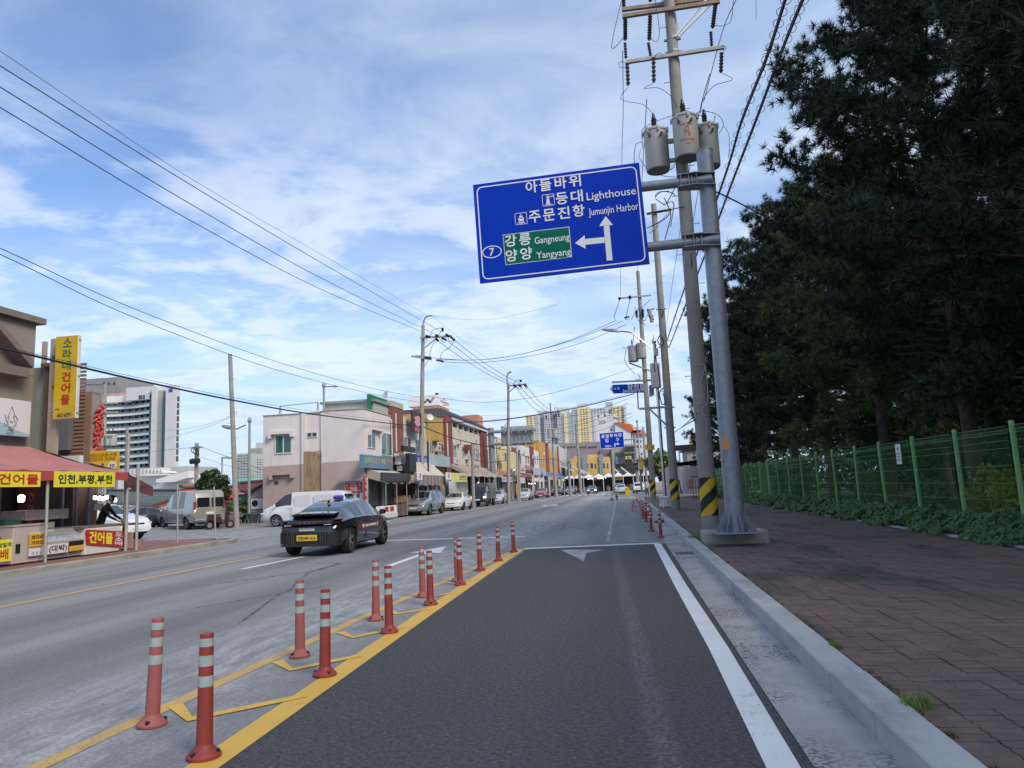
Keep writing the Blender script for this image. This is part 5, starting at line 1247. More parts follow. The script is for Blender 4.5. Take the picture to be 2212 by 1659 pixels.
# red-brown advertising strip along the doors
for s in (1,-1):
    mb=MB();x=s*.958;q=[(x,-1.08,.60),(x,.98,.62),(x,.96,.80),(x,-1.10,.78)]
    mb.add([Vector(v)+Vector((-s*.03,0,0)) for v in q]+[Vector(v) for v in q],[(4,5,6,7) if s>0 else (7,6,5,4),(0,1,5,4),(1,2,6,5),(2,3,7,6),(3,0,4,7)]);st_=mb.build('door_strip',M('strip_brown',(.17,.035,.018),.45),tx)
    mb=MB()
    for f0,f1,hh_ in ((-.52,-.18,.035),(-.14,.50,.035),(.56,.66,.06)):mb.add([(s*.9605,s*f0,.705-hh_),(s*.9605,s*f1,.705-hh_),(s*.9605,s*f1,.705+hh_),(s*.9605,s*f0,.705+hh_)],[(0,1,2,3)])
    mb.add([(s*.9605,s*(-.78),.66),(s*.9605,s*(-.60),.66),(s*.9605,s*(-.60),.755),(s*.9605,s*(-.78),.755)],[(0,1,2,3)]);mb.build('lettering',sign_white,st_)
mirrors(tx,.90,1.02,.98,blk)
bits(tx,'headlight',lamp_w,mir((.5,.82,2.16,2.40,.60,.70)),.03)
for s in (-1,1):
    for y in (-.38,.95,-1.25):
        mb=MB();x=s*interp(TX['wb'],y)*1.03;mb.box(min(x-s*.02,x+s*.002),max(x-s*.02,x+s*.002),y-.005,y+.005,.34,.86);tag(mb.build('door_gap',trim_k,tx),kind='stuff')
    for y in (.0,-1.0):mb=MB();x=s*.945;mb.box(min(x,x+s*.012),max(x,x+s*.012),y,y+.2,.82,.845);mb.build('door_handle',blk,tx,bevel=.004)
tx.location=(-8.63,21.82,0);tx.rotation_euler.z=R(1.0)

class AtOrigin:
    def __init__(s,o):s.o=o
    def __enter__(s):s.l=s.o.location.copy();s.o.location=(0,0,0)
    def __exit__(s,*a):s.o.location=s.l
# ---- parked and moving cars
silver=carpaint('paint_silver',(.30,.32,.34),.5,.3);white_c=carpaint('paint_white',(.66,.68,.70));pearl=carpaint('paint_pearl',(.50,.51,.55),.2);darkg=carpaint('paint_dark_grey',(.035,.038,.045),.3);redc=carpaint('paint_dark_red',(.20,.018,.02));bluegrey=carpaint('paint_blue_grey',(.13,.16,.20),.4);green_k=carpaint('paint_green_black',(.018,.028,.028));navy=carpaint('paint_navy',(.010,.018,.055));champ=carpaint('paint_champagne',(.33,.31,.27),.35)
GP='cars parked nose to the camera along the left pavement'
PI=math.pi
suv=make_car('parked_car','large silver SUV with a wide dark grille parked nearest in the row',SUV,silver,(-14.35,52.2,0),PI+R(-3),'SUV',GP,wheels=(5,1),roof_rails=True)
with AtOrigin(suv):
    bits(suv,'skid_plate',chrom2,[(-.62,.62,2.44,2.462,.33,.37)],.006)
    bits(suv,'grille_bar',chrom2,[(-.36,.36,2.435,2.446,z,z+.012) for z in (.60,.65,.70)],0)
    mb=MB();mb.add([Vector((.11*math.cos(t*PI/8),2.452,.66+.055*math.sin(t*PI/8))) for t in range(16)],[tuple(range(15,-1,-1))]);em=mb.build('emblem',chrom2,suv)
    mb=MB();put_text(mb,'H',(0,2.455,.66),(-1,0,0),(0,0,1),W=.10,Hh=.07,bold=.02);mb.build('lettering',trim_k,suv)
make_car('parked_car','white saloon parked directly behind the silver SUV',SEDAN,white_c,(-14.0,61.3,0),PI,'car',GP)
make_car('parked_car','pale silver saloon parked behind the canvas-topped blue truck',SEDAN,pearl,(-13.7,79.5,0),PI,'car',GP)
make_car('parked_car','small silver hatchback with a black lower grille in the middle of the row',HATCH,pearl,(-12.9,95.5,0),PI,'car',GP)
make_car('parked_car','dark red saloon parked before the white posts',SEDAN,redc,(-12.2,109.5,0),PI,'car',GP)
make_car('parked_car','black off-road car with square lamps parked beyond the red saloon',SUV,darkg,(-11.6,127.5,0),PI,'SUV',GP)
make_car('parked_car','blue-grey saloon half hidden behind the black off-road car',SEDAN,bluegrey,(-10.2,139.0,0),PI,'car',GP)
make_car('parked_car','dark car with red lamps behind the oncoming saloon',HATCH,redc,(-10.8,157.0,0),PI,'car',GP)
oc=make_car('moving_car','oncoming black-green saloon with lit headlamps in the far lane',SEDAN,green_k,(-6.0,136,0),PI,'car')
with AtOrigin(oc):bits(oc,'headlight',emis('headlamp_lit',(.9,.92,1.0),6),mir((.50,.76,2.33,2.41,.56,.66)),.02)
make_car('parked_car','silver saloon seen from behind by the yellow bin on the right',SEDAN,pearl,(-.75,112,0),0,'car','cars standing on the right beyond the scooter')
make_car('parked_car','black estate just beyond the silver saloon on the right',SUV,darkg,(-.9,120,0),0,'car','cars standing on the right beyond the scooter')
make_car('parked_car','white van-like SUV parked right of the black estate',SUV,white_c,(2.0,121,0),0,'SUV','cars standing on the right beyond the scooter')
make_car('parked_car','white SUV with a dark grille in the gap beside the dried fish stall',SUV,white_c,(-24.3,31.8,0),R(-105),'SUV','vehicles on the side street')
make_car('parked_car','dark saloon half hidden behind the camper van on the side street',SEDAN,darkg,(-31.0,43.8,0),R(150),'car','vehicles on the side street')
# white delivery van in profile, nose to the left
v1=make_car('white_van','white panel van in profile beside the pink building wall',VAN,white_c,(-18.3,41.3,0),PI/2+R(1),'van','vehicles on the side street',wheels=(6,0))
with AtOrigin(v1):bits(v1,'side_panel',carpaint('paint_white_panel',(.60,.62,.64)),[(s*.945-.004,s*.945+.004,a,b,1.05,1.70) for s in (-1,1) for a,b in ((-.55,.45),(-1.9,-.75))],.003)
# silver camper-style van seen from behind at an angle
CV=clone(VAN,top=[(-2.85,1.0),(-2.84,1.7),(-2.78,2.14),(-2.5,2.28),(.2,2.30),(.75,2.10),(1.75,1.36),(2.65,1.18),(2.82,.9),(2.86,.55)],belt=[(-2.85,1.0),(-2.8,1.24),(1.4,1.22),(2.6,1.02),(2.86,.5)],low=[(-2.85,.5),(-2.7,.34),(2.7,.32),(2.86,.4)],
           wb=[(-2.85,.92),(-2.7,.99),(2.0,.99),(2.7,.90),(2.86,.7)],wt=[(-2.8,.84),(.3,.80),(1.9,.82)],win=[(-1.35,-.55),(-.35,.50),(.95,1.55)],ws=(.85,1.70),rw=(-2.845,-2.842),wy=(-1.72,1.75),tr=.86,wr=.37)
cv=make_car('camper_van','tall silver and beige camper van with two rear windows on the side street',CV,champ,(-26.7,42.9,0),R(55),'van','vehicles on the side street',wheels=(6,0))
with AtOrigin(cv):
    bits(cv,'rear_window',glass_k,[(-.80,-.06,-2.87,-2.82,1.28,1.84),(.06,.80,-2.87,-2.82,1.28,1.84)],.02)
    bits(cv,'tail_light',lamp_r,[(.88,.985,-2.88,-2.72,1.20,1.62),(-.985,-.88,-2.88,-2.72,1.20,1.62)],.02)
    bits(cv,'bumper',chrom2,[(-.95,.95,-2.95,-2.80,.42,.56)],.03)
# blue cab truck with a canvas hood
def make_truck(loc,rz):
    t=thing('canvas_truck','dark blue cab-over truck with a grey-green canvas hood parked in the row','truck',(0,0,0),GP)
    C1=clone(SEDAN,top=[(.95,1.2),(1.0,1.85),(1.25,1.93),(1.9,1.92),(2.2,1.62),(2.5,1.12),(2.56,.6)],belt=[(.95,1.1),(1.1,1.16),(2.3,1.12),(2.5,1.0),(2.56,.5)],low=[(.95,.55),(2.4,.40),(2.56,.42)],wb=[(.95,.84),(1.1,.87),(2.4,.87),(2.53,.82),(2.56,.78)],wt=[(.9,.76),(2.3,.76)],win=[(1.25,2.02)],ws=(1.98,2.46),rw=None,wy=(1.72,),tr=.76,wr=.34,n=26,bulge=1.01)
    body_shell(t,C1,navy);add_wheels(t,.76,(1.72,-1.55),.34,.22,6)
    mb=MB();mb.box(-.84,.84,-2.55,.86,.62,.74);mb.build('cargo_bed',trim_k,t)
    for b in ((-.86,.86,-2.58,-2.54,.74,1.08),(-.86,-.82,-2.54,.86,.74,1.08),(.82,.86,-2.54,.86,.74,1.08)):mb=MB();mb.box(*b);mb.build('drop_side',navy,t)
    mb=MB();mb.box(-.4,.4,-2.4,1.6,.38,.60);mb.build('chassis',arch_m,t)
    pr=[(-.85,.95),(-.87,1.75),(-.78,2.04),(-.50,2.20),(0,2.25),(.50,2.20),(.78,2.04),(.87,1.75),(.85,.95)]
    mb=MB();ys=[-2.56+i*(3.4/6) for i in range(7)]
    for i,y in enumerate(ys):mb.v+=[(x,y,z-(.02 if i % 2 else 0)) for x,z in pr]
    n=len(pr)
    for i in range(6):
        for k in range(n-1):mb.f.append((i*n+k,(i+1)*n+k,(i+1)*n+k+1,i*n+k+1));mb.mi.append(0)
    mb.f.append(tuple(range(n)));mb.mi.append(0);mb.f.append(tuple(6*n+k for k in range(n-1,-1,-1)));mb.mi.append(0)
    mb.build('canvas_hood',M('canvas_green_grey',(.10,.115,.10),.85,var=.2,scale=2,bump=.3,bscale=8),t)
    bits(t,'headlight',emis('headlamp_warm',(.75,.62,.50),.8),mir((.52,.82,2.44,2.575,.78,.98)),.02);bits(t,'indicator',amber,mir((.56,.80,2.40,2.56,.99,1.07)),.01)
    bits(t,'number_plate',plate_w,[(-.22,.22,2.57,2.59,.60,.74)],0);bits(t,'bumper',navy,[(-.86,.86,2.40,2.58,.42,.60)],.03);mirrors(t,.88,2.1,1.25,trim_k)
    mb=MB();put_text(mb,'H',(0,2.578,.86),(-1,0,0),(0,0,1),W=.16,Hh=.10,bold=.02);mb.build('emblem',chrom2,t)
    t.location=loc;t.rotation_euler.z=rz;return t
make_truck((-13.75,71.3,0),PI)

# ---- scooter on the road, scooter by the camper van
def make_scooter(label,loc,rz,paint,sc_=1.0):
    t=thing('scooter',label,'scooter',(0,0,0))
    for y in (-.62,.66):
        mb=MB();mb.cyl((-.06,y,.25),(.06,y,.25),.25,n=20);wo_=mb.build('wheel',tyre_m,t,smooth=True);mb=MB();mb.cyl((-.065,y,.25),(.065,y,.25),.14,n=12);mb.build('rim',rim_m,wo_)
    mb=MB();mb.prism([(-.13,.42,.30),(-.13,.60,.38),(-.13,.52,.95),(-.13,.40,.98),(-.13,.34,.40)],(.26,0,0));mb.build('front_shield',paint,t,bevel=.05)
    mb=MB();mb.prism([(-.17,.52,.72),(-.17,.66,.78),(-.17,.56,1.02),(-.17,.40,1.02)],(.34,0,0));mb.build('headlamp_cowl',paint,t,bevel=.06)
    bits(t,'headlight',lamp_w,[(-.09,.09,.58,.67,.80,.90)],.03)
    mb=MB();mb.box(-.15,.15,.10,.46,.28,.36);mb.build('footboard',trim_k,t,bevel=.02)
    mb=MB();mb.prism([(-.17,-.75,.55),(-.17,-.30,.34),(-.17,.10,.34),(-.17,.06,.72),(-.17,-.72,.76)],(.34,0,0));mb.build('rear_body',paint,t,bevel=.05)
    mb=MB();mb.box(-.15,.15,-.72,.02,.75,.84);mb.build('seat',trim_k,t,bevel=.04)
    mb=MB();mb.tube([(-.34,.36,1.04),(-.18,.46,1.06),(0,.48,1.02),(.18,.46,1.06),(.34,.36,1.04)],.018,6);mb.build('handlebar',trim_k,t)
    for s in (-1,1):
        mb=MB();mb.tube([(s*.2,.44,1.05),(s*.28,.42,1.22)],.008,4);mb.ball((s*.30,.42,1.26),.07,8,4,.7);mb.build('mirror',trim_k,t)
    mb=MB();mb.tube([(0,.66,.25),(0,.50,.80)],.035,6);mb.build('fork',trim_k,t);mb=MB();mb.tube([(.12,-.1,.3),(.32,-.14,.01)],.014,4);mb.build('side_stand',trim_k,t)
    t.location=loc;t.rotation_euler.z=rz;t.scale=(sc_,)*3;return t
make_scooter('pale yellow-green scooter standing in the road beside an orange cone',(-.93,74.8,0),PI,M('scooter_lime',(.50,.58,.22),.3))
make_scooter('dark maroon scooter parked behind the camper van',(-23.3,40.4,0),R(-30),M('scooter_maroon',(.05,.02,.022),.3))
# ================================================================== buildings
K3=K(950,1500,.42194);KB=K(1400,1750,.14465);KC=K(2380,1700,.1507);KD=K(1700,1550,.18083);KH=K(280,1400,.33141)
KE=K(1900,1700,.18083);KF=K(1600,1850,.15823);K2=K(0,1650,.39177);K2b=K(0,1800,.27125);KJ=K(0,1200,.39177);KG=K(550,1700,.31646);KR=K(2600,1650,.30143)
pvc=M('window_pvc',(.58,.58,.58),.4,var=.05);win_g=M('window_glass',(.035,.06,.065),.08,var=.25,scale=.8,spec=.8);win_teal=M('window_glass_teal',(.03,.10,.095),.1,var=.35,scale=1.5,spec=.7);win_k=M('window_dark',(.02,.022,.026),.12,var=.3,spec=.7)
def wall_m(name,col,streak=.5,dirt=(.16,.14,.10),var=.12,bump=.25):return M(name,col,.88,var=var,scale=.7,bump=bump,bscale=22,streak=streak,dirt=dirt)
def face_box(mb,face,P,a0,a1,z0,z1,out0,out1,mi=None):
    """box lying on a wall: face 'x' looks to +x from plane x=P, face 'y' looks to -y from plane y=P"""
    a0,a1=min(a0,a1),max(a0,a1);z0,z1=min(z0,z1),max(z0,z1)
    if face=='x':mb.box(P+min(out0,out1),P+max(out0,out1),a0,a1,z0,z1,mi)
    else:mb.box(a0,a1,P-max(out0,out1),P-min(out0,out1),z0,z1,mi)
def window(root,face,P,a0,a1,z0,z1,cols=2,t=.06,fm=None,gm=None,rows=1):
    a0,a1=min(a0,a1),max(a0,a1);z0,z1=min(z0,z1),max(z0,z1)
    mb=MB()
    for b in ((a0,a1,z0,z0+t),(a0,a1,z1-t,z1)):face_box(mb,face,P,*b,-.02,.06)
    for k in range(cols+1):c=a0+(a1-a0)*k/cols;lo=max(a0,min(a1-t,c-t/2));face_box(mb,face,P,lo,lo+t,z0+t,z1-t,-.02,.055)
    for k in range(1,rows):c=z0+(z1-z0)*k/rows;face_box(mb,face,P,a0+t,a1-t,c-t/2,c+t/2,-.02,.05)
    f=mb.build('window',fm or pvc,root)
    for k in range(cols):
        mb=MB();face_box(mb,face,P,a0+(a1-a0)*k/cols+t*.4,a0+(a1-a0)*(k+1)/cols-t*.4,z0+t*.5,z1-t*.5,-.01,.018+.008*(k % 2));mb.build('pane',gm or win_g,f)
    return f
def bbox_part(root,name,m,*b,bevel=0):mb=MB();mb.box(*b);return mb.build(name,m,root,bevel=bevel)
def fx(kk,a,b,X=-16):return aX(*kk(a,b),X)
def win_px(root,kk,cx0,cy0,cx1,cy1,X=-16,**k):
    p=fx(kk,cx0,(cy0+cy1)/2,X);q=fx(kk,cx1,(cy0+cy1)/2,X);zt=fx(kk,(cx0+cx1)/2,cy0,X).z;zb=fx(kk,(cx0+cx1)/2,cy1,X).z
    return window(root,'x',X,p.y,q.y,zb,zt,**k)
def win_py(root,kk,cx0,cy0,cx1,cy1,Y,**k):
    p=aY(*kk(cx0,(cy0+cy1)/2),Y);q=aY(*kk(cx1,(cy0+cy1)/2),Y);zt=aY(*kk((cx0+cx1)/2,cy0),Y).z;zb=aY(*kk((cx0+cx1)/2,cy1),Y).z
    return window(root,'y',Y,p.x,q.x,zb,zt,**k)
def board_px(root,kk,cx0,cy0,cx1,cy1,X,m,name='sign_board',th=.12,text=None,tm=None,Hf=.5,Wf=.85,bold=.03):
    """sign board facing the street (plane X) between two crop points"""
    p=fx(kk,cx0,(cy0+cy1)/2,X);q=fx(kk,cx1,(cy0+cy1)/2,X);zt=fx(kk,(cx0+cx1)/2,cy0,X).z;zb=fx(kk,(cx0+cx1)/2,cy1,X).z
    mb=MB();mb.box(X-th,X,min(p.y,q.y),max(p.y,q.y),zb,zt);o=mb.build(name,m,root,bevel=.01)
    if text:
        mb=MB();W_=abs(q.y-p.y);H_=zt-zb
        put_text(mb,text,(X,(p.y+q.y)/2,(zt+zb)/2),(0,1,0),(0,0,1),W=W_*Wf,Hh=H_*Hf,bold=bold,lift=.012);mb.build('lettering',tm or wrap_k,o)
    return o,(min(p.y,q.y),max(p.y,q.y),zb,zt)

# ---- the pink corner building
def m_pink():
    n=NT('pink_plaster');p=n.pos;s=n.n('ShaderNodeSeparateXYZ');n.l(p,s.inputs[0])
    wob=n.math('MULTIPLY',n.math('SUBTRACT',n.noise(p,2.0,6,.65),.5),.9)
    up_=n.mix(n.ramp(n.noise(p,.6,6,.6),.3,.7),(.60,.56,.535),(.67,.63,.60));lo_=n.mix(n.ramp(n.noise(p,.8,6,.6),.3,.7),(.36,.275,.25),(.43,.34,.31))
    zs=aY(*K3(700,757),44.5).z
    c=n.mix(n.ramp(n.math('ADD',s.outputs[2],n.math('MULTIPLY',s.outputs[0],-.012)),zs+.15,zs+.17),lo_,up_)
    x0,x1=aY(*K3(578,800),44.5).x,aY(*K3(748,800),44.5).x;zt=aY(*K3(660,655),44.5).z
    inx=n.math('MULTIPLY',n.ramp(s.outputs[0],x0-.02,x0+.05),n.ramp(s.outputs[0],x1+.04,x1-.03));inz=n.ramp(n.math('ADD',s.outputs[2],n.math('MULTIPLY',wob,.35)),zt+.05,zt-.05)
    iny=n.ramp(s.outputs[1],44.75,44.65)
    rust=n.mix(n.ramp(n.noise(n.map(p,(3,3,.8)),1.5,8,.7),.35,.65),(.20,.135,.07),(.36,.27,.17))
    rust=n.mix(n.math('MULTIPLY',n.ramp(n.noise(p,3.3,6,.7),.58,.64),n.ramp(s.outputs[2],zs+.2,zs+.6)),rust,(.52,.49,.47))
    m_=n.math('MULTIPLY',n.math('MULTIPLY',inx,inz),n.math('MULTIPLY',iny,n.ramp(n.noise(p,1.9,5,.6),.25,.35)),clamp=True)
    c=n.mix(m_,c,rust)
    st=n.math('MULTIPLY',n.ramp(n.noise(n.map(p,(2.6,2.6,.2)),1.2,6,.6),.54,.78),.28);c=n.mix(st,c,(.22,.19,.17))
    n.set(c,.9);n.bump(n.noise(p,16,5,.6),.35,.01);return n.m
pinkm=m_pink();XF=-16.0
def wpt(kk,a,b,Y=44.5):return aY(*kk(a,b),Y)
xl=wpt(K3,195,700).x;xc1=wpt(K3,560,500).x;xc2=wpt(K3,742,500).x;ztp=wpt(K3,1115,262).z;zlp=wpt(K3,200,335).z;y_end=fx(K3,1395,400).y
pk=thing('corner_shop_building','pale pink two-storey corner building with brown stain and blue shop sign','building',(-19,48,0))
mb=MB();mb.box(xl,xc2,44.62,y_end,0,(zlp+ztp)/2);mb.box(xc2,XF,44.5,y_end,0,ztp);mb.box(xc2,xc2,44.5,44.6,0,1);mb.build('wall',pinkm,pk)
bbox_part(pk,'pilaster',pinkm,xc1,xc1+.30,44.50,44.62,0,(zlp+ztp)/2)
bbox_part(pk,'coping',wall_m('coping_dirty',(.34,.32,.31)),xl-.03,xc2,44.56,44.72,(zlp+ztp)/2,(zlp+ztp)/2+.05);bbox_part(pk,'coping',MATS['coping_dirty'],xc2,XF+.05,44.45,44.60,ztp,ztp+.05);bbox_part(pk,'coping',MATS['coping_dirty'],XF-.1,XF+.05,44.60,y_end,ztp,ztp+.05)
win_py(pk,K3,315,500,475,680,44.62,gm=win_teal,t=.07);win_py(pk,K3,612,478,712,527,44.62,t=.05,gm=win_k)
def hood(cx0,cy0,cx1,cy1,Y,legs=True):
    a,b=wpt(K3,cx0,cy0,Y),wpt(K3,cx1,cy0,Y);zb=wpt(K3,cx0,cy1,Y).z;h=.17;mb=MB()
    z=max(a.z,b.z);mb.box(a.x,b.x,Y-.30,Y,z-h,z);mb.box(a.x,a.x+.20,Y-.30,Y,zb,z-h);mb.box(b.x-.20,b.x,Y-.30,Y,zb+.05,z-h);mb.build('window_hood',pinkm,pk)
hood(265,480,497,540,44.62);hood(277,858,500,922,44.62)
a=wpt(K3,328,948,44.62);bbox_part(pk,'vent',win_k,a.x-.13,a.x+.13,44.58,44.63,a.z-.11,a.z+.11)
a,b=fx(K3,1172,430),fx(K3,1282,430);zt=a.z;mb=MB();mb.box(XF,XF+.3,a.y,b.y,zt-.15,zt);mb.box(XF,XF+.3,a.y,a.y+.12,zt-.5,zt-.15);mb.box(XF,XF+.3,b.y-.12,b.y,zt-.4,zt-.15);mb.build('window_hood',pinkm,pk)
win_px(pk,K3,1172,470,1247,628);win_px(pk,K3,1303,485,1400,698,gm=win_teal)
brick_red=wall_m('red_brick_plaster',(.20,.075,.06),.35,(.09,.05,.04));red_wall=wall_m('dark_red_wall',(.20,.05,.045),.7,(.07,.03,.03));cream=wall_m('cream_plaster',(.42,.40,.31),.4)
ty0,ty1=y_end,fx(K3,1497,400).y;tz=fx(K3,1390,235).z;tz2=fx(K3,1390,183).z
bbox_part(pk,'stair_tower',brick_red,XF-4,XF+.12,ty0,ty1,0,tz);bbox_part(pk,'tower_top',cream,XF-4.05,XF+.16,ty0-.02,ty1+.02,tz,tz2)
mb=MB();p=fx(K3,1440,300,XF+.16);q=fx(K3,1452,660,XF+.16);mb.tube([(XF+.16,p.y,p.z),(XF+.16,p.y,q.z)],.06,6);mb.build('drain_pipe',pvc,pk)
mb=MB();mb.tube([(XF+.1,y_end-.15,ztp-.2),(XF+.1,y_end-.15,fx(K3,1420,750).z)],.05,6);mb.build('drain_pipe',pvc,pk)
sh=wall_m('roof_shed',(.36,.40,.35));a=wpt(K3,775,205,47);b=wpt(K3,1238,205,47);bbox_part(pk,'roof_shed',sh,a.x,b.x,47,50,ztp-.5,wpt(K3,900,212,47).z);bbox_part(pk,'shed_roof',galv2,a.x-.25,b.x+.15,46.8,50.2,wpt(K3,900,212,47).z,wpt(K3,900,190,47).z)
g0_,g1_=fx(K3,1200,205,XF-.3),fx(K3,1390,188,XF-.3);bbox_part(pk,'green_wall',wall_m('green_paint_wall',(.012,.16,.075),.2),XF-.5,XF-.3,g0_.y,g1_.y,ztp-.3,g1_.z)
mb=MB()
for c0,c1 in (((350,320),(365,235)),((375,320),(360,235)),((705,285),(715,200)),((725,285),(715,200)),((365,235),(715,200))):mb.beam(wpt(K3,*c0,45.2),wpt(K3,*c1,45.2),.05,.05)
mb.build('rack_frame',arm_g,pk)
def dish(root,c,r,d):
    mb=MB();c=Vector(c);d=Vector(d).normalized();a_=d.cross(Vector((0,0,1))).normalized();b_=d.cross(a_);n=14;V=[c-d*.12*r]
    for k in (1,2):V+=[c+d*(.12*r*(k*k/4-1)+.12*r)+a_*(r*k/2*math.cos(2*PI*i/n))+b_*(r*k/2*math.sin(2*PI*i/n)) for i in range(n)]
    F=[(0,1+i,1+(i+1) % n) for i in range(n)]+[(1+i,1+n+i,1+n+(i+1) % n,1+(i+1) % n) for i in range(n)];mb.add(V,F);mb.tube([c,c-d*.3-Vector((0,0,.5))],.03,4);return mb.build('satellite_dish',pvc,root)
dish(pk,aY(*K3(1345,135),50.5),.30,(-.5,-.8,.25))
# shop sign, awning, dark signs, shop front
blue_sign=M('faded_blue_sign',(.10,.21,.29),.5,var=.25,scale=.9);yel_t=M('letter_yellow',(.50,.48,.22),.6);pink_t=M('letter_pink',(.50,.28,.32),.6);white_t=M('letter_white',(.60,.62,.62),.6)
o,(a0,a1,z0,z1)=board_px(pk,K3,1140,700,1415,818,XF+.35,blue_sign,th=.25)
L_=a1-a0;H_=z1-z0
for s,f0,f1,m_ in (('소라네',.03,.33,yel_t),('할인',.36,.52,pink_t),('매장',.56,.72,yel_t),('건어물',.76,.99,pink_t)):
    mb=MB();put_text(mb,s,(XF+.35,a0+L_*(f0+f1)/2,z0+H_*.60),(0,1,0),(0,0,1),W=L_*(f1-f0),Hh=H_*.46,bold=.04,lift=.012);mb.build('lettering',m_,o)
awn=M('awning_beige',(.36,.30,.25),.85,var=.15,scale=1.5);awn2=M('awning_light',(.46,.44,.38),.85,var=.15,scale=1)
def awning(name,label,y0,y1,xb,xf,zb,zf,drop,m,m2=None,sagn=.06,scallop=0,seg=16):
    t=thing(name,label,'awning',((xb+xf)/2,(y0+y1)/2,0));mb=MB();n=seg
    for i in range(n):
        ya,yb=y0+(y1-y0)*i/n,y0+(y1-y0)*(i+1)/n;sa=sagn*math.sin(i*1.7);sb=sagn*math.sin((i+1)*1.7);xm=(xb+xf)/2;zm=(zb+zf)/2
        mb.quad((xf,ya,zf),(xf,yb,zf),(xm,yb,zm-.06+sb*.4),(xm,ya,zm-.06+sa*.4));mb.quad((xm,ya,zm-.06+sa*.4),(xm,yb,zm-.06+sb*.4),(xb,yb,zb),(xb,ya,zb))
        mb.quad((xf,ya,zf-.03),(xm,ya,zm-.09),(xm,yb,zm-.09),(xf,yb,zf-.03))
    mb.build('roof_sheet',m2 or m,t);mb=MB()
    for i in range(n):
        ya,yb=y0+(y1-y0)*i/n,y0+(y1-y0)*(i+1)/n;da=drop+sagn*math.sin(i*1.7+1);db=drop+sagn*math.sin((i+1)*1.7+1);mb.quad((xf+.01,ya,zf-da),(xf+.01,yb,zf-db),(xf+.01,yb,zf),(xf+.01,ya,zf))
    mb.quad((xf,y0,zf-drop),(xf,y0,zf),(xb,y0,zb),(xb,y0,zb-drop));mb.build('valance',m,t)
    k=int((y1-y0)/3)+1
    for i in range(k+1):
        yy=y0+.1+(y1-y0-.2)*i/k;mb=MB();mb.cyl((xf-.05,yy,.1),(xf-.05,yy,zf-.02),.035,n=6);mb.build('post',galv2,t)
    return t
pa=fx(K3,1135,935,XF+.1);AX=XF+1.3
za=aX(*KB(600,1010),AX).z
ya0=aX(*KB(215,900),AX).y;ya1=aX(*KB(1660,900),AX).y
aw1=awning('awning','beige cloth awning over the shop front of the pink corner building',44.7,ya1,XF+.05,AX,z0-.02,za+.45,.55,awn,awn2)
dk=M('dark_sign_face',(.035,.035,.037),.5,var=.05);bk=M('black_sign_face',(.008,.008,.009),.5,var=.05)
t=thing('blank_sign','wide blank dark grey sign in a black frame fixed to the beige awning','sign',(AX+.1,49,3));board_px(t,KB,735,775,1505,990,AX+.16,dk,'panel',.14)
t=thing('blank_sign','upright blank black sign board at the end of the beige awning','sign',(AX,52,3));board_px(t,KB,1475,250,1655,745,AX+.1,bk,'panel',.3)
t=thing('blank_sign','small blank black sign above the white air vents','sign',(AX,52,5));board_px(t,KB,1310,55,1635,200,AX+.0,bk,'panel',.2)
t=thing('vent_boxes','cluster of white boxes hanging on the red brick tower','box',(XF+.3,53,3))
for b in ((1200,250,1385,330),(1230,335,1395,455),(1215,465,1390,550),(1405,265,1470,540),(1270,580,1480,720)):board_px(t,KB,*b,XF+.7,pvc,'box',.4)
# shop front under the awning: a solid dark sheet carries the interior's shade
shopk=M('interior_shade',(.03,.027,.025),.8,var=.4,scale=2);shut=M('roller_shutter',(.10,.10,.10),.6,var=.2)  # near-black first colour: shade of the interiors painted on solid sheets
sf=thing('shop_arcade','dark open shop front with roller shutters under the beige awning','shop front',(XF,48.5,.1))
bbox_part(sf,'shade_sheet',shopk,XF+.0,XF+.05,45.6,ya1+.2,.1,za+.35)
for (a,b) in ((360,600),(760,1050)):
    y_a,y_b=fx(KB,a,1300,XF+.1).y,fx(KB,b,1300,XF+.1).y
    for k in range(14):bbox_part(sf,'shutter_slat',shut,XF+.05,XF+.09,y_a,y_b,.9+k*.14,.9+k*.14+.11)
for cx in (300,740,1060,1400):y_a=fx(KB,cx,1300,XF+.1).y;bbox_part(sf,'column',pvc if cx==300 else galv2,XF+.04,XF+.16,y_a-.12,y_a+.12,.1,za+.3)
p=fx(KB,270,1300,XF+.2);o=bbox_part(sf,'narrow_sign',M('sign_red',(.34,.03,.035),.6,var=.15),XF+.16,XF+.22,p.y-.22,p.y+.22,.6,2.7)
mb=MB()
for i,ch in enumerate('건어물선물'):put_text(mb,ch,(XF+.22,p.y,2.5-i*.42),(0,1,0),(0,0,1),Hh=.28,bold=.04,lift=.01)
mb.build('lettering',sign_white,o)
redS=MATS['sign_red']
ns=thing('shop_sign','white and red dried-fish sign standing at the corner of the pink building','sign',(aY(*K3(1050,1000),44.2).x,44.2,0))
a,b=aY(*K3(972,950),44.2),aY(*K3(1128,950),44.2);zc_=aY(*K3(1050,1043),44.2).z
bbox_part(ns,'panel',sign_white,a.x-.05,b.x+.05,44.2,44.35,.3,a.z+.05);bbox_part(ns,'canopy',galv2,a.x-.5,b.x+.1,43.9,44.4,a.z+.10,a.z+.16)
rp=bbox_part(ns,'red_panel',redS,a.x,b.x,44.16,44.20,zc_,a.z)
mb=MB();cx_=(a.x+b.x)/2;put_text(mb,'맛있는',(cx_,44.155,(a.z+zc_)/2+.22),(1,0,0),(0,0,1),W=.42,Hh=.24,bold=.05);put_text(mb,'건어물',(cx_,44.155,(a.z+zc_)/2-.08),(1,0,0),(0,0,1),W=.42,Hh=.24,bold=.05);put_text(mb,'오징어 쥐포 황태 멸치 건어물',(cx_,44.155,zc_+.12),(1,0,0),(0,0,1),W=1.0,Hh=.08)
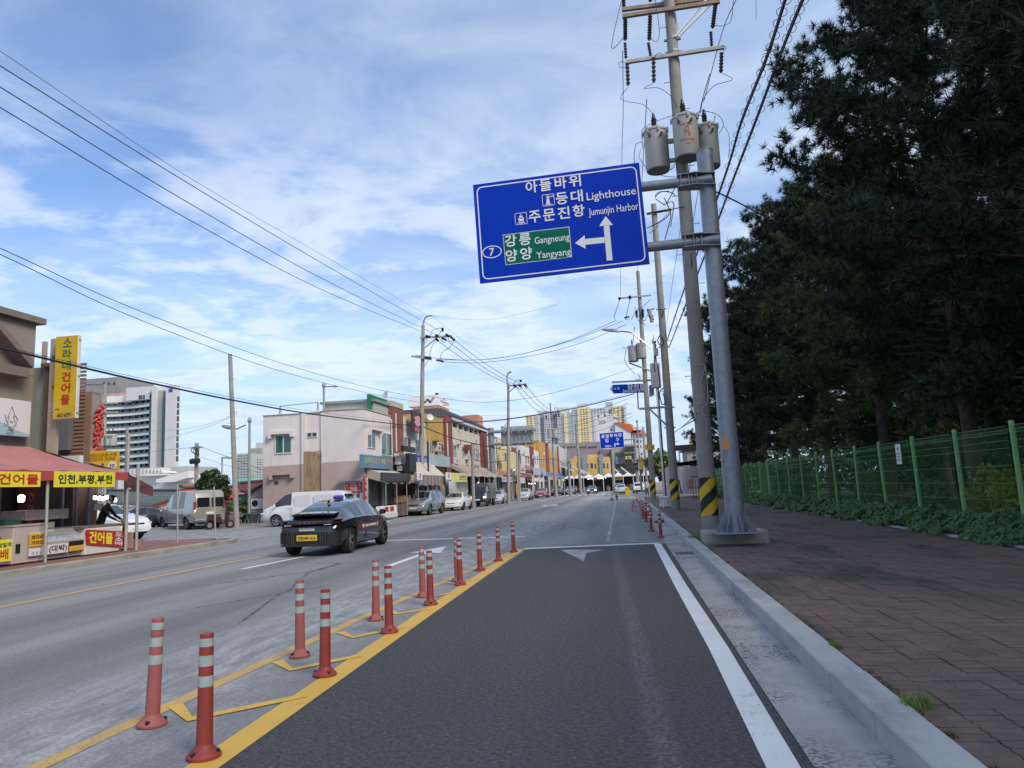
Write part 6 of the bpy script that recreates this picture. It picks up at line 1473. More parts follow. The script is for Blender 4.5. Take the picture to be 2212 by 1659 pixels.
for s in (-1,1):
    pts=[(cx_+s*(.38+.06*math.cos(t_*.9)),44.155,(a.z+zc_)/2+.08+.24*math.sin(t_*.5)) for t_ in range(7)];mb.tube(pts,.018,4)
mb.build('lettering',M('letter_blush',(.62,.45,.45),.6),rp)
mb=MB();put_text(mb,'건어물',(cx_,44.195,aY(*K3(1050,1068),44.2).z),(1,0,0),(0,0,1),W=.80,Hh=.30,bold=.03);mb.build('lettering',M('letter_navy',(.012,.015,.09),.6),ns)
# freezer and crates before the shop
fz=thing('display_freezer','low white freezer chest with red crab pictures outside the shop','freezer',(XF+1.1,48.5,.1))
q0,q1=aX(*K3(1320,1190),XF+1.5),aX(*K3(1495,1190),XF+1.5)
bbox_part(fz,'chest',pvc,XF+1.0,XF+1.5,q0.y,q1.y-.8,.12,.42,bevel=.02);bbox_part(fz,'upper_case',sign_white,XF+1.05,XF+1.45,q0.y+.05,q1.y-.85,.42,.85,bevel=.02)
for f0,f1 in ((.18,.42),(.52,.78)):bbox_part(fz,'picture',M('crab_picture',(.32,.03,.02),.5,var=.6,scale=6),XF+1.45,XF+1.46,q0.y+(q1.y-.8-q0.y)*f0,q0.y+(q1.y-.8-q0.y)*f1,.50,.80)
ct=thing('shop_counter','grey-brown wooden counter with boxes under the awning','counter',(XF+.9,51,.1));q0,q1=aX(*K3(1500,1180),XF+1.1),aX(*K3(1640,1180),XF+1.1)
woodm=M('old_wood_counter',(.13,.10,.085),.8,var=.3,scale=4);card=M('cardboard',(.22,.145,.085),.85,var=.25,scale=3)
bbox_part(ct,'front',woodm,XF+.5,XF+1.1,q0.y,q1.y,.1,.95);bbox_part(ct,'top',woodm,XF+.4,XF+1.15,q0.y-.05,q1.y+.05,.95,1.0)
for k in range(4):bb=MB();y_=q0.y+.3+k*.62;bb.box(XF+.5,XF+.95,y_,y_+.5,1.0,1.3+.12*(k % 2));tag(bb.build('cardboard_box',card),['brown carton at the near end of the counter','second brown carton on the counter','taller carton third along the counter','carton at the far end of the counter'][k],'box','cartons on the shop counter')

# ---- the terrace along the left pavement
row=[]
def seg(label,kk,c0,c1,ctop,m,X=XF,depth=9,z0=0,cat='building',name='terrace_house',y0=None,y1=None,z=None):
    p=fx(kk,c0,ctop,X);q=fx(kk,c1,ctop,X);ya,yb=y0 if y0 is not None else p.y,y1 if y1 is not None else q.y;zt=z if z is not None else fx(kk,(c0+c1)/2,ctop,X).z
    t=thing(name,label,cat,(X-depth/2,(ya+yb)/2,0));bbox_part(t,'wall',m,X-depth,X,ya,yb-.01,z0,zt);t['yy']=0;del t['yy']
    return t,ya,yb,zt
wh=wall_m('white_plaster_streaked',(.60,.59,.55),.8,(.20,.17,.12));ye=wall_m('mustard_plaster',(.44,.29,.08),.9,(.11,.08,.04));stc=wall_m('stained_cream',(.54,.51,.42),1.0,(.13,.11,.06));yl2=wall_m('pale_yellow_plaster',(.56,.48,.25),.3);orangew=wall_m('ochre_wall',(.45,.25,.05),.3)
def pil(t,kk,c0,c1,ctop,m,X=XF,out=.18,name='pilaster',z0=0):
    p,q=fx(kk,c0,ctop,X),fx(kk,c1,ctop,X);return bbox_part(t,name,m,X,X+out,p.y,q.y,z0,p.z)
t,a,b,z=seg('white two-storey house with a brown pictured sign, behind the tall pole',K4,92,372,455,wh,y0=ty1+.05)
win_px(t,K4,112,665,200,790);win_px(t,K4,272,700,325,855,cols=1,gm=win_k)
pn=fx(K4,240,480,XF+.55);pb=thing('picture_sign','dark wooden sign with a big pink squid picture between white and mustard houses','sign',(XF+.5,pn.y,pn.z-1))
mb=MB();mb.prism([fx(K4,200,355,XF+.5),fx(K4,315,385,XF+.5),fx(K4,320,625,XF+.5),fx(K4,212,600,XF+.5)],(.12,0,0));mb.build('panel',M('sign_dark_brown',(.055,.035,.03),.7,var=.3),pb)
mb=MB();P0=[(250,425),(290,415),(312,440),(305,480),(318,520),(290,545),(262,530),(248,500),(255,460),(240,445)];mb.prism([fx(K4,a_,b_,XF+.63) for a_,b_ in P0],(.03,0,0));mb.build('picture',M('picture_pink',(.60,.25,.29),.6,var=.3,scale=5),pb)
mb=MB();P0=[(245,560),(262,545),(275,560),(290,550),(305,575),(300,615),(285,630),(270,600),(252,598)];mb.prism([fx(K4,a_,b_,XF+.63) for a_,b_ in P0],(.03,0,0));mb.build('picture',M('picture_mixed',(.32,.12,.14),.6,var=.7,scale=6),pb)
bs=M('sign_royal_blue',(.02,.025,.30),.5);o,_=board_px(t,K4,268,885,402,985,XF+.5,bs,text='21 홀금',tm=white_t,Hf=.55,Wf=.8)
t,a,b,z=seg('mustard yellow house with a dark red pilaster and pale blue sign board',K4,374,585,420,ye)
win_px(t,K4,425,715,468,875,gm=win_g);win_px(t,K4,530,735,590,885,gm=win_k);p=fx(K4,480,690);bbox_part(t,'window_hood',ye,XF,XF+.5,p.y-.8,p.y+.8,p.z-.2,p.z)
pil(t,K4,586,668,408,red_wall,name='red_pilaster');mb=MB();p=fx(K4,632,500,XF+.25);mb.tube([(XF+.25,p.y,p.z),(XF+.25,p.y,fx(K4,640,900).z)],.07,6);mb.build('drain_pipe',pvc,t)
dish(t,fx(K4,432,430,XF+.4),.28,(.6,-.7,.2))
o,_=board_px(t,K4,430,885,672,1015,XF+.6,M('sign_pale_blue',(.32,.42,.45),.5,var=.22,scale=.8),th=.3)
# stained cream house with dark hipped roof and eaves rail
t,a,b,z=seg('stained cream house with black hipped roof and red pilasters',K4,668,1085,560,stc,z=fx(K4,700,545).z)
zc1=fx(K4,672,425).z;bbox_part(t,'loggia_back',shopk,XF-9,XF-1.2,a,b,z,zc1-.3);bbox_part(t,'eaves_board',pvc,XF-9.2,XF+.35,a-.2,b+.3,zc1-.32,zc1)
for k in range(7):
    yy=a+(b-a)*(k+.5)/7;bbox_part(t,'eaves_post',wh,XF-.3,XF-.05,yy-.35,yy+.15,z,zc1-.33)
mb=MB();h_=1.0;xb,xf_=XF-9.4,XF+.5;y0_,y1_=a-.4,b+.5;V=[(xf_,y0_,zc1),(xf_,y1_,zc1),(xb,y1_,zc1),(xb,y0_,zc1),(xf_-1.6,y0_+1.6,zc1+h_),(xf_-1.6,y1_-1.6,zc1+h_),(xb+1.6,y1_-1.6,zc1+h_),(xb+1.6,y0_+1.6,zc1+h_)]
mb.add(V,[(0,1,5,4),(1,2,6,5),(2,3,7,6),(3,0,4,7),(4,5,6,7),(3,2,1,0)]);mb.build('roof',M('dark_shingle',(.045,.045,.05),.8,var=.25,scale=2),t)
win_px(t,K4,690,755,742,915);win_px(t,K4,805,780,835,905);win_px(t,K4,900,790,925,905,cols=1);win_px(t,K4,972,805,1010,945);pil(t,K4,1015,1085,545,red_wall,name='red_pilaster')
for cx in (850,925):p=fx(K4,cx,765);bbox_part(t,'window_hood',red_wall if cx==850 else cream,XF,XF+.6,p.y-.9,p.y+.9,p.z-.5,p.z)
o,_=board_px(t,K4,905,965,1028,1065,XF+.5,M('banner_pale',(.45,.47,.52),.7,var=.08),'banner',text='명일수산',tm=wrap_k,Hf=.45,Wf=.8)
t,a,b,z=seg('white house left of the grey steel sign gantry',K4,1088,1222,672,wh);win_px(t,K4,1092,810,1122,1000,gm=win_k);win_px(t,K4,1185,815,1205,980,gm=win_g,cols=1)
ub=thing('blue_roof_shed','blue and yellow shed wall rising behind the white house','building',(XF-6,75,7));p,q=fx(K4,1070,612,XF-3),fx(K4,1228,620,XF-3);bbox_part(ub,'wall',M('blue_sheet',(.015,.10,.30),.6,var=.2),XF-9,XF-3,p.y,q.y,0,p.z);q2=fx(K4,1275,620,XF-3);bbox_part(ub,'yellow_wall',M('yellow_sheet',(.55,.33,.02),.6,var=.2),XF-9,XF-3,q.y,q2.y,0,p.z)
t,a,b,z=seg('pale yellow house behind the grey steel sign gantry',K4,1215,1375,712,yl2);p,q=fx(K4,1300,830),fx(K4,1375,830);bbox_part(t,'bay',yl2,XF,XF+1.0,p.y,q.y,2.6,p.z);win_px(t,K4,1312,855,1362,955,gm=win_k,X=XF+1.01)
t,a,b,z=seg('long white house with thin maroon pilasters in the middle of the terrace',K4,1378,1728,778,wall_m('white_plaster_clean',(.58,.57,.54),.3));m_r=wall_m('maroon_trim',(.15,.035,.045),.3)
pil(t,K4,1395,1440,785,brick_red,name='red_pilaster');pil(t,K4,1610,1648,770,m_r,name='maroon_pilaster')
for c0,c1 in ((1470,1488),(1495,1512),(1560,1580),(1588,1605),(1672,1684),(1700,1712)):win_px(t,K4,c0,885,c1,985,cols=1,gm=win_k)
t,a,b,z=seg('ochre orange house with a raised end wall and red edge',K5,235,348,700,orangew,z=fx(K5,300,640).z);pil(t,K5,318,350,640,red_wall,name='red_pilaster');win_px(t,K5,265,840,285,950,cols=1);win_px(t,K5,290,845,305,940,cols=1)
bbox_part(t,'gable_wall',orangew,XF-9,XF-.5,a-4.5,a,z-3.3,z-.2)
t,a,b,z=seg('lower ochre house between the red-edged house and the white end house',K5,352,468,745,orangew);
for c0 in (375,405,440):win_px(t,K5,c0,850,c0+14,935,cols=1,gm=win_k)
t2_,a,b,z=seg('white end house framed by a thin red pilaster',K5,470,600,700,wall_m('grey_white_plaster',(.46,.47,.48),.4));pil(t2_,K5,470,484,690,red_wall,name='red_pilaster');mb=MB();p=fx(K5,585,720,XF+.2);mb.tube([p,(p.x,p.y,1)],.25,8);mb.build('duct',pvc,t2_)

# ground floor: dark sheets for the shaded shop interiors, fascia awnings and posts along the whole row
yrow=fx(K4,92,1000).y
def gfront(label,y0,y1,m,zf=3.1,gaps=5,lit=True,X=XF):
    t=thing('shop_arcade',label,'shop front',(X+.1,(y0+y1)/2,.1));bbox_part(t,'shade_sheet',shopk,X+.19,X+.24,y0,y1,.1,zf)
    n=max(2,int((y1-y0)/1.6))
    for k in range(n):
        yy=y0+(y1-y0)*(k+.5)/n;w_=.25+.5*random.random()
        bbox_part(t,random.choice(['display_rack','door_panel','curtain']),random.choice([woodm,shut,MATS['window_pvc'],win_g,awn,card]),X+.24,X+.40,yy-w_,yy+w_*.6,.1,random.choice([1.1,1.6,2.2,2.4]))
    return t
gfront('shop front with grey shutters behind the silver SUV',ty1+.2,fx(K4,610,1000).y,shopk)
gfront('shop front below the stained cream house',fx(K4,870,1000).y,fx(K4,1085,1000).y,shopk)
gfront('pale blue shop front behind the white saloon',fx(K4,1220,1000).y,fx(K4,1420,1000).y,shopk)
gfront('shop front with white posts below the long white house',fx(K4,1430,1000).y,fx(K5,345,950).y,shopk)
gfront('shop front below the ochre houses',fx(K5,350,950).y,fx(K5,600,950).y,shopk)
wt=thing('white_annex','white boarded shop wall behind the yellow banner','shop front',(XF+.2,62,0));y_a,y_b=fx(K4,640,1200,XF+.4).y,fx(K4,870,1200,XF+.4).y
k=0
yy=y_a
while yy<y_b:bbox_part(wt,'board',pvc,XF+.2,XF+.4+.01*(k % 2),yy,yy+.46,.1,3.0);yy+=.48;k+=1
stripe=M('awning_striped_cloth',(.27,.22,.19),.9,var=.1)
def m_stripe():
    n=NT('awning_striped');p=n.pos;s=n.n('ShaderNodeSeparateXYZ');n.l(p,s.inputs[0])
    f=n.math('FRACT',n.math('MULTIPLY',s.outputs[1],.95));c=n.mix(n.ramp(f,.60,.64),(.27,.215,.18),(.10,.12,.19));c=n.mix(n.ramp(f,.92,.96),c,(.27,.215,.18));c=n.mix(n.ramp(n.noise(p,1.5,5),.4,.75,0,.4),c,(.16,.13,.11));n.set(c,.9);return n.m
AX2=XF+1.6
q0,q1=aX(*K4(290,1130),AX2),aX(*K4(612,1130),AX2);awning('awning','striped brown and blue awning with a cream cover above the silver SUV',q0.y,q1.y,XF+.1,AX2,4.3,q0.z+.1,.75,m_stripe(),awn2)
q0,q1=aX(*K4(870,1140),AX2),aX(*K4(1300,1140),AX2);awning('awning','long grey-white awning above the blue canvas truck',q0.y,q1.y,XF+.1,AX2,4.1,3.25,.35,M('awning_grey_white',(.42,.41,.39),.85,var=.12),M('awning_pinkish',(.35,.25,.22),.85,var=.2))
q0,q1=aX(*K4(1310,1120),AX2),aX(*K4(1745,1120),AX2);awning('awning','orange-red sheet roof over the shops before the long white house',q0.y,q1.y,XF+.1,AX2,3.9,3.3,.12,M('sheet_orange',(.36,.10,.045),.7,var=.2))
q0,q1=aX(*K5(165,1070),AX2),aX(*K5(345,1070),AX2);awning('awning','white cloth valance between the white posts',q0.y,q1.y,XF+.1,AX2,3.7,3.1,.6,MATS['window_pvc'])
q0,q1=aX(*K5(345,1060),AX2+.6),aX(*K5(650,1060),AX2+.6);awning('awning','long blue sheet roof beyond the orange one',q0.y,q1.y,XF+.1,AX2+.6,4.6,3.4,.15,M('sheet_blue',(.05,.13,.25),.7,var=.2))
# small signs on the row
yb_=thing('shop_banner','yellow banner with black lettering hanging over the pavement','banner',(AX2,62,3));o,(a0,a1,z0,z1)=board_px(yb_,K4,680,1095,868,1200,AX2+.3,M('banner_lemon',(.60,.56,.20),.7,var=.1),'cloth',.04)
mb=MB();put_text(mb,'오연건',(AX2+.3,a0+(a1-a0)*.72,(z0+z1)/2),(0,1,0),(0,0,1),W=(a1-a0)*.42,Hh=(z1-z0)*.55,bold=.04,lift=.01);mb.build('lettering',wrap_k,o)
for cx,lb in ((285,'white sign with a blue ring above the nose of the silver SUV'),(625,'white sign with a blue ring next to the yellow banner')):
    s_=thing('ring_sign',lb,'sign',(AX2,56,3));o,(a0,a1,z0,z1)=board_px(s_,K4,cx,1088,cx+58,1190,AX2+.35,sign_white,'panel',.06)
    rb=M('ring_blue',(.12,.18,.36),.6);bbox_part(s_,'blue_band',rb,AX2+.35,AX2+.36,a0,a1,z0,z0+(z1-z0)*.18);mb=MB();c=Vector((AX2+.362,(a0+a1)/2,z0+(z1-z0)*.62));r_=(z1-z0)*.26
    mb.tube([c+Vector((0,r_*math.cos(k*PI/8),r_*math.sin(k*PI/8))) for k in range(17)],.035,4);mb.build('ring',rb,s_)
def pave_sign(name,label,kk,c0,y0,c1,y1,X,m,text=None,tm=None,cat='sign',**k):
    s_=thing(name,label,cat,(X,aX(*kk((c0+c1)/2,y1),X).y,0));board_px(s_,kk,c0,y0,c1,y1,X,m,'panel',.08,text,tm,**k);return s_
pl_w=M('sign_off_white',(.50,.50,.53),.6,var=.08)
pave_sign('shop_banner','white banner with grey lettering before the pale blue shop',K4,1290,1140,1415,1200,AX2+.3,pl_w,'영진 수산 건어물',M('letter_grey',(.14,.13,.16),.7),'banner',Wf=.85,Hf=.4)
pave_sign('shop_banner','white square banner beside the round sign',K4,1470,1145,1560,1215,AX2+.3,pl_w,None,None,'banner')
pave_sign('flag_sign','upright orange-yellow sign flag on the pavement',K4,1462,1225,1490,1350,AX2+1.1,M('flag_orange',(.60,.33,.015),.6,var=.1))
pave_sign('shop_sign','blue and white wave-pattern board above the pavement, nearer of the pair',K4,1660,1035,1752,1120,AX2+.2,M('wave_board',(.30,.37,.45),.6,var=.45,scale=1.2));pave_sign('shop_sign','blue and white wave-pattern board above the pavement, farther of the pair',K4,1775,1045,1808,1130,AX2+.2,MATS['wave_board'])
pave_sign('shop_sign','dark blank fascia board behind the round white sign',K4,1570,1055,1652,1100,AX2,dk);pave_sign('shop_sign','small red-fringed banner above the dark fascia board',K4,1560,1005,1645,1050,AX2,M('banner_red_white',(.42,.16,.14),.7,var=.5,scale=2))
pave_sign('shop_sign','pink sign board under the blue sheet roof',K5,378,1078,482,1130,AX2+.8,M('sign_salmon',(.42,.22,.21),.7,var=.15));pave_sign('shop_sign','yellow upright board beside the man in blue',K5,498,1115,522,1230,AX2+1.2,M('sign_cream_yellow',(.50,.47,.20),.7,var=.1))
pave_sign('flag_sign','small yellow plate on the fascia over the grey awning',K4,1212,1088,1262,1118,AX2,M('plate_yellow',(.55,.36,.05),.6,var=.3))
c=aX(*K4(1535,1057),AX2+.5);rs=thing('round_sign','round white sign with red and black lettering over the pavement','sign',c);mb=MB();mb.cyl(c-Vector((0,0,0))+Vector((.0,-.06,0)),c+Vector((0,.06,0)),.40,n=28);mb.build('disc',pl_w,rs);mb=MB();put_text(mb,'해배기',c+Vector((0,-.065,-.06)),(1,0,0),(0,0,1),W=.58,Hh=.18,bold=.03);mb.build('lettering',wrap_k,rs);mb=MB();put_text(mb,'속초',c+Vector((0,-.065,.17)),(1,0,0),(0,0,1),W=.3,Hh=.13,bold=.03);mb.build('lettering',redS,rs)
c=aX(*K4(1405,1080),AX2+.8);cmr=thing('traffic_mirror','round convex traffic mirror with orange rim before the pale yellow house','mirror',c);mb=MB();mb.cyl(c+Vector((0,.02,0)),c+Vector((0,.12,0)),.46,n=28);mb.build('rim',M('mirror_rim',(.35,.18,.10),.6),cmr);mb=MB();mb.lathe((0,0,0),[(.42*math.cos(k*PI/12),.11*math.sin(k*PI/12)) for k in range(7)],28);mb.v=[(c.x+x,c.y-z,c.z+y) for x,y,z in mb.v];mb.build('mirror',M('mirror_glass',(.6,.6,.62),.05,.95,var=.05),cmr,smooth=True)
mb=MB();p=c;mb.cyl((p.x,p.y+.2,0),(p.x,p.y+.2,p.z),.06,n=6);mb.build('post',galv2,cmr)
# white posts
for cx in (165,250,300,375,440,545):
    p=aX(*K5(cx,1200),AX2+.9);mb=MB();mb.box(p.x-.13,p.x+.13,p.y-.13,p.y+.13,.05,3.3);tag(mb.build('market_post',pvc),'white wooden post holding the shop roofs behind the red saloon','post','white roof posts along the left pavement')
# bulbs
def bulb(kk,cx,cy,Y=None,X=None,r=.12,label='',group=None):
    c=aY(*kk(cx,cy),Y) if Y else aX(*kk(cx,cy),X);t=thing('hanging_bulb',label,'lamp',c,group);mb=MB();mb.ball(c,r,8,6);mb.build('bulb',emis('bulb_white',(1,.97,.9),2.5),t,smooth=True);mb=MB();mb.cyl(c+Vector((0,0,r*.8)),c+Vector((0,0,r*2.2)),r*.35,n=6);mb.build('socket',trim_k,t);return t
for cx,cy in ((110,1175),(140,1177),(150,1177),(187,1172)):bulb(K5,cx,cy,X=AX2,r=.08,label='lit white bulb hanging in the shop front with white posts',group='bulbs behind the white posts')
for cx,cy in ((578,1108),(560,1128),(590,1140),(600,1152),(650,1115),(668,1120),(672,1150),(600,1120)):bulb(K5,cx,cy,X=AX2+.8,r=.08,label='lit white bulb under the blue sheet roof',group='bulbs under the blue sheet roof')
for cx,cy in ((895,1110),(910,1108),(935,1112),(1035,1108),(1052,1105),(1060,1100),(1078,1110),(1108,1098),(1010,1103),(880,1115)):bulb(K5,cx,cy,Y=164.2,r=.10,label='lit white bulb hanging under the row of white tents',group='bulbs under the white tents')
bulb(KF,1800,322,X=AX2-.2,r=.09,label='single lit bulb above the blue truck cab')

# air conditioners, pipes and service cables on the upper fronts
ra_=random.Random(31)
for i,(kk_,cx,cy) in enumerate(((K4,160,830),(K4,505,800),(K4,760,720),(K4,860,900),(K4,950,720),(K4,1150,880),(K4,1250,760),(K4,1540,840),(K4,1640,900),(K5,300,790),(K5,420,800),(K4,720,950))):
    p=fx(kk_,cx,cy,XF+.02);t=thing('air_conditioner',['by the white house window','on the mustard house','high on the stained cream house','low on the stained cream house','beside the red hood','on the white house by the gantry','on the pale yellow house','between the maroon pilasters','near the farther maroon pilaster','on the ochre house','on the lower ochre house','above the pinkish awning'][i].join(('small white wall-mounted air conditioner ','')),'air conditioner',p)
    bbox_part(t,'case',pvc,XF,XF+.32,p.y-.4,p.y+.4,p.z-.28,p.z+.28,bevel=.02);bbox_part(t,'bracket',galv2,XF,XF+.34,p.y-.42,p.y+.42,p.z-.33,p.z-.285);mb=MB();mb.cyl((XF+.32,p.y-.1,p.z),(XF+.33,p.y-.1,p.z),.2,n=14);mb.build('fan',trim_k,t)
for i in range(9):
    y0_=56+i*6+ra_.uniform(-2,2);mb=MB();z0_=ra_.uniform(4.2,6.2);mb.tube(smooth([(XF+.08,y0_,z0_),(XF+.1,y0_+1.5,z0_-.5),(XF+.08,y0_+3,z0_-.1),(XF+.1,y0_+4.6,z0_-.7)],4),.022,4);tag(mb.build('service_cable',black),'loose black service cable stapled across the upper terrace fronts','cable','service cables on the terrace fronts')
for i,cx in enumerate((380,700,870,1060,1240,1480,1560)):
    p=fx(K4,cx,650,XF+.1);mb=MB();mb.tube([(XF+.09,p.y,min(p.z,6.2)),(XF+.09,p.y,3.6)],.045,6);tag(mb.build('drain_pipe',[pvc,galv2,wh][i % 3]),['white downpipe left of the mustard house','grey downpipe beside the dark red pilaster','pale downpipe in the middle of the stained cream house','white downpipe by the right red pilaster','grey downpipe on the pale yellow house','pale downpipe on the long white house','white downpipe before the maroon pilaster'][i],'pipe')
# ---- roof-top tower with the WINNERS sign
wtw=thing('sign_tower','orange-brown tower carrying a white box lettered WINNERS behind the mustard house','building',(-24,78,0));Yw=150
a,b=aY(*KD(0,250),Yw),aY(*KD(155,250),Yw);c_=aY(*KD(372,285),Yw+6)
bro=wall_m('tower_terracotta',(.42,.225,.13),.2);x0=aY(*K4(340,300),Yw).x;x1=b.x;zt=aY(*KD(155,250),Yw).z;ztop_=aY(*KD(150,22),Yw).z
y2=aX(*KD(372,150),x1).y
bbox_part(wtw,'wall',bro,x0-2,x1,Yw,y2-.05,0,zt);wb_=bbox_part(wtw,'sign_box',M('sign_bright_white',(.72,.73,.74),.5,var=.03),x0-3.1,x1+.08,Yw-.08,y2,zt,ztop_)
win_py(wtw,KD,-45,335,-22,390,Yw,cols=1);wa,wb2=aY(*K4(815,400),Yw+14),aY(*K4(1000,400),Yw+14);bbox_part(wtw,'low_wing',bro,wa.x,wb2.x,Yw+14,Yw+20,0,wb2.z)
mb=MB();zc_=(zt+ztop_)/2;put_text(mb,'WINNERS',(x1+.085,(Yw+y2)/2,zc_-.1),(0,1,0),(0,0,1),W=(y2-Yw)*.84,Hh=(ztop_-zt)*.30,bold=.02,lift=.01)
put_text(mb,'W',(x1+.085,Yw+(y2-Yw)*.48,zc_+(ztop_-zt)*.27),(0,1,0),(0,0,1),W=(y2-Yw)*.28,Hh=(ztop_-zt)*.18,bold=.04,lift=.01);q_=x1+.1;yc_=Yw+(y2-Yw)*.5;mb.box(x1+.08,q_,yc_-(y2-Yw)*.18,yc_+(y2-Yw)*.18,zc_-(ztop_-zt)*.34,zc_-(ztop_-zt)*.28);mb.build('lettering',wrap_k,wb_)
mb=MB();hB=ztop_-zt
for k in range(3):
    o_=k*.09*hB;P_=[(x1-1.75*hB+o_,zc_+.30*hB),(x1-1.42*hB+o_,zc_-.22*hB),(x1-1.15*hB+o_,zc_+.16*hB),(x1-.88*hB+o_,zc_-.22*hB),(x1-.55*hB+o_,zc_+.32*hB)]
    for p_,q_ in zip(P_[:-1],P_[1:]):mb.beam((p_[0],Yw-.12,p_[1]),(q_[0],Yw-.12,q_[1]),.05*hB,.05)
mb.build('logo',wrap_k,wb_);bbox_part(wtw,'roof_vent',M('vent_maroon',(.09,.03,.03),.6),x1-.9,x1-.3,Yw+.6,Yw+1.3,ztop_,ztop_+.5)

# ---- far middle: yellow terrace, grey blocks, church-like hotel, apartment towers, tents
def block(label,kk,c0,c1,ctop,Y,depth,m,cat='building',name='building',z0=0):
    a,b=aY(*kk(c0,ctop),Y),aY(*kk(c1,ctop),Y);t=thing(name,label,cat,((a.x+b.x)/2,Y,0));z=(a.z+b.z)/2;bbox_part(t,'wall',m,a.x,b.x,Y,Y+depth,z0,z);return t,a.x,b.x,z
def grid(t,kk,c0,c1,r0,r1,nc,nr,Y,wf=.6,hf=.55,gm=None,skip=()):
    """window grid; panes share one mesh"""
    a,b=aY(*kk(c0,r0),Y),aY(*kk(c1,r1),Y);dx,dz=(b.x-a.x)/nc,(a.z-b.z)/nr
    mb=MB();mb.box(-dx*wf/2,dx*wf/2,-.02,.06,-dz*hf/2,dz*hf/2);me=mb.mesh('window',gm or win_k)
    for i in range(nc):
        if i in skip:continue
        for j in range(nr):link('window',me,t,Vector((a.x+dx*(i+.5),Y-.06,a.z-dz*(j+.5)))-wloc(t))
tow_w=wall_m('apartment_white',(.50,.53,.55),.08,var=.04);tow_sunlit=wall_m('apartment_sunlit_yellow',(.66,.56,.30),.05,var=.04);tow_g=wall_m('apartment_grey',(.33,.37,.41),.08,var=.05);apw=M('apartment_window',(.14,.16,.18),.25,var=.2,spec=.6)  # the yellow is sunlight on the tower faces, put into the wall colour
AY=420
def tower(label,cols,Y=AY,nr=14,r0=290,r1=650,z0=0):
    t=None
    for (c0,c1,ct,m,nc,dy) in cols:
        a,b=aY(*K5(c0,ct),Y+dy),aY(*K5(c1,ct),Y+dy)
        if t is None:t=thing('apartment_tower',label,'apartment tower',(a.x,Y,0),None)
        bbox_part(t,'wall',m,a.x,b.x,Y+dy,Y+dy+18,z0,(a.z+b.z)/2)
        if nc:grid(t,K5,c0+2,c1-2,ct+18,r1,nc,nr,Y+dy,.55,.5,apw)
    return t
tower('leftmost apartment slab, pale yellow and grey, far beyond the terrace',[(65,170,282,tow_sunlit,2,0),(170,245,275,tow_w,2,1),(245,300,255,tow_g,1,3),(300,400,262,tow_w,3,1),(215,300,220,tow_w,0,9)],nr=13)
tower('second apartment slab with a broad grey and yellow blank end wall',[(400,470,255,tow_g,2,2),(470,560,240,tow_w,3,0),(560,605,255,tow_sunlit,0,-1),(605,660,250,tow_g,0,0),(470,610,180,tow_w,0,9)],nr=14)
tower('tall yellow and white apartment tower in the middle distance',[(660,735,195,tow_w,2,0),(735,765,188,tow_sunlit,0,-1),(765,905,180,tow_sunlit,3,0),(905,1140,185,tow_w,5,1),(740,860,128,tow_w,0,9)],nr=15,r1=640)
tower('rightmost yellow apartment tower with a square lift housing',[(1140,1210,185,tow_w,1,3),(1195,1375,160,tow_sunlit,3,0),(1345,1375,165,tow_w,0,-1),(1105,1200,110,tow_g,0,8)],nr=15,r1=640)
# church-like hotel with orange roof
ch=wall_m('hotel_white',(.62,.63,.65),.15,var=.04);t,x0,x1,z=block('white hotel with arched windows, gable wall and orange roofs',K5,965,1235,265,250,22,ch)
win_py(t,K5,1003,280,1030,312,250,cols=1,gm=win_k);win_py(t,K5,1088,268,1112,303,250,cols=1,gm=win_k);win_py(t,K5,1172,450,1200,490,250,cols=1,gm=win_k);win_py(t,K5,1158,270,1172,300,249.4,cols=1);win_py(t,K5,1188,270,1202,300,249.4,cols=1)
mb=MB();put_text(mb,'Theme',aY(*K5(1060,355),249.9),(1,0,.0),(0,0,1),W=2.7,Hh=.8,bold=.01);put_text(mb,'호텔모텔',aY(*K5(1060,385),249.9),(1,0,0),(0,0,1),W=2.2,Hh=.6,bold=.01);mb.build('lettering',M('letter_steel',(.22,.22,.24),.6),t)
G=[aY(*K5(a_,b_),249) for a_,b_ in ((1235,385),(1440,495),(1440,700),(1235,700))];mb=MB();mb.prism(G,(0,20,0));mb.build('gable_wall',ch,t)
orr=M('roof_orange',(.55,.10,.03),.7,var=.15,scale=.5);mb=MB();mb.prism([aY(*K5(a_,b_),248.6) for a_,b_ in ((1225,375),(1445,505),(1445,490),(1500,470),(1640,515),(1640,490),(1500,405),(1235,380))][:3]+[aY(*K5(1480,480),248.6),aY(*K5(1460,400),248.6)],(0,20,0));mb.build('roof',orr,t)
a,b=aY(*K5(1445,500),250),aY(*K5(1650,510),250);bbox_part(t,'wing',ch,a.x,b.x,250,268,0,a.z-.5)
mb=MB();zt=aY(*K5(1500,405),250).z;mb.add([(a.x-.3,249,a.z-.5),(b.x+.5,249,b.z-.5),(b.x+.5,268,b.z-.5),(a.x-.3,268,a.z-.5),(a.x+1,258,zt),(b.x-2,258,zt-.8)],[(0,1,5,4),(1,2,5),(2,3,4,5),(3,0,4)]);mb.build('roof',orr,t)
for c in (1475,1540):mb=MB();p=aY(*K5(c,470),248.8);mb.prism([p+Vector((-.8,0,0)),p+Vector((.8,0,-.2)),p+Vector((0,0,1.2))],(0,5,0));mb.build('dormer',ch,t)
grid(t,K5,1450,1640,530,720,4,3,250,.28,.5,win_k)
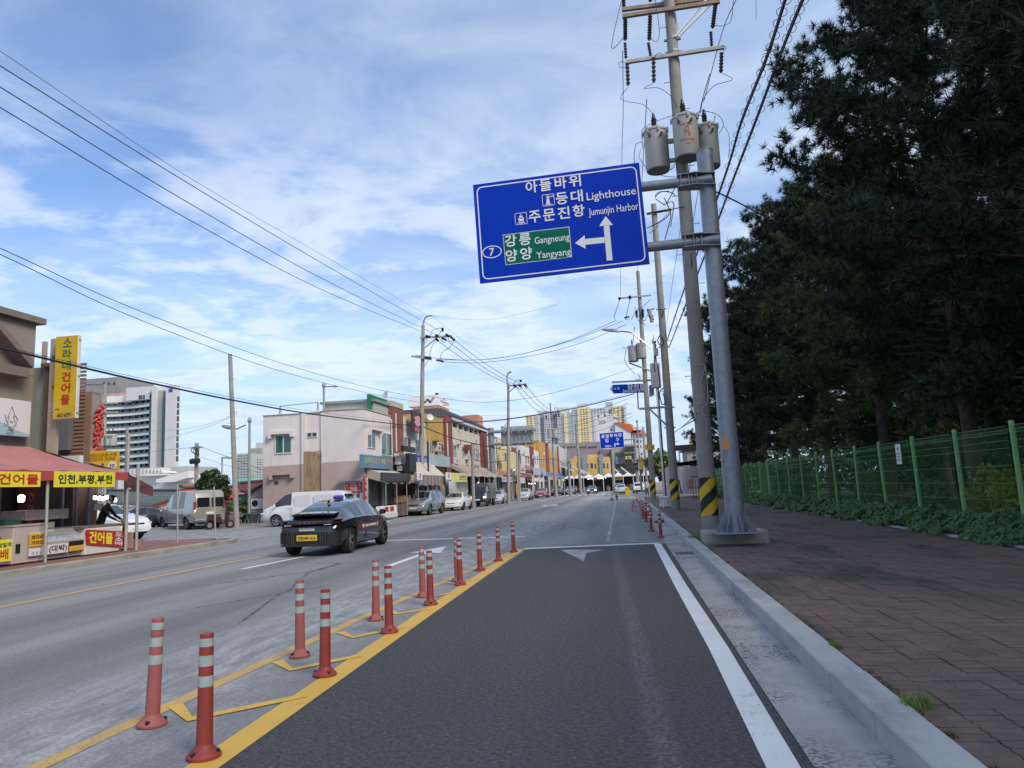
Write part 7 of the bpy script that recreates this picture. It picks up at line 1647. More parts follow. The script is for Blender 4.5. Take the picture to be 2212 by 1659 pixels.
# big lilac-grey block behind the tents
lil=wall_m('lilac_grey_wall',(.25,.225,.24),.2,var=.08);t,x0,x1,z=block('long lilac-grey building with a dark window band behind the yellow terrace',K5,440,1040,640,205,25,lil)
for c0,c1 in ((485,580),(605,720),(760,860),(880,1000)):win_py(t,K5,c0,688,c1,712,205,cols=3,gm=win_k,fm=lil)
t,x0,x1,z=block('brown-grey banded building beside the lilac-grey one',K5,1035,1210,725,203,20,wall_m('banded_stone',(.20,.17,.155),.2));t,x0,x1,z=block('grey stone office building with square windows below the small blue sign',K5,1195,1365,700,200,22,wall_m('grey_stone',(.34,.32,.29),.2))
for c0,c1,r0,r1 in ((1235,1285,770,838),(1297,1348,770,835),(1245,1300,920,975),(1308,1362,915,970)):win_py(t,K5,c0,r0,c1,r1,200,cols=1,gm=win_teal,fm=win_k)
p=aY(*K5(1258,872),199);ps=thing('blade_sign','narrow pale blue vertical sign on the grey stone building','sign',p);bbox_part(ps,'panel',M('sign_periwinkle',(.36,.40,.60),.6,var=.1),p.x-.32,p.x+.32,198.8,199.2,p.z-.95,p.z+.95)
t,x0,x1,z=block('black clad building with a yellow strip sign',K5,1357,1500,665,196,20,M('black_cladding',(.025,.025,.03),.6,var=.2));a,b=aY(*K5(1368,818),195.9),aY(*K5(1448,855),195.9);o=bbox_part(t,'sign_board',MATS['sign_cream_yellow'],a.x,b.x,195.8,196,b.z,a.z);mb=MB();put_text(mb,'월보',((a.x+b.x)/2,195.79,(a.z+b.z)/2),(1,0,0),(0,0,1),W=(b.x-a.x)*.5,Hh=(a.z-b.z)*.75,bold=.04);mb.build('lettering',wrap_k,o)
a=aY(*K5(1435,770),195.9);mb=MB();put_text(mb,'SINCE 1984 회센터',a,(1,0,0),(0,0,1),W=2.9,Hh=.4,bold=.03);mb.build('lettering',white_t,t)
t,x0,x1,z=block('tall white narrow building at the right end of the street',K5,1500,1660,735,215,20,ch);grid(t,K5,1560,1650,760,980,2,4,215,.4,.5,win_k)
# yellow terrace with blue-grey pilasters
yt=wall_m('yellow_terrace_wall',(.58,.39,.12),.2);bp_=wall_m('blue_grey_pilaster',(.22,.27,.33),.15)
t,x0,x1,z=block('yellow two-storey terrace with blue-grey pilasters behind the white tents',K5,655,1155,835,180,14,yt)
for c0,c1,ct in ((800,862,790),(1020,1070,790)):a,b=aY(*K5(c0,ct),179.7),aY(*K5(c1,ct),179.7);bbox_part(t,'pilaster',bp_,a.x,b.x,179.6,180,0,a.z)
for c0,c1,r0 in ((735,765,900),(770,790,905),(870,890,905),(912,950,905),(1075,1105,905),(1125,1150,905),(965,990,910)):win_py(t,K5,c0,r0,c1,r0+75,180,cols=1,gm=win_k)
for c0,c1,r0 in ((700,760,820),(870,1000,800)):a,b=aY(*K5(c0,r0),183),aY(*K5(c1,r0),183);bbox_part(t,'roof_room',yt,a.x,b.x,183,188,z-.1,a.z)
t,x0,x1,z=block('small grey house with a pale roof between terrace and yellow building',K5,590,720,850,190,12,wall_m('dull_grey_wall',(.30,.31,.33),.3))
# tents along the market street
tent_m=M('tent_white',(.68,.69,.71),.8,var=.05)
def tent(xc,Y,w_,d,ze,zr,label,group):
    t=thing('market_tent',label,'tent',(xc,Y,0),group);mb=MB();x0,x1=xc-w_/2+.03,xc+w_/2-.03
    V=[(x0,Y,ze),(x1,Y,ze),(x1,Y+d,ze),(x0,Y+d,ze),(xc,Y+d/2,zr),((x0+xc)/2,Y+d*.25,ze+(zr-ze)*.36),((x1+xc)/2,Y+d*.25,ze+(zr-ze)*.36)]
    mb.add(V,[(0,1,6,5),(5,6,4),(1,2,4,6),(2,3,4),(3,0,5,4)]);mb.build('canopy',tent_m,t);mb=MB()
    mb.box(x0,x1,Y-.02,Y+.02,ze-.28,ze);mb.build('valance',tent_m,t)
    for x in (x0,x1):mb=MB();mb.cyl((x,Y,0),(x,Y,ze),.05,n=5);mb.build('post',pvc,t)
    return t
a,b=aY(*K5(560,1080),165),aY(*K5(1735,1078),165);nt_=9;w_=(b.x-a.x)/nt_
zE=aY(*K5(900,1085),165).z;zR=aY(*K5(900,1028),165).z
for k in range(nt_):tent(a.x+w_*(k+.5),165,w_,5,zE,zE+(zR-zE)*random.uniform(.62,.8),['first','second','third','fourth','fifth','sixth','seventh','eighth','ninth','tenth','eleventh'][k]+' white pyramid tent from the left across the street end','white market tents across the end of the street')
mk=thing('market_stalls','dark stall fronts with goods behind the white tents','market stall',((a.x+b.x)/2,169,0));bbox_part(mk,'backdrop',shopk,a.x,b.x,170,170.2,0,zE+.2)
for k in range(34):x=a.x+(b.x-a.x)*random.random();h=random.uniform(.5,1.6);bbox_part(mk,'goods',random.choice([card,MATS['window_pvc'],M('goods_orange',(.45,.17,.06),.7,var=.5),M('goods_yellow',(.55,.40,.04),.7,var=.5),M('goods_teal',(.04,.16,.16),.7),woodm]),x,x+random.uniform(.5,1.4),168+random.random(),169.5,0,h)
for cx,m_ in ((1285,M('goods_yellow2',(.58,.42,.03),.6)),(980,MATS['goods_yellow2'] if 'goods_yellow2' in MATS else woodm)):
    p=aY(*K5(cx,1108),166.5);bs_=thing('stall_banner','small yellow banner under the white tents, '+('right one' if cx>1100 else 'left one'),'banner',p);bbox_part(bs_,'cloth',m_,p.x-.9,p.x+.9,166.4,166.5,p.z-.35,p.z+.35)
# slanting white tent stays
for k,(c0,c1) in enumerate((((525,940),(700,1010)),((675,950),(830,1040)),((770,985),(900,1055)),((1190,960),(1290,1030)),((1310,960),(1400,1030)))):
    mb=MB();mb.beam(aY(*K5(*c0),158),aY(*K5(*c1),158),.3,.3);tag(mb.build('tent_stay',pvc),'slanting white tube rising behind the tent roofs','pole','slanting tubes above the tents')
# ================================================================== left corner: dried fish stall, shop building, signs
tanw=M('tan_panel_wall',(.25,.215,.175),.8,var=.1,scale=1,streak=.25,dirt=(.12,.10,.08));tan_d=M('tan_joint',(.12,.10,.08),.9);roofb=M('brown_grey_coping',(.17,.14,.125),.7)
SX=-18.5
fb=thing('tan_shop_building','tan panelled building with grey-brown coping at the left picture edge','building',(SX-4,15,0))
zr=aX(75,700,SX).z;ye_=aX(77,720,SX).y
bbox_part(fb,'wall',tan_d,SX-9,SX-.02,4,ye_-.02,.1,zr)
zz=[3.2,4.0,4.9,5.8,6.5,zr]  # panels with open joints
ys=[4,7,10,13,16,18.9,ye_]
for i in range(len(ys)-1):
    for j in range(len(zz)-1):
        if i in (1,3,4) and j in (2,) :continue
        bbox_part(fb,'panel',tanw,SX-.02,SX+.012,ys[i]+.008,ys[i+1]-.008,zz[j]+.008,zz[j+1]-.008)
for i in (1,3,4):bbox_part(fb,'window',win_k,SX-.02,SX-.01,ys[i]+.3,ys[i+1]-.3,zz[2]+.05,zz[3]-.05)
bbox_part(fb,'coping',roofb,SX-9.1,SX+.22,3.8,ye_+.18,zr,zr+.20)
p=aX(48,775,SX);mb=MB();mb.prism([(SX,p.y-1.6,p.z+.75),(SX,p.y-.1,p.z-.35),(SX,p.y-.1,p.z-.12),(SX,p.y-1.6,p.z+1.0)],(.5,0,0));mb.box(SX,SX+.45,p.y-1.6,p.y-.2,p.z-.65,p.z-.36);mb.build('dormer',roofb,fb)
a,b=aX(68,868,SX+.3),aX(68,945,SX+.3)
sq=thing('squid_sign','long white and pale blue sign with a drawn squid above the red awning','sign',(SX+.3,15,b.z))
n=NT('squid_board');pz=n.n('ShaderNodeSeparateXYZ');n.l(n.pos,pz.inputs[0]);wv=n.math('ADD',pz.outputs[2],n.math('MULTIPLY',n.math('SINE',n.math('MULTIPLY',pz.outputs[1],1.6)),.22))
n.set(n.mix(n.ramp(wv,b.z+.30,b.z+.33),(.28,.47,.54),(.60,.62,.66)),.4)
bd=bbox_part(sq,'panel',n.m,SX+.12,SX+.30,8,a.y,b.z,a.z,bevel=.01)
mb=MB();sc0=aX(25,915,SX+.31);s_=.0021
def sqp(pts,r=.012):mb.tube([Vector((SX+.315,sc0.y+(x-100)*s_*1.25,sc0.z-(y-200)*s_*1.7)) for x,y in pts],r,4)
for pts in ([(40,150),(95,55),(140,130),(118,138),(150,190),(130,240),(95,255),(62,240),(45,190),(60,138),(40,150)],[(60,240),(40,275),(55,290)],[(75,250),(65,300)],[(90,255),(88,305)],[(105,255),(112,300)],[(120,248),(135,290)],[(150,130),(180,160),(160,215),(135,215)],[(0,130),(20,170),(45,200),(20,225),(0,200)],[(75,225),(95,238),(118,220)]):sqp(pts)
for cx in (82,108):mb.ball((SX+.315,sc0.y+(cx-100)*s_*1.25,sc0.z-(185-200)*s_*1.7),.022,8,5)
mb.build('squid_drawing',M('outline_grey',(.16,.17,.19),.6),bd)
# grey-green side panel, steel posts and the tall yellow blade sign
gp_=thing('sign_support','grey-green box panel and brown steel posts beside the tall yellow sign','sign frame',(-17.9,20.9,3.2))
def qd(x0,y0,x1,y1,X,Y0,dY,m,nm):
    p,q=aY(x0,y0,Y0),aY(x1,y1,Y0);return bbox_part(gp_,nm,m,p.x,q.x,Y0,Y0+dY,q.z,p.z)
qd(71,795,97,980,0,21.2,.3,M('panel_grey_green',(.27,.30,.26),.6,var=.15),'box_panel');bst=M('bronze_steel',(.14,.11,.08),.5,.3,var=.2)
qd(97,790,110,985,0,21.0,.2,bst,'steel_post');qd(110,732,118,985,0,20.8,.14,M('beige_steel',(.34,.29,.23),.6,var=.15),'steel_post');qd(91,738,96,795,0,20.9,.1,M('beige_steel',(.3,.3,.3)),'steel_post');qd(88,785,120,790,0,20.85,.4,bst,'crossbar')
for y_ in (768,775,833,888,900):qd(112,y_,124,y_+4,0,20.75,.1,bst,'bracket')
YB=20.55
p,q=aY(121,727,YB),aY(163,903,YB)
ysn=thing('blade_sign','tall yellow vertical sign with green and red lettering and a phone number','sign',(p.x,YB,q.z))
yv=M('sign_face_mustard',(.50,.36,.015),.45,var=.12,scale=1.2)
bbox_part(ysn,'light_box',M('sign_box_white',(.60,.61,.62),.5,var=.05),p.x,q.x,YB,YB+.14,q.z,p.z,bevel=.01);bbox_part(ysn,'face',yv,p.x+.015,q.x-.015,YB-.012,YB,q.z+.02,p.z-.02)
cx_=(p.x+q.x)/2+.03;hh=p.z-q.z;gt=M('letter_green',(.015,.13,.09),.6);rt=M('letter_red',(.42,.02,.02),.6)
for i,ch in enumerate('소라네건어물'):
    mb=MB();put_text(mb,ch,(cx_,YB-.014,p.z-hh*(.085+i*.138)),(1,0,0),(0,0,1),W=.29,Hh=.29,bold=.05 if i>2 else .03,lift=.004);mb.build('lettering',rt if i>2 else gt,ysn)
mb=MB();put_text(mb,'662-6291',(cx_-.02,YB-.014,q.z+hh*.045),(1,0,0),(0,0,1),W=.47,Hh=.12,bold=.02,lift=.004);put_text(mb,'(강릉)',(p.x+.16,YB-.014,q.z+hh*.115),(1,0,0),(0,0,1),W=.16,Hh=.05,lift=.004);mb.build('lettering',wrap_k,ysn)
mb=MB()
for z in (.06,.5,.94):
    for y_ in (.03,.085):mb.box(q.x,q.x+.004,YB+y_,YB+y_+.025,q.z+hh*z-.04,q.z+hh*z+.04)
tag(mb.build('vent_slots',trim_k,ysn),kind='stuff')
# louvred building with red crab reliefs
lb=thing('louvre_building','brown louvred building with red crab reliefs beyond the yellow sign','building',(-21,26,0));brn=M('louvre_brown',(.23,.145,.10),.7,var=.12)
p,q=aY(118,790,24.5),aY(192,1000,24.5);zt=aY(192,846,24.5).z
ywl=aX(217,900,q.x).y;bbox_part(lb,'wall',brn,p.x-2,q.x,24.5,ywl,0,zt)
for k in range(26):z=3.3+k*.14;bbox_part(lb,'louvre',brn,p.x+.05,q.x-.22,24.46,24.5,z,z+.09)
bbox_part(lb,'grey_panel',M('slate_panel',(.13,.13,.14),.6,var=.1),aY(121,905,24.2).x,aY(148,905,24.2).x,24.2,24.45,aY(135,972,24.2).z,aY(135,905,24.2).z)
bbox_part(lb,'white_parapet',sign_white,aY(118,975,24.0).x,aY(172,975,24.0).x,24.0,24.2,aY(145,1010,24.0).z,aY(145,985,24.0).z)
rlf=M('crab_relief_red',(.50,.06,.04),.5,var=.35,scale=6);rb_=M('relief_board',(.26,.22,.21),.7,var=.2);XR=q.x;y0_,y1_=24.52,aX(218,900,XR).y
bbox_part(lb,'relief_board',rb_,XR,XR+.05,y0_,y1_,2.9,zt-.1)
rr_=random.Random(5)
for k in range(44):
    yy=y0_+.08+(y1_-y0_-.16)*rr_.random();z=3.1+(zt-3.6)*(k+.5)/44;a_=rr_.uniform(-.9,.9);L2=rr_.uniform(.10,.20)
    mb=MB();mb.tube([(XR+.10,yy-L2*math.sin(a_),z-L2*math.cos(a_)),(XR+.17,yy,z),(XR+.10,yy+L2*.8*math.sin(a_+.6),z+L2*math.cos(a_+.6))],[.02,.055,.02],6);mb.build('crab_leg',rlf,lb,smooth=True)
# the red awning
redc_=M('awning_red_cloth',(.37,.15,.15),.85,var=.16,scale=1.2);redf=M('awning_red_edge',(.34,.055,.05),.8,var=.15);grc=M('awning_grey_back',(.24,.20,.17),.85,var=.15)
ra=thing('awning','large faded red cloth awning over the dried fish stall','awning',(-16.8,16,.15))
AXF=-15.62;ZF=2.62;zb_=aX(0,962,-18.1).z
mb=MB();ny,nxx=34,7;Y0,Y1=6.0,21.6
def aw_pt(i,j):
    u=j/nxx;yy=Y0+(Y1-Y0)*i/ny;ybk=Y0+(20.4-Y0)*i/ny;y_=yy*(1-u)+ybk*u;x_=AXF+(-18.1-AXF)*u;z_=ZF+(zb_-ZF)*u-.10*math.sin(PI*u)+.022*math.sin(i*PI*.66)*(1-u*.4);return (x_,y_,z_)
for i in range(ny):
    for j in range(nxx):mb.quad(aw_pt(i,j),aw_pt(i+1,j),aw_pt(i+1,j+1),aw_pt(i,j+1))
mb.build('cloth',redc_,ra,smooth=True)
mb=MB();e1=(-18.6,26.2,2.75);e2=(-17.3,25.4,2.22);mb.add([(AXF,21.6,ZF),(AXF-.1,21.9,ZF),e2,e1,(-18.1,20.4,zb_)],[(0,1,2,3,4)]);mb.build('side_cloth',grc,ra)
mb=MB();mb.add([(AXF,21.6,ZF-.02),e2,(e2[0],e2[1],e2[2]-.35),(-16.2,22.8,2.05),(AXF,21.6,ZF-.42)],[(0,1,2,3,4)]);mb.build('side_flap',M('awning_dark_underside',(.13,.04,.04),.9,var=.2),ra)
mb=MB()
for i in range(40):
    ya,yb=Y0+(Y1-Y0)*i/40,Y0+(Y1-Y0)*(i+1)/40;mb.quad((AXF+.02,ya,ZF-.26-.02*math.sin(i*1.1)),(AXF+.02,yb,ZF-.26-.02*math.sin((i+1)*1.1)),(AXF+.02,yb,ZF),(AXF+.02,ya,ZF))
mb.build('valance',redf,ra)
mb=MB()
for y_ in (8,11.2,14.4,17.6,21.2):mb.beam((AXF,y_,ZF-.05),(-18.1,y_*.95+.8,zb_-.12),.04,.04)
tag(mb.build('rafter',galv2,ra),kind='stuff')
gpost=M('grey_tube',(.36,.37,.36),.5,.3,var=.15)
def post(x,y,z1,r,label,m=None,lean=0):mb=MB();mb.cyl((x,y,.12),(x+lean,y,z1),r,n=10);return tag(mb.build('awning_post',m or gpost,smooth=True),label,'post')
post(-15.72,18.46,2.45,.042,'white bent tube post between the two yellow banners',lean=-.03);post(-15.82,21.9,3.9,.05,'left one of the twin grey posts at the awning corner');post(-15.70,22.25,2.9,.05,'right one of the twin grey posts at the awning corner');post(-16.6,25.9,2.3,.03,'thin grey post beside the white SUV nose',lean=-.05);post(-17.0,29.2,2.2,.03,'thinnest grey post standing alone at the side street corner',lean=-.1);post(-15.75,12.5,2.5,.04,'grey post of the red awning outside the left picture edge')
lemon=M('banner_yellow_bright',(.66,.60,.03),.6,var=.06);lemon_l=M('banner_ink_black',(.015,.015,.015),.7)
def banner_X(label,x0,x1,y0,y1,X,m,text,tm,W_=.86,Hf=.62,cat='banner',name='banner',th=.02,lift=.006):
    p,q=aX(x0,y0,X),aX(x1,y1,X);t=thing(name,label,cat,(X,(p.y+q.y)/2,min(p.z,q.z)));z1,z0=aX((x0+x1)/2,y0,X).z,aX((x0+x1)/2,y1,X).z
    o=bbox_part(t,'cloth',m,X-th,X,p.y,q.y,z0,z1);mb=MB();put_text(mb,text,(X,(p.y+q.y)/2,(z0+z1)/2),(0,1,0),(0,0,1),W=(q.y-p.y)*W_,Hh=(z1-z0)*Hf,bold=.045,lift=lift);mb.build('lettering',tm,o);return t
p=aX(-70,1018,AXF+.06);banner_X('yellow banner with red letters at the left picture edge',-75,87,1018,1052,AXF+.06,lemon,'대박건어물',rt,.93,.66)
banner_X('yellow banner with black city names on the red awning edge',118,248,1019,1052,AXF+.06,lemon,'인천,부평,부천',lemon_l,.88,.60)
# inside the stall
st=thing('stall_back_wall','dark stall back wall with glass doors and a red vertical banner','wall',(-18.35,14,.15));dkw=M('stall_dark_wall',(.035,.028,.026),.7,var=.4,scale=2)
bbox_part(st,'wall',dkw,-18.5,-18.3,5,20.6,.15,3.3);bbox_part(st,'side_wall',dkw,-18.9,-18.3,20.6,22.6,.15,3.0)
for k in range(9):y_=12+k*.95;bbox_part(st,'door_frame',galv2,-18.3,-18.25,y_-.03,y_+.03,.2,2.5)
yb0=aX(64,1075,-18.2).y;o=bbox_part(st,'red_banner',M('banner_deep_red',(.17,.012,.018),.7,var=.15),-18.24,-18.2,yb0-.42,yb0+.42,.9,2.9)
mb=MB()
for i,ch in enumerate('대박건어물'):put_text(mb,ch,(-18.2,yb0+.04,2.72-i*.37),(0,1,0),(0,0,1),Hh=.26,bold=.03,lift=.01)
mb.build('lettering',M('letter_dusty_rose',(.42,.26,.27),.7),o)
for c in ((135,.0),(165,.0),(192,0)):
    y_=aX(c[0],1100,-17.9).y;bbox_part(st,'violet_post',M('post_violet',(.20,.18,.33),.5,var=.2),-17.95,-17.88,y_-.04,y_+.04,.15,2.5)
for x0,x1,y0 in ((135,152,1039),(160,181,1041),(197,209,1045)):
    p,q=aX(x0,y0,-17.8),aX(x1,y0+1,-17.8);mb=MB();mb.box(-17.81,-17.78,p.y,q.y,p.z-.015,p.z+.015);mb.box(-17.81,-17.78,q.y-.015,q.y+.015,p.z,p.z+.28);tag(mb.build('neon_tube',emis('neon_white',(.75,.8,1),2.2)),{135:'nearest',160:'middle',197:'farthest'}[x0]+' right-angled white light tube hanging in the dark stall','light','light tubes in the stall')
def lantern(px_,py_,X,label,r=.07,h=.15,s=5):
    c=aX(px_,py_,X);t=thing('stall_lamp',label,'lamp',c,'lit lamps in the dried fish stall');mb=MB();mb.lathe(c,[(r*.6,-h*.5),(r,-h*.32),(r,h*.32),(r*.6,h*.5)],12);mb.build('bulb',emis('stall_lamp_white',(1,.98,.95),s),t,smooth=True);mb=MB();mb.cyl(c+Vector((0,0,h*.5)),c+Vector((0,0,h*.5+.07)),.03,n=8);mb.tube([c+Vector((0,0,h*.5+.05)),c+Vector((0,0,.7))],.005,3);mb.build('socket',trim_k,t)
lantern(46,1077,-16.8,'lone lit lamp hanging at the left before the red banner',.085,.2)
for i,(a_,b_) in enumerate(((205,1075),(214.5,1076),(223,1077),(231,1074),(241,1078),(249,1080))):lantern(a_,b_,-17.0,['leftmost','second','third','fourth','fifth','rightmost'][i]+' of the six lamps in a row under the awning corner',.046,.13)
# display tables, boxes and signs of the stall
styro=M('styrofoam',(.52,.50,.48),.9,var=.08,scale=5);goods=M('dried_fish',(.20,.13,.10),.8,var=.7,scale=9);pbox=M('box_pinkish',(.36,.28,.27),.8,var=.15)
def BX(name,label,px0,px1,py0,py1,X,depth,m,cat='box',group=None,bevel=.01):
    p,q=aX(px0,py1,X),aX(px1,py1,X);zt=aX((px0+px1)/2,py0,X).z;zb=aX((px0+px1)/2,py1,X).z
    mb=MB();mb.box(X-depth,X,p.y,q.y,zb,zt);return tag(mb.build(name,m,bevel=bevel),label,cat,group),(p.y,q.y,zb,zt)
XT=-16.05
tb=thing('display_table','long stall table with dried fish boxes under the red awning','table',(-17,18,.15));bbox_part(tb,'tabletop',woodm,-17.6,XT-.35,13.5,20.2,.86,.92)
for y_ in (13.6,15.8,18.0,20.1):
    for x_ in (-17.5,XT-.45):bbox_part(tb,'leg',galv2,x_-.03,x_+.03,y_-.03,y_+.03,.15,.86)
rr_=random.Random(9);labs=['nearest','second','third','fourth','fifth','sixth','seventh','eighth']
for k in range(8):
    y_=14.0+k*.76;mb=MB();mb.box(-17.3,-16.75,y_,y_+.66,.92,1.10+.1*(k % 3));tag(mb.build('fish_box',[pbox,styro,card][k % 3],bevel=.01),labs[k]+' open fish box on the long stall table from the camera side','box','fish boxes on the stall table')
pl0,pl1=aX(105,1118,-16.7),aX(149,1118,-16.7)
BX('printed_carton','long printed carton with wave drawings standing behind the white post',57,148,1100,1122,-16.7,.35,M('carton_printed',(.42,.36,.36),.8,var=.35,scale=7));BX('printed_carton','tilted printed carton left of the long one',2,60,1104,1125,-16.75,.3,M('carton_printed2',(.33,.27,.26),.8,var=.4,scale=6))
BX('net_basket','dark green net basket on the stall table',12,46,1122,1133,-16.35,.4,M('basket_green',(.015,.08,.06),.7,var=.3),'basket')
f1=thing('chest_freezer','beige chest freezer between two price placards','freezer',(XT-.4,17.4,.15));p,q=aX(46,1190,XT),aX(63+52,1190,XT);zt=aX(80,1135,XT).z;bbox_part(f1,'body',M('freezer_beige',(.40,.35,.32),.6,var=.08),XT-.75,XT,p.y-.3,q.y-.35,.18,zt,bevel=.02);bbox_part(f1,'lid',pbox,XT-.78,XT+.02,p.y-.32,q.y-.33,zt,zt+.05)
mb=MB();mb.box(XT,XT+.01,p.y-.2,p.y-.05,.45,.7);mb.build('vent',trim_k,f1)
f2=thing('display_case','glass fronted fish display case behind the white post','display case',(XT-.3,19.2,.15));p,q=aX(103,1180,XT),aX(186,1180,XT)
bbox_part(f2,'base',galv2,XT-.7,XT-.05,p.y,q.y,.2,.62);bbox_part(f2,'fish_bed',M('ice_fish',(.34,.36,.42),.4,var=.7,scale=10),XT-.65,XT-.08,p.y+.05,q.y-.05,.62,.80)
mb=MB();mb.add([(XT,p.y,.66),(XT,q.y,.66),(XT-.28,q.y,1.02),(XT-.28,p.y,1.02)],[(0,1,2,3)]);gm_=NT('case_glass');gm_.set((.55,.62,.66),.08,0,.9);gm_.b.inputs['Alpha'].default_value=.35;mb.build('glass',gm_.m,f2)
bbox_part(f2,'top_rail',chrom2,XT-.42,XT-.26,p.y-.03,q.y+.03,1.02,1.05);bbox_part(f2,'end_panel',M('end_panel_print',(.30,.24,.20),.6,var=.6,scale=8),XT-.45,XT,q.y,q.y+.06,.3,1.03)
bbox_part(f2,'front_rail',M('rail_tan',(.30,.25,.19),.6,var=.3,scale=6),XT-.02,XT+.02,p.y,q.y,.55,.66)
def placard(label,px0,px1,py0,py1,X,m,texts,tm,edge=None):
    p,q=aX(px0,py1,X),aX(px1,py1,X);zt,zb=aX((px0+px1)/2,py0,X).z,aX((px0+px1)/2,py1,X).z;t=thing('placard',label,'placard',(X,(p.y+q.y)/2,zb))
    o=bbox_part(t,'board',m,X-.03,X,p.y,q.y,zb,zt);W_,H_=q.y-p.y,zt-zb
    for s,fy_,fh,fw in texts:mb=MB();put_text(mb,s,(X,(p.y+q.y)/2,zb+H_*fy_),(0,1,0),(0,0,1),W=W_*fw,Hh=H_*fh,bold=.04,lift=.006);mb.build('lettering',tm if not isinstance(tm,dict) else tm[s],o)
    return t
pw=M('placard_white',(.58,.58,.58),.6,var=.04);po=M('placard_orange',(.60,.33,.02),.6,var=.06);nv=M('letter_navy2',(.01,.012,.06),.6)
placard('yellow placard with green and red letters at the left picture edge',-8,24,1166,1213,XT+.25,lemon,[('생일제',.76,.20,.9),('배',.34,.46,.52)],{'생일제':gt,'배':rt})
placard('white stand board behind the orange pollock placard',63,95,1150,1200,XT+.08,pw,[('▪ ▪ ▪',.12,.10,.6)],M('letter_grey2',(.25,.25,.26),.7));placard('orange placard with black letters for pollock and flounder',65,94,1152,1180,XT+.12,po,[('코다리',.72,.28,.86),('가자미',.28,.28,.86)],lemon_l)
placard('white placard with two large navy letters below the display case',102,147,1175,1195,XT+.05,pw,[('(대박)',.5,.78,.85)],nv);placard('small orange placard under a black grille',151,181,1178,1189,XT+.05,po,[('각종젓갈',.5,.6,.85)],M('letter_orange',(.62,.42,.1),.7))
placard('black vented grille plate above the small orange placard',150,181,1168,1177,XT+.04,bk,[],nv)
# red banner on the white ice chest
ic=thing('ice_chest','long white styrofoam-like chest carrying the red and yellow banner','chest',(XT,21,.15));p,q=aX(184,1198,XT+.1),aX(258,1190,XT+.1);bbox_part(ic,'body',styro,XT-.7,XT+.1,p.y,q.y,.18,.95,bevel=.02);bbox_part(ic,'worktop',woodm,XT-.9,XT+.05,p.y-.1,q.y+.8,.95,1.02)
rbp=[aX(185,1144,XT+.13),aX(268,1148,XT+.13),aX(267,1182,XT+.13),aX(186,1176,XT+.13)]
rbn=thing('banner','red banner with yellow letters tied on the white ice chest','banner',rbp[3]);mb=MB();mb.prism(rbp,(.015,0,0));o=mb.build('cloth',M('banner_crimson',(.34,.012,.02),.7,var=.1),rbn)
c0=(rbp[0]+rbp[3])/2;c1=(rbp[1]+rbp[2])/2;ud=(c1-c0).normalized();mb=MB();put_text(mb,'건어물',c0.lerp(c1,.37)+Vector((.016,0,0)),ud,(0,0,1),W=(c1-c0).length*.60,Hh=(rbp[0].z-rbp[3].z)*.76,bold=.06,lift=.006);mb.build('lettering',lemon,o)
mb=MB()
for i,ch in enumerate('도소매'):put_text(mb,ch,c0.lerp(c1,.84)+Vector((.016,0,(1-i)*(rbp[0].z-rbp[3].z)*.32)),ud,(0,0,1),W=(c1-c0).length*.2,Hh=(rbp[0].z-rbp[3].z)*.25,bold=.04,lift=.006)
mb.build('lettering',sign_white,o)
BX('carton','printed carton with an oval label at the awning corner',291,310,1166,1188,-16.3,.35,M('carton_oval',(.26,.16,.13),.8,var=.4,scale=6))
BX('carton','red and white carton right of the twin posts',273,288,1150,1185,-16.2,.4,M('carton_plain',(.36,.26,.2),.8,var=.3,scale=4))
placard('white plastic hood on a stand behind the person in black',205,224,1088,1102,-18.0,pw,[],nv)

# school zone sign on its pole
sz=thing('school_zone_sign','yellow school zone sign with a speed limit 30 above the red awning','road sign',aY(226,1015,22.3));P4=[aY(*KH(a_,b_),22.3) for a_,b_ in ((228,1130),(566,1130),(568,1360),(228,1395))]
ylw=M('road_sign_yellow',(.66,.40,.02),.5,var=.05);mb=MB();mb.prism(P4,(0,.04,0));o=mb.build('panel',ylw,sz);tl_=M('sign_text_brown',(.20,.12,.01),.6)
mb=MB();Uz=(aY(*KH(500,1200),22.3)-aY(*KH(400,1200),22.3)).length/100
put_text(mb,'어린이보호구역',aY(*KH(372,1178),22.28),(1,0,.0),(0,0,1),W=330*Uz,Hh=40*Uz,bold=.02);put_text(mb,'SCHOOL ZONE',aY(*KH(366,1226),22.28),(1,0,0),(0,0,1),W=320*Uz,Hh=32*Uz,bold=.02);mb.build('lettering',tl_,o)
c=aY(*KH(488,1308),22.27);mb=MB();mb.cyl(c,c+Vector((0,.01,0)),48*Uz,n=24);d_=mb.build('disc',sign_white,o);mb=MB();put_text(mb,'30',c+Vector((0,-.004,0)),(1,0,0),(0,0,1),W=62*Uz,Hh=42*Uz,bold=.02);mb.build('lettering',wrap_k,d_)
c=aY(*KH(372,1310),22.27);mb=MB();mb.prism([c+Vector((-30*Uz,0,-30*Uz)),c+Vector((30*Uz,0,-30*Uz)),c+Vector((0,0,36*Uz))],(0,.01,0));mb.build('triangle',bs,o)
spz=aY(275,925,22.6);mb=MB();mb.cyl((spz.x,22.6,.1),(spz.x,22.6,spz.z),.065,.05,n=10);mb.box(P4[0].x,spz.x,22.36,22.42,P4[1].z-.3,P4[1].z-.2);mb.build('post',galv2,sz)

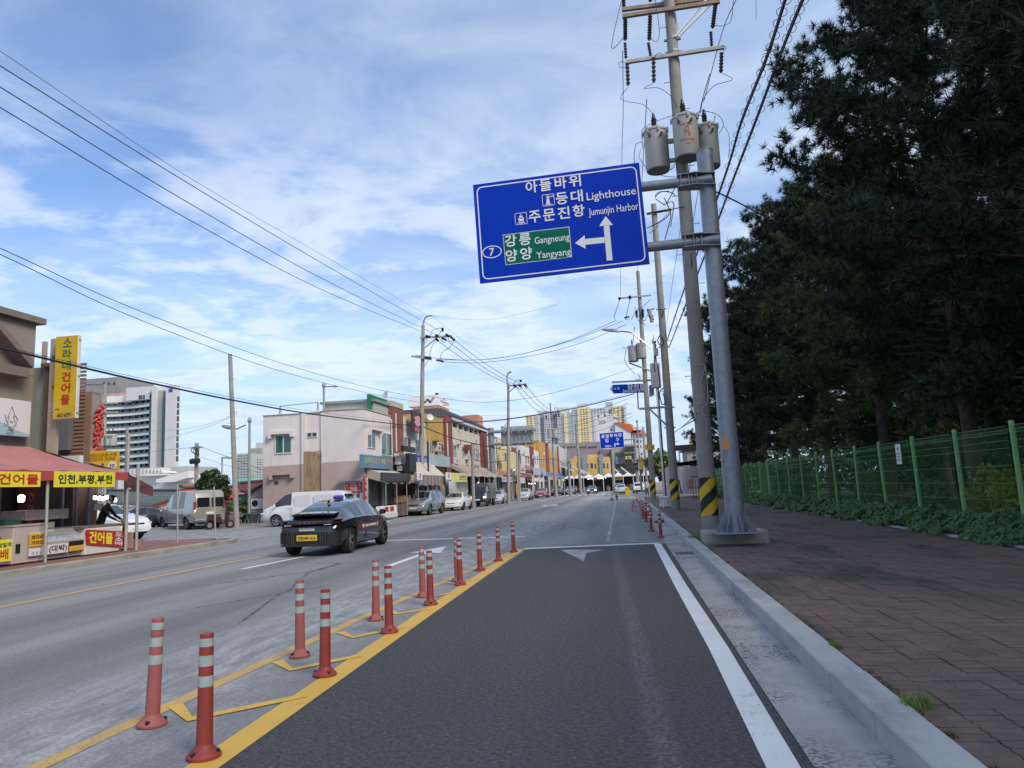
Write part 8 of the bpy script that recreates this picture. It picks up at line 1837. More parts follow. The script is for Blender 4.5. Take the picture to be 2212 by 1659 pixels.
# ---- people
def person(name_label,loc,rz,pose='stand',cloth=(.02,.02,.03),trou=(.03,.03,.04),skin=(.42,.27,.20),hair=(.015,.012,.012),s=1.0,cat='person'):
    t=thing('person',name_label,cat,(0,0,0));lean={'stand':0,'bend':.45,'sit':.2}[pose];hip=.92 if pose!='sit' else .45
    sh=Vector((0,.52*math.sin(lean),hip+.52*math.cos(lean)));nk=sh+Vector((0,.10*math.sin(lean),.08));hd=nk+Vector((0,.09+.1*lean,.15))
    V=[Vector((0,0,hip)),Vector((0,.26*math.sin(lean),hip+.26*math.cos(lean))),sh,nk,hd];rad=[(.155,.115),(.150,.11),(.165,.11),(.058,.058),(.088,.105)];E=[(0,1),(1,2),(2,3),(3,4)]
    def add(p,r,frm):V.append(Vector(p));rad.append((r,r));E.append((frm,len(V)-1));return len(V)-1
    for sx in (-1,1):
        if pose=='sit':k=add((sx*.12,.40,hip+.02),.075,0);f_=add((sx*.12,.42,.08),.05,k);add((sx*.12,.56,.04),.042,f_)
        else:k=add((sx*.11,.03+.05*sx,.49),.072,0);f_=add((sx*.12,-.02+.05*sx,.09),.048,k);add((sx*.13,.14+.05*sx,.045),.045,f_)
        a_=add(sh+Vector((sx*.20,0,-.03)),.062,2);e_=add(sh+Vector((sx*.27,.06+.25*lean,-.30)),.048,a_);h_=add(sh+Vector((sx*.20,.22+.5*lean,-.46)),.036,e_)
        hnd=add(sh+Vector((sx*.18,.29+.55*lean,-.50)),.040,h_)
        for q in range(4):add(sh+Vector((sx*(.15+.022*q),.38+.55*lean-.01*abs(q-1.5),-.53)),.011,hnd)
        add(sh+Vector((sx*.135,.32+.55*lean,-.49)),.012,hnd)
    me=bpy.data.meshes.new('body');me.from_pydata(V,E,[]);o=bpy.data.objects.new('body',me);C.objects.link(o)
    md=o.modifiers.new('skin','SKIN');
    for i,v in enumerate(me.skin_vertices[0].data):v.radius=rad[i];v.use_root=(i==0)
    sb=o.modifiers.new('sub','SUBSURF');sb.levels=1;sb.render_levels=1
    ev=bpy.data.meshes.new_from_object(o.evaluated_get(bpy.context.evaluated_depsgraph_get()));bpy.data.objects.remove(o)
    mats=[M('skin_%g' % skin[0],skin,.6),M('cloth_%g_%g' % cloth[:2],cloth,.85,var=.2),M('trousers_%g_%g' % trou[:2],trou,.85,var=.2)]
    for m in mats:ev.materials.append(m)
    wr=[V[i] for i in range(len(V))]
    for p in ev.polygons:
        c_=p.center;p.use_smooth=True;hand=any((c_-V[i]).length<.075 for i in range(5,len(V)) if rad[i][0]<.045 and V[i].z>.5 or rad[i][0]==.04)
        p.material_index=0 if (c_-hd).length<.17 and c_.z>nk.z-.02 or hand and pose!='sit' else (2 if c_.z<hip-.06 or (pose=='sit' and c_.z<hip+.10 and c_.y>.12) else 1)
    b=bpy.data.objects.new('body',ev);C.objects.link(b);b.parent=t
    mb=MB();mb.ball(hd+Vector((0,-.018,.035)),.112,12,8,1.05);mb.v=[v if not (v[1]>hd.y+.045 and v[2]<hd.z+.05) else (v[0]*.8,hd.y+.03,v[2]) for v in mb.v];mb.build('hair',M('hair_black',hair,.7,var=.3),t,smooth=True)
    mb=MB();mb.ball(hd+Vector((0,.095,-.01)),.018,6,4,1.3)
    for sx in (-1,1):mb.ball(hd+Vector((sx*.085,0,0)),.024,6,4,1.4)
    tag(mb.build('facial_features',mats[0],t),kind='stuff');mb=MB()
    for sx in (-1,1):mb.ball(hd+Vector((sx*.033,.082,.018)),.010,6,4)
    mb.box(-.025,.025,hd.y+.075,hd.y+.088,hd.z-.058,hd.z-.048);tag(mb.build('eyes_and_mouth',wrap_k,t),kind='stuff')
    t.location=loc;t.rotation_euler.z=rz;t.scale=(s,)*3;return t
p=aX(213,1150,-17.35);person('person in a black jacket bending over the stall by the lamps',(-17.35,p.y,.15),R(-75),'bend',(.008,.008,.010),(.012,.012,.014),s=1.02)
p=aX(*KE(1665,1320),-13.3);person('person in a blue shirt walking beside the red saloon',(-13.3,p.y,.0),R(190),'stand',(.03,.05,.28),(.02,.02,.04))
p=aY(*K5(1145,1205),158);person('person in an orange top crouched before the white tents',(p.x,158,0),R(150),'sit',(.50,.12,.03),(.04,.03,.03));
p=aY(*K5(1645,1200),80);person('person in a white shirt among the parked things at the far right kerb',(p.x,80,.12),R(160),'stand',(.5,.52,.54),(.03,.04,.06))

# ================================================================== hotel block on the left
hw=wall_m('hotel_panel_white',(.56,.565,.55),.12,var=.05);hb=wall_m('hotel_band_white',(.66,.66,.63),.06,var=.04);hg=wall_m('hotel_grey_panel',(.36,.355,.33),.1,var=.05);hgl=M('hotel_glass',(.03,.055,.065),.12,var=.6,scale=.35,spec=.8);mul=M('mullion_teal',(.12,.20,.24),.5)
HY=165
ht=thing('hotel','big white curved hotel with balcony bands behind the dried fish stall','hotel',(aY(300,1000,HY).x,HY,0))
def hp(cx,cy,Y=HY):return aY(*KH(cx,cy),Y)
NX=18;xs_px=[180+(962-180)*i/NX for i in range(NX+1)]
def curve_y(i):t_=i/NX;return HY+2.2*math.sin(PI*t_)
floors=[548+83.5*k for k in range(10)]  # top of each glass band (crop px)
def hzl(cy):return aY(*KH(560,cy),HY).z
zf=[hzl(c) for c in floors];dzf=zf[0]-zf[1]
xw=[hp(c,800,HY).x for c in xs_px]
for k,z in enumerate(zf):
    for i in range(NX):
        x0,x1=xw[i],xw[i+1];y0,y1=curve_y(i),curve_y(i+1)
        mb=MB();mb.add([(x0,y0,z-dzf*.72),(x1,y1,z-dzf*.72),(x1,y1,z),(x0,y0,z)],[(0,1,2,3)]);mb.build('window',hgl,ht)
    mb=MB();P_=[(xw[i],curve_y(i)-1.2) for i in range(NX+1)]
    for (xa,ya),(xb,yb) in zip(P_[:-1],P_[1:]):
        zt_,zb_2=z-dzf*.72,z-dzf;mb.add([(xa,ya,zb_2),(xb,yb,zb_2),(xb,yb,zt_),(xa,ya,zt_),(xa,ya+3,zb_2),(xb,yb+3,zb_2),(xb,yb+3,zt_),(xa,ya+3,zt_)],[(0,1,2,3),(3,2,6,7),(1,0,4,5)])
    mb.build('balcony_band',hb,ht)
    mb=MB()
    for (xa,ya),(xb,yb) in zip(P_[:-1],P_[1:]):mb.add([(xa,ya+.1,z-dzf*.72),(xb,yb+.1,z-dzf*.72),(xb,yb+.1,z-dzf*.46),(xa,ya+.1,z-dzf*.46)],[(0,1,2,3)])
    tag(mb.build('balcony_glass',M('balcony_glass',(.10,.17,.17),.2,var=.2,spec=.7),ht),kind='stuff')
for i in range(NX+1):
    if i % 2:continue
    mb=MB();y_=curve_y(i);mb.box(xw[i]-.18,xw[i]+.18,y_-.5,y_+.05,zf[-1]-dzf,zf[0]);mb.build('mullion',mul,ht)
zt_=hp(600,545).z;P_=[(xw[i],curve_y(i)) for i in range(NX+1)];mb=MB()
for (xa,ya),(xb,yb) in zip(P_[:-1],P_[1:]):mb.add([(xa,ya-1.25,zf[0]),(xb,yb-1.25,zf[0]),(xb,yb-1.25,zf[0]+1.6),(xa,ya-1.25,zf[0]+1.6),(xa,ya+8,zf[0]+1.6),(xb,yb+8,zf[0]+1.6)],[(0,1,2,3),(3,2,5,4)])
mb.build('parapet_band',hb,ht)
def hbox(nm,m,c0,c1,ct,Y,dep,zb=0):a,b=hp(c0,ct,Y),hp(c1,ct,Y);return bbox_part(ht,nm,m,a.x,b.x,Y,Y+dep,zb,(a.z+b.z)/2)
hbox('upper_block',hw,655,1010,372,HY-.6,5,zf[0]+.0);hbox('wall_panel',hw,960,1010,372,HY-1.3,3);hbox('grey_panel',hg,1010,1088,415,HY-.5,2);hbox('glass_strip',M('glass_strip_teal',(.05,.13,.12),.15,var=.3,spec=.7),1088,1130,418,HY-.3,2);txx=hp(1245,600,HY-3).x;tyy=aX(*KH(1290,600),txx).y;a=hp(1127,355,HY-3);bbox_part(ht,'stair_tower',hw,a.x,txx,HY-3,tyy,0,a.z)
win_py(ht,KH,798,465,955,525,HY-.6,cols=3,gm=hgl,fm=hb);win_py(ht,KH,1160,393,1207,435,HY-3,cols=1,gm=M('hotel_logo_blue',(.01,.10,.45),.5),fm=M('hotel_logo_frame',(.01,.08,.4)))
mb=MB()
for k in range(10):
    z1=hp(1268,500+78*k,HY).z;z0=hp(1268,560+78*k,HY).z;bbox_part(ht,'window',hgl,txx,txx+.05,HY-2.6,tyy-.2,z0,z1)
pkf=M('roof_plants_pink',(.42,.26,.24),.9,var=.5,scale=1.5);hbox('roof_garden',pkf,200,590,455,HY+8,4,zf[0]+1);bbox_part(ht,'roof_canopy',hg,hp(180,440).x,hp(190,440).x,HY,HY+1,zf[0],zf[0]+1)
kb2=thing('grey_block','grey office block rising behind the curved hotel','building',hp(330,400,230));a,b=hp(95,270,230),hp(553,300,230);bbox_part(kb2,'wall',wall_m('block_grey',(.24,.235,.235),.15),a.x,b.x,230,250,0,a.z-.5);a2,b2=hp(540,380,228),hp(606,380,228);bbox_part(kb2,'lower_block',wall_m('block_grey',(.24,.235,.235)),a2.x,b2.x,228,245,0,a2.z)
for c in (392,449,512):win_py(kb2,KH,c-12,318,c+12,348,230,cols=1,gm=win_k,fm=win_k)
for c in range(180,370,30):win_py(kb2,KH,c-8,340,c+8,354,230,cols=1,gm=win_k,fm=win_k)
# podium with white curved canopy and low buildings below the hotel
pd=thing('podium_building','low white podium with panelled curved roof below the hotel','building',hp(900,1400,120));
for (c0,c1,r0,r1,Y_,m) in ((560,1060,1355,1420,122,hw),(1060,1388,1330,1400,125,hg),(700,1388,1440,1560,118,hb)):
    a,b=hp(c0,r0,Y_),hp(c1,r1,Y_);bbox_part(pd,'wall',m,a.x,b.x,Y_,Y_+10,0,a.z)
mb=MB();P_=[hp(*c,116) for c in ((700,1350),(900,1352),(1085,1375),(1100,1390),(1060,1402),(820,1400),(700,1380))];mb.prism(P_,(0,4,0));P_=[hp(*c,115) for c in ((1010,1470),(1388,1372),(1388,1450),(1230,1500),(1010,1510))];mb.prism(P_,(0,3,0));tag(mb.build('roof_panels',hb,pd),kind='stuff')
for k in range(9):mb=MB();x_=730+k*42;mb.beam(hp(x_,1352,115.9),hp(x_,1398,115.9),.15,.15);mb.build('rib',hg,pd)
bbox_part(pd,'orange_wall',wall_m('terracotta_low_wall',(.36,.19,.12),.3),*(lambda a,b:(a.x,b.x,100,104,0,a.z))(aY(*KG(490,650),100),aY(*KG(680,650),100)))
# ---- side street: tiled red roofs, tree, walls, air conditioner
tile_r=M('roof_tile_red',(.42,.045,.03),.75,var=.2,scale=1.5);tile_d=M('ridge_tile_dark',(.06,.055,.06),.7,var=.3);teal_r=M('roof_tile_green_grey',(.09,.12,.115),.8,var=.2)
def tiled_house(label,ridge0,ridge1,eave0,eave1,Y,m,wm,rows=9):
    r0,r1,e0,e1=aY(*KG(*ridge0),Y+4),aY(*KG(*ridge1),Y+4),aY(*KG(*eave0),Y),aY(*KG(*eave1),Y);t=thing('tiled_house',label,'house',((e0.x+e1.x)/2,Y,0))
    for k in range(rows):
        f0,f1=k/rows,(k+1)/rows
        def sagp(a_,b_,f):p_=a_.lerp(b_,f);return p_-Vector((0,0,.35*math.sin(PI*f)))
        A,B,Cc,D=sagp(e0,r0,f0),sagp(e1,r1,f0),sagp(e1,r1,f1),sagp(e0,r0,f1);mb=MB()
        up2=Vector((0,0,.05));mb.add([A+up2,B+up2,Cc,D,A-up2,B-up2],[(0,1,2,3),(4,5,1,0)]);mb.build('tile_course',m,t)
    mb=MB();mb.tube([r0+Vector((-.5,0,.35)),r0+Vector((0,0,.1)),r1+Vector((0,0,.1))],.16,6);mb.tube([e0+Vector((0,0,.1)),e0.lerp(r0,.5)-Vector((0,0,.25)),r0+Vector((0,0,.1))],.13,6);mb.build('ridge',tile_d,t)
    bbox_part(t,'wall',wm,e0.x+.6,e1.x,Y+.8,Y+7,0,min(e0.z,e1.z)+.05);back=MB();back.add([r0,r1,r1+Vector((0,5,-1.5)),r0+Vector((0,5,-1.5))],[(0,1,2,3)]);back.build('back_slope',m,t);return t
tiled_house('house with bright red tiled roof behind the camper van',(560,712),(1330,690),(180,925),(1340,800),62,tile_r,wall_m('house_wall_pale',(.30,.33,.33),.3))
tiled_house('house with grey-green tiled roof beyond the dried fish stall',(-420,740),(480,740),(-420,900),(200,925),66,teal_r,wall_m('house_wall_dim',(.26,.25,.22),.4))
tiled_house('small house with a darker red roof right of the leaning pole',(1230,655),(1545,625),(1300,740),(1545,690),56,M('roof_tile_dull_red',(.20,.04,.045),.8,var=.2),wall_m('house_wall_pink_grey',(.30,.26,.25),.3))
sw=thing('side_annex','low mauve annex wall with a white air conditioner left of the pink building','building',(-24.5,46,0));a,b=aY(*KG(1380,720),46),aY(*KG(1550,700),46);mb=MB();mb.prism([(a.x,46,0),(b.x,46,0),(b.x,46,b.z+.2),(a.x,46,a.z-.25)],(0,4,0));mb.build('wall',wall_m('annex_wall',(.30,.26,.25),.3),sw);mb=MB();mb.beam((a.x-.3,46,a.z-.25),(b.x,46,b.z+.25),.5,.12);mb.build('roof_edge',tile_d,sw)
p,q=aY(*KG(1392,838),45.5),aY(*KG(1545,960),45.5);ac=thing('air_conditioner','white outdoor air conditioner unit with a black fan','air conditioner',(p.x,45.5,q.z));bbox_part(ac,'case',pw,p.x,q.x,45.4,45.8,q.z,p.z,bevel=.02);c=aY(*KG(1432,890),45.38);mb=MB();mb.cyl(c,c+Vector((0,.03,0)),.21,n=20);mb.build('fan',trim_k,ac);bbox_part(ac,'stand',galv2,p.x,q.x,45.4,45.7,q.z-.18,q.z-.05)
gs=thing('green_booth','dark green boarded booth with torn posters by the leaning pole','booth',(-26,47,0));p,q=aY(*KG(1225,780),47),aY(*KG(1370,1010),47);bbox_part(gs,'wall',M('booth_green',(.03,.11,.075),.7,var=.3,scale=2),p.x,q.x,47,48.2,0,p.z);bbox_part(gs,'roof',pw,p.x-.1,q.x+.1,46.9,48.3,p.z,p.z+.08)
for dx in (.25,.8):bbox_part(gs,'poster',pw,p.x+dx,p.x+dx+.25,46.98,47.0,1.0,1.35)
gt2=thing('trestle_table','green topped trestle table in front of the pink building annex','table',(-23.5,43.5,0));p,q=aY(*KG(1150,1030),43.5),aY(*KG(1560,985),43.5);mb=MB();mb.box(p.x,q.x,43.1,44.0,p.z-.03,p.z+.04);mb.build('tabletop',M('table_green',(.02,.13,.09),.7,var=.2),gt2)
for f in (.12,.5,.88):
    x=p.x+(q.x-p.x)*f
    for dx in (-.14,.14):mb=MB();mb.beam((x,43.3,p.z),(x+dx,43.3,.05),.03,.03);mb.build('leg',galv2,gt2)
# roadside tree and shrub
def broad_tree(label,x,y,h,r,n,m,size=.10,trunk_h=None,cat='tree',flat=.8):
    t=thing('tree',label,cat,(x,y,0));th=trunk_h or h*.45;mb=MB();mb.tube([(0,0,0),(.1,0,th*.6),(0,.05,th),(0,0,h-r*.6)],[.14,.11,.09,.03],8)
    for k in range(7):a_=k*.9;mb.tube([(0,0,th*.8),(r*.45*math.cos(a_),r*.45*math.sin(a_),th+.5*r),(r*.75*math.cos(a_),r*.75*math.sin(a_),th+r*(.7+.3*math.sin(k)))],[.06,.04,.015],5)
    link('trunk',mb.mesh('trunk',bark_m,smooth=True),t,(0,0,0));cz=h-r*flat;c=[]
    nb=26;cen=rnd_unit(nb,RNG)*np.array([r,r,r*flat])*(.35+.5*RNG.random((nb,1)))+np.array([0,0,cz])
    for q in cen:c.append(q+rnd_unit(n//nb,RNG)*(r*.34*RNG.random((n//nb,1))**.4))
    c=np.concatenate(c);nr=rnd_unit(len(c),RNG)*.8+np.array([0,-.2,.5]);nr /= np.linalg.norm(nr,axis=1,keepdims=True)
    link('crown',tri_mesh('crown',leaf_quads(c,nr,size*(.7+.6*RNG.random(len(c))),RNG),m),t,(0,0,0));return t
dkl=m_leaf('broad_leaf_dark',(.020,.035,.014),(.05,.08,.03));mdl=m_leaf('hedge_leaf',(.05,.07,.02),(.10,.13,.04))
c=aY(*KG(935,700),50);e=aY(*KG(935,480),50);wid_=(aY(*KG(1165,700),50)-aY(*KG(725,700),50)).length/2
broad_tree('round dark green roadside tree over the red roof',c.x,50,e.z+.1,wid_,7000,dkl,.10,flat=.95)
c=aY(*KG(1035,1050),46);shrub('shrub','clipped green bush over a low stone wall beside the camper van',c.x,46,.5,1.9,.9,.55,3000,mdl,.07)
mb=MB();a,b=aY(*KG(935,1145),44.5),aY(*KG(1120,1145),44.5);rr_=random.Random(2);rw=thing('stone_wall','low rough stone wall under the green bush','wall',((a.x+b.x)/2,44.5,0));mr=M('field_stone',(.24,.20,.16),.9,var=.3,scale=5,bump=.5)
for j in range(5):
    x=a.x-.4
    while x<b.x+.3:w2=rr_.uniform(.25,.5);mb=MB();mb.box(x+.01,x+w2-.01,44.4+rr_.uniform(0,.05),44.9,j*.17+.01,j*.17+.165);mb.build('stone',mr,rw,bevel=.02);x+=w2
mb=MB();mb.box(-30,-15.9,43.0,43.2,-.05,.14);tag(mb.build('kerb_stone',grim,kerbl))
mb=MB();mb.box(-15.9,-15.72,43.2,130,-.05,.12);tag(mb.build('kerb_stone',grim,kerbl))
# far buildings between pole and pink building
for lb_,(c0,c1,ct),Y_,m_,g_ in (('distant greenish-white apartment block left of the pink building',(1210,1360,270),300,wall_m('far_block_a',(.40,.43,.40),.1),(4,9)),('distant grey apartment block behind the greenish one',(1355,1450,330),310,wall_m('far_block_b',(.30,.32,.34),.1),(4,8)),('distant cream block with a blank wall',(1355,1510,205),340,wall_m('far_block_c',(.33,.31,.27),.1),None),('distant pale block nearest the pink building edge',(1448,1560,318),290,wall_m('far_block_d',(.52,.54,.50),.1),(3,8)),('distant rooftop house above the pale blocks',(1445,1560,135),345,wall_m('far_block_e',(.48,.50,.50),.1),None)):
    t,x0,x1,z=block(lb_,KG,c0,c1,ct,Y_,15,m_)
    if g_:grid(t,KG,c0+5,c1-5,ct+15,580,g_[0],g_[1],Y_,.55,.45,apw)
t,x0,x1,z=block('mint green house behind the leaning pole',KG,1220,1345,578,90,8,wall_m('mint_wall',(.20,.50,.42),.15));t,x0,x1,z=block('low white house between the mint house and the pink building',KG,1340,1560,590,92,8,wall_m('low_white',(.52,.53,.53),.15))
# far skyline closing the horizon behind everything
sk=random.Random(12)
for k in range(34):
    X_=-330+k*11+sk.uniform(-3,3);
    if-118<X_<-60:continue
    w_=sk.uniform(8,14);h_=sk.uniform(5,9.5);Y_=sk.uniform(235,330);t=thing('distant_house',('first second third fourth fifth sixth seventh eighth ninth tenth eleventh twelfth thirteenth fourteenth fifteenth sixteenth seventeenth eighteenth nineteenth twentieth'.split()[k % 20]+(' low house of the left half' if k<20 else ' low house of the right half')+' of the distant roofs closing the horizon'),'house',(X_,Y_,0),'low houses closing the horizon');bbox_part(t,'wall',sk.choice([tow_w,hg,cream,lil,wh]),X_,X_+w_,Y_,Y_+8,0,h_*.8);bbox_part(t,'roof',sk.choice([tile_d,teal_r,hg]),X_-.3,X_+w_+.3,Y_-.3,Y_+8.3,h_*.8,h_*.8+.5)
# ================================================================== right background
tar=M('tarpaulin_grey',(.38,.38,.39),.8,var=.15,scale=1.5,bump=.3,bscale=6)
def RP(cx,cy,Y):return aY(*KR(cx,cy),Y)
ctn=thing('white_container','white container hut with shutters behind the concrete poles','hut',RP(260,960,72));a,b=RP(70,640,72),RP(330,940,72);bbox_part(ctn,'wall',pw,a.x,b.x,72,75,.1,a.z)
for k in range(6):z0=RP(280,940-k*48,71.9).z;p,q=RP(235,900,71.9),RP(325,900,71.9);bbox_part(ctn,'shutter_slat',pvc,p.x,q.x,71.85,72,z0+.02,z0+(a.z-.1)/7.5)
tp=thing('tarpaulin_stall','stall wrapped in grey tarpaulin between the concrete poles','stall',RP(430,970,66));P_=[RP(*c,66) for c in ((315,650),(400,622),(700,600),(700,980),(360,985),(330,980))];mb=MB();mb.prism(P_,(0,3,0));mb.build('cover',tar,tp);a,b=RP(372,800,65.9),RP(425,885,65.9);bbox_part(tp,'red_patch',M('faded_red_print',(.36,.17,.17),.8,var=.2),a.x,b.x,65.85,65.95,b.z,a.z)
bd_=thing('dark_gantry_banner','long dark banner beam spanning behind the nearest poles','banner',RP(330,400,80));mb=MB();mb.prism([RP(*c,80) for c in ((180,345),(480,325),(520,345),(520,410),(470,408),(190,415))],(0,.2,0));mb.build('cloth',bk,bd_);
for c in (245,470):p=RP(c,400,80);mb=MB();mb.cyl((p.x,80.1,0),(p.x,80.1,p.z),.08,n=6);mb.build('post',galv2,bd_)
yb2=thing('shop_sign','small yellow rooftop sign beyond the dark banner','sign',RP(430,320,95));a,b=RP(375,250,95),RP(480,325,95);bbox_part(yb2,'panel',M('sign_cream_yellow2',(.55,.50,.18),.6,var=.1),a.x,b.x,95,95.2,b.z,a.z);mb=MB();put_text(mb,'대박산',((a.x+b.x)/2,94.98,(a.z+b.z)/2),(1,0,0),(0,0,1),W=(b.x-a.x)*.7,Hh=(a.z-b.z)*.6,bold=.02);mb.build('lettering',tl_,yb2)
for lb_,(c0,c1,ct),Y_,m_ in (('grey concrete house behind the dark banner',(345,520,410),100,wall_m('right_house_a',(.34,.33,.30),.4)),('pale house with a stair behind the green fence end',(1010,1330,520),96,wall_m('right_house_b',(.36,.36,.34),.4)),('low white wall building seen between the two nearest poles',(690,760,380),92,wall_m('right_house_c',(.50,.50,.50),.3)),('cream bungalow beyond the white container',(40,330,600),120,wall_m('right_house_d',(.40,.40,.36),.3)),('low warehouse beyond the grove',(1300,1900,560),110,wall_m('right_house_e',(.22,.24,.24),.3))):
    a,b=RP(c0,ct,Y_),RP(c1,ct,Y_);t=thing('background_house',lb_,'house',(a.x,Y_,0));bbox_part(t,'wall',m_,a.x,b.x,Y_,Y_+8,0,a.z);bbox_part(t,'roof',tile_d,a.x-.3,b.x+.3,Y_-.4,Y_+8.2,a.z,a.z+.25)
    for k in range(3):xx=a.x+(b.x-a.x)*(.2+.28*k);bbox_part(t,'window',win_k,xx,xx+.12*(b.x-a.x),Y_-.04,Y_,a.z*.45,a.z*.75)
wd=thing('scrap_pile','tangle of black rods and frames lying on the tarpaulin stall','scrap',RP(350,580,62));rr_=random.Random(4)
for k in range(16):p,q=RP(200+rr_.random()*60,570+rr_.random()*50,62),RP(440+rr_.random()*80,530+rr_.random()*80,62);mb=MB();mb.beam(p,q,.06,.06);mb.build('rod',black,wd)
rl=thing('black_railing','black metal railing at the far end of the green fence','railing',(7.2,62,0))
for k in range(22):mb=MB();mb.box(5.0+k*.2,5.03+k*.2,58,58.03,.15,1.9);mb.build('bar',black,rl)
for z in (.3,1.0,1.85):mb=MB();mb.box(4.9,9.4,57.99,58.04,z,z+.05);mb.build('rail',black,rl)
c=aY(*K5(1860,820),98);broad_tree('pale green tree beyond the right kerb between the poles',c.x,98,aY(*K5(1860,745),98).z,2.6,2600,gr,.20)
BX2=[('white_board','blank white board standing at the far right kerb',aY(*K5(1572,1285),62),.26,.05,.80,sign_white),('polystyrene_box','small white box on the ground by the right kerb',aY(*K5(1553,1310),56),.17,.2,.32,styro)]
for nm,lb_,p,w_,d_,h_,m in BX2:
    mb=MB();mb.box(p.x-w_,p.x+w_,p.y,p.y+d_,.02,h_);tag(mb.build(nm,m,bevel=.02),lb_,nm.split('_')[-1])
c=gd(*K5(1392,1300));c.y=92;c=aY(*K5(1392,1250),92);yb3=thing('wheelie_bin','yellow plastic bin with a lid behind the silver saloon','bin',(c.x,92,0));mb=MB();mb.add([(c.x-.21,91.8,.02),(c.x+.21,91.8,.02),(c.x+.21,92.3,.02),(c.x-.21,92.3,.02),(c.x-.28,91.7,.95),(c.x+.28,91.7,.95),(c.x+.28,92.4,.95),(c.x-.28,92.4,.95)],[(3,2,1,0),(4,5,6,7),(0,1,5,4),(1,2,6,5),(2,3,7,6),(3,0,4,7)]);mb.build('body',M('bin_yellow',(.55,.44,.01),.5),yb3,bevel=.03);bbox_part(yb3,'lid',MATS['bin_yellow'],c.x-.31,c.x+.31,91.66,92.43,.96,1.04,bevel=.03)

# ================================================================== bollards, cones, stools
bol_r=M('bollard_red',(.27,.040,.030),.55,var=.16,scale=9);bol_p=M('bollard_faded',(.33,.095,.085),.65,var=.14,scale=9);refl=M('reflective_band',(.36,.42,.40),.35,var=.18,scale=20)
def bollard_proto(m,nm):
    t=thing('flexible_bollard',None,None,(0,0,0));mb=MB();mb.lathe((0,0,0),[(.104,0),(.107,.016),(.080,.042),(.057,.064),(.050,.085)],24);bs_=mb.build('base',m,t,smooth=True)
    for k in range(3):a_=k*2.1+.4;q=Vector((.083*math.cos(a_),.083*math.sin(a_),.038));mb=MB();mb.cyl(q-Vector((0,0,.01)),q+Vector((.004,0,.010)),.016,n=8);mb.build('bolt',trim_k,bs_)
    mb=MB();mb.cyl((0,0,.08),(0,0,.745),.051,.0425,n=24);mb.lathe((0,0,.745),[(.0425,0),(.040,.010),(.02,.012)],24);mb.build('tube',m,t,smooth=True)
    for z0,z1 in ((.43,.495),(.555,.62),(.675,.725)):mb=MB();r_=.051-.0085*(z0-.09)/.655+.0012;mb.cyl((0,0,z0),(0,0,z1),r_,r_-.0004,n=24,caps=True);mb.build('reflective_band',refl,t,smooth=True)
    return t
pA=bollard_proto(bol_r,'a');pB=bollard_proto(bol_p,'b')
spots=[((328,1568),1,'faded red bollard nearest the left picture edge, on the left yellow line',2),((441,1637),0,'deep red bollard nearest the camera in the right-hand row',-.5),((648,1419),1,'faded bollard second in the left-hand row',0),((702,1460),0,'red bollard second in the right-hand row',.8),((812,1340),1,'faded bollard third in the left-hand row',.6),((841,1367),0,'red bollard third in the right-hand row',.4),
         ((913,1290),1,'faded bollard fourth in the left-hand row',0),((930,1307),0,'red bollard fourth in the right-hand row',0),((988,1256),1,'faded bollard half hidden behind the fifth red one',0),((994,1264),0,'red bollard fifth in the right-hand row',0),((1037,1233),0,'red bollard third from the far end of the yellow strip',0),((1077,1212),0,'red bollard last but one on the yellow strip',0),((1110,1193),0,'red bollard at the far tip of the yellow strip',1),
         ((1428,1162),0,'nearest red bollard beside the right kerb',-1.5),((1407,1148),0,'second red bollard beside the right kerb',-1),((1396,1128),0,'third red bollard by the right kerb behind two taller ones',0),((1390,1121),1,'fourth bollard by the right kerb',0),((1387,1114),1,'fifth bollard by the right kerb, nearest the pink stool',0)]
for i,((x,y),k,lab,ln) in enumerate(spots):
    src=(pA,pB)[k];o=copy_tree(src);g_=gd(x,y);o.location=(g_.x,g_.y,.005);o.rotation_euler=(0,R(ln),random.random()*6);tag(o,lab,'bollard','red and white flexible bollards')
for pr_ in (pA,pB):
    for ch in list(pr_.children):
        for c2 in list(ch.children):bpy.data.objects.remove(c2)
        bpy.data.objects.remove(ch)
    bpy.data.objects.remove(pr_)
con_r=M('cone_red',(.48,.04,.03),.5,var=.1)
def cone(label,x,y,s=1.0,m=None,stripes=((.28,.40),(.52,.60)),mm=None):
    t=thing('traffic_cone',label,'traffic cone',(x,y,.005),'traffic cones');mb=MB();z=.005
    mb.box(x-.19*s,x+.19*s,y-.19*s,y+.19*s,z,z+.035);mb.build('base',trim_k,t,bevel=.01);mb=MB();mb.lathe((x,y,z),[(.14*s,.03),(.13*s,.05),(.028*s,.70*s),(.02*s,.71*s)],20);mb.build('cone',m or con_r,t,smooth=True)
    for a_,b_ in stripes:mb=MB();r0=(.13-.102*(a_-.05)/.65)*s+.002;r1=(.13-.102*(b_-.05)/.65)*s+.002;mb.cyl((x,y,z+a_*s),(x,y,z+b_*s),r0,r1,n=20,caps=False);mb.build('stripe',mm or sign_white,t,smooth=True)
    return t
K10=K(2350,1850,.21097)
for (cx,cy),lb_,s in (((930,835),'tall red cone with white bands by the right kerb, nearer',1.15),((975,855),'orange cone touching the kerb beside the tall red one',.95)):g_=gd(*K10(cx,cy));cone(lb_,g_.x,g_.y,s)
for (cx,cy),lb_ in (((875,590),'black and white banded cone beyond the red cones'),):g_=gd(*K10(cx,cy));cone(lb_,g_.x,g_.y,1.1,black,((.15,.25),(.38,.48),(.58,.64)))
for (cx,cy),lb_ in (((750,590),'small red cone in front of the white boards'),((790,600),'red cone behind the pink stool')):g_=gd(*K10(cx,cy));cone(lb_,g_.x,g_.y,.95)
cone('orange cone left of the lime scooter',-1.45,74.5,1.0)
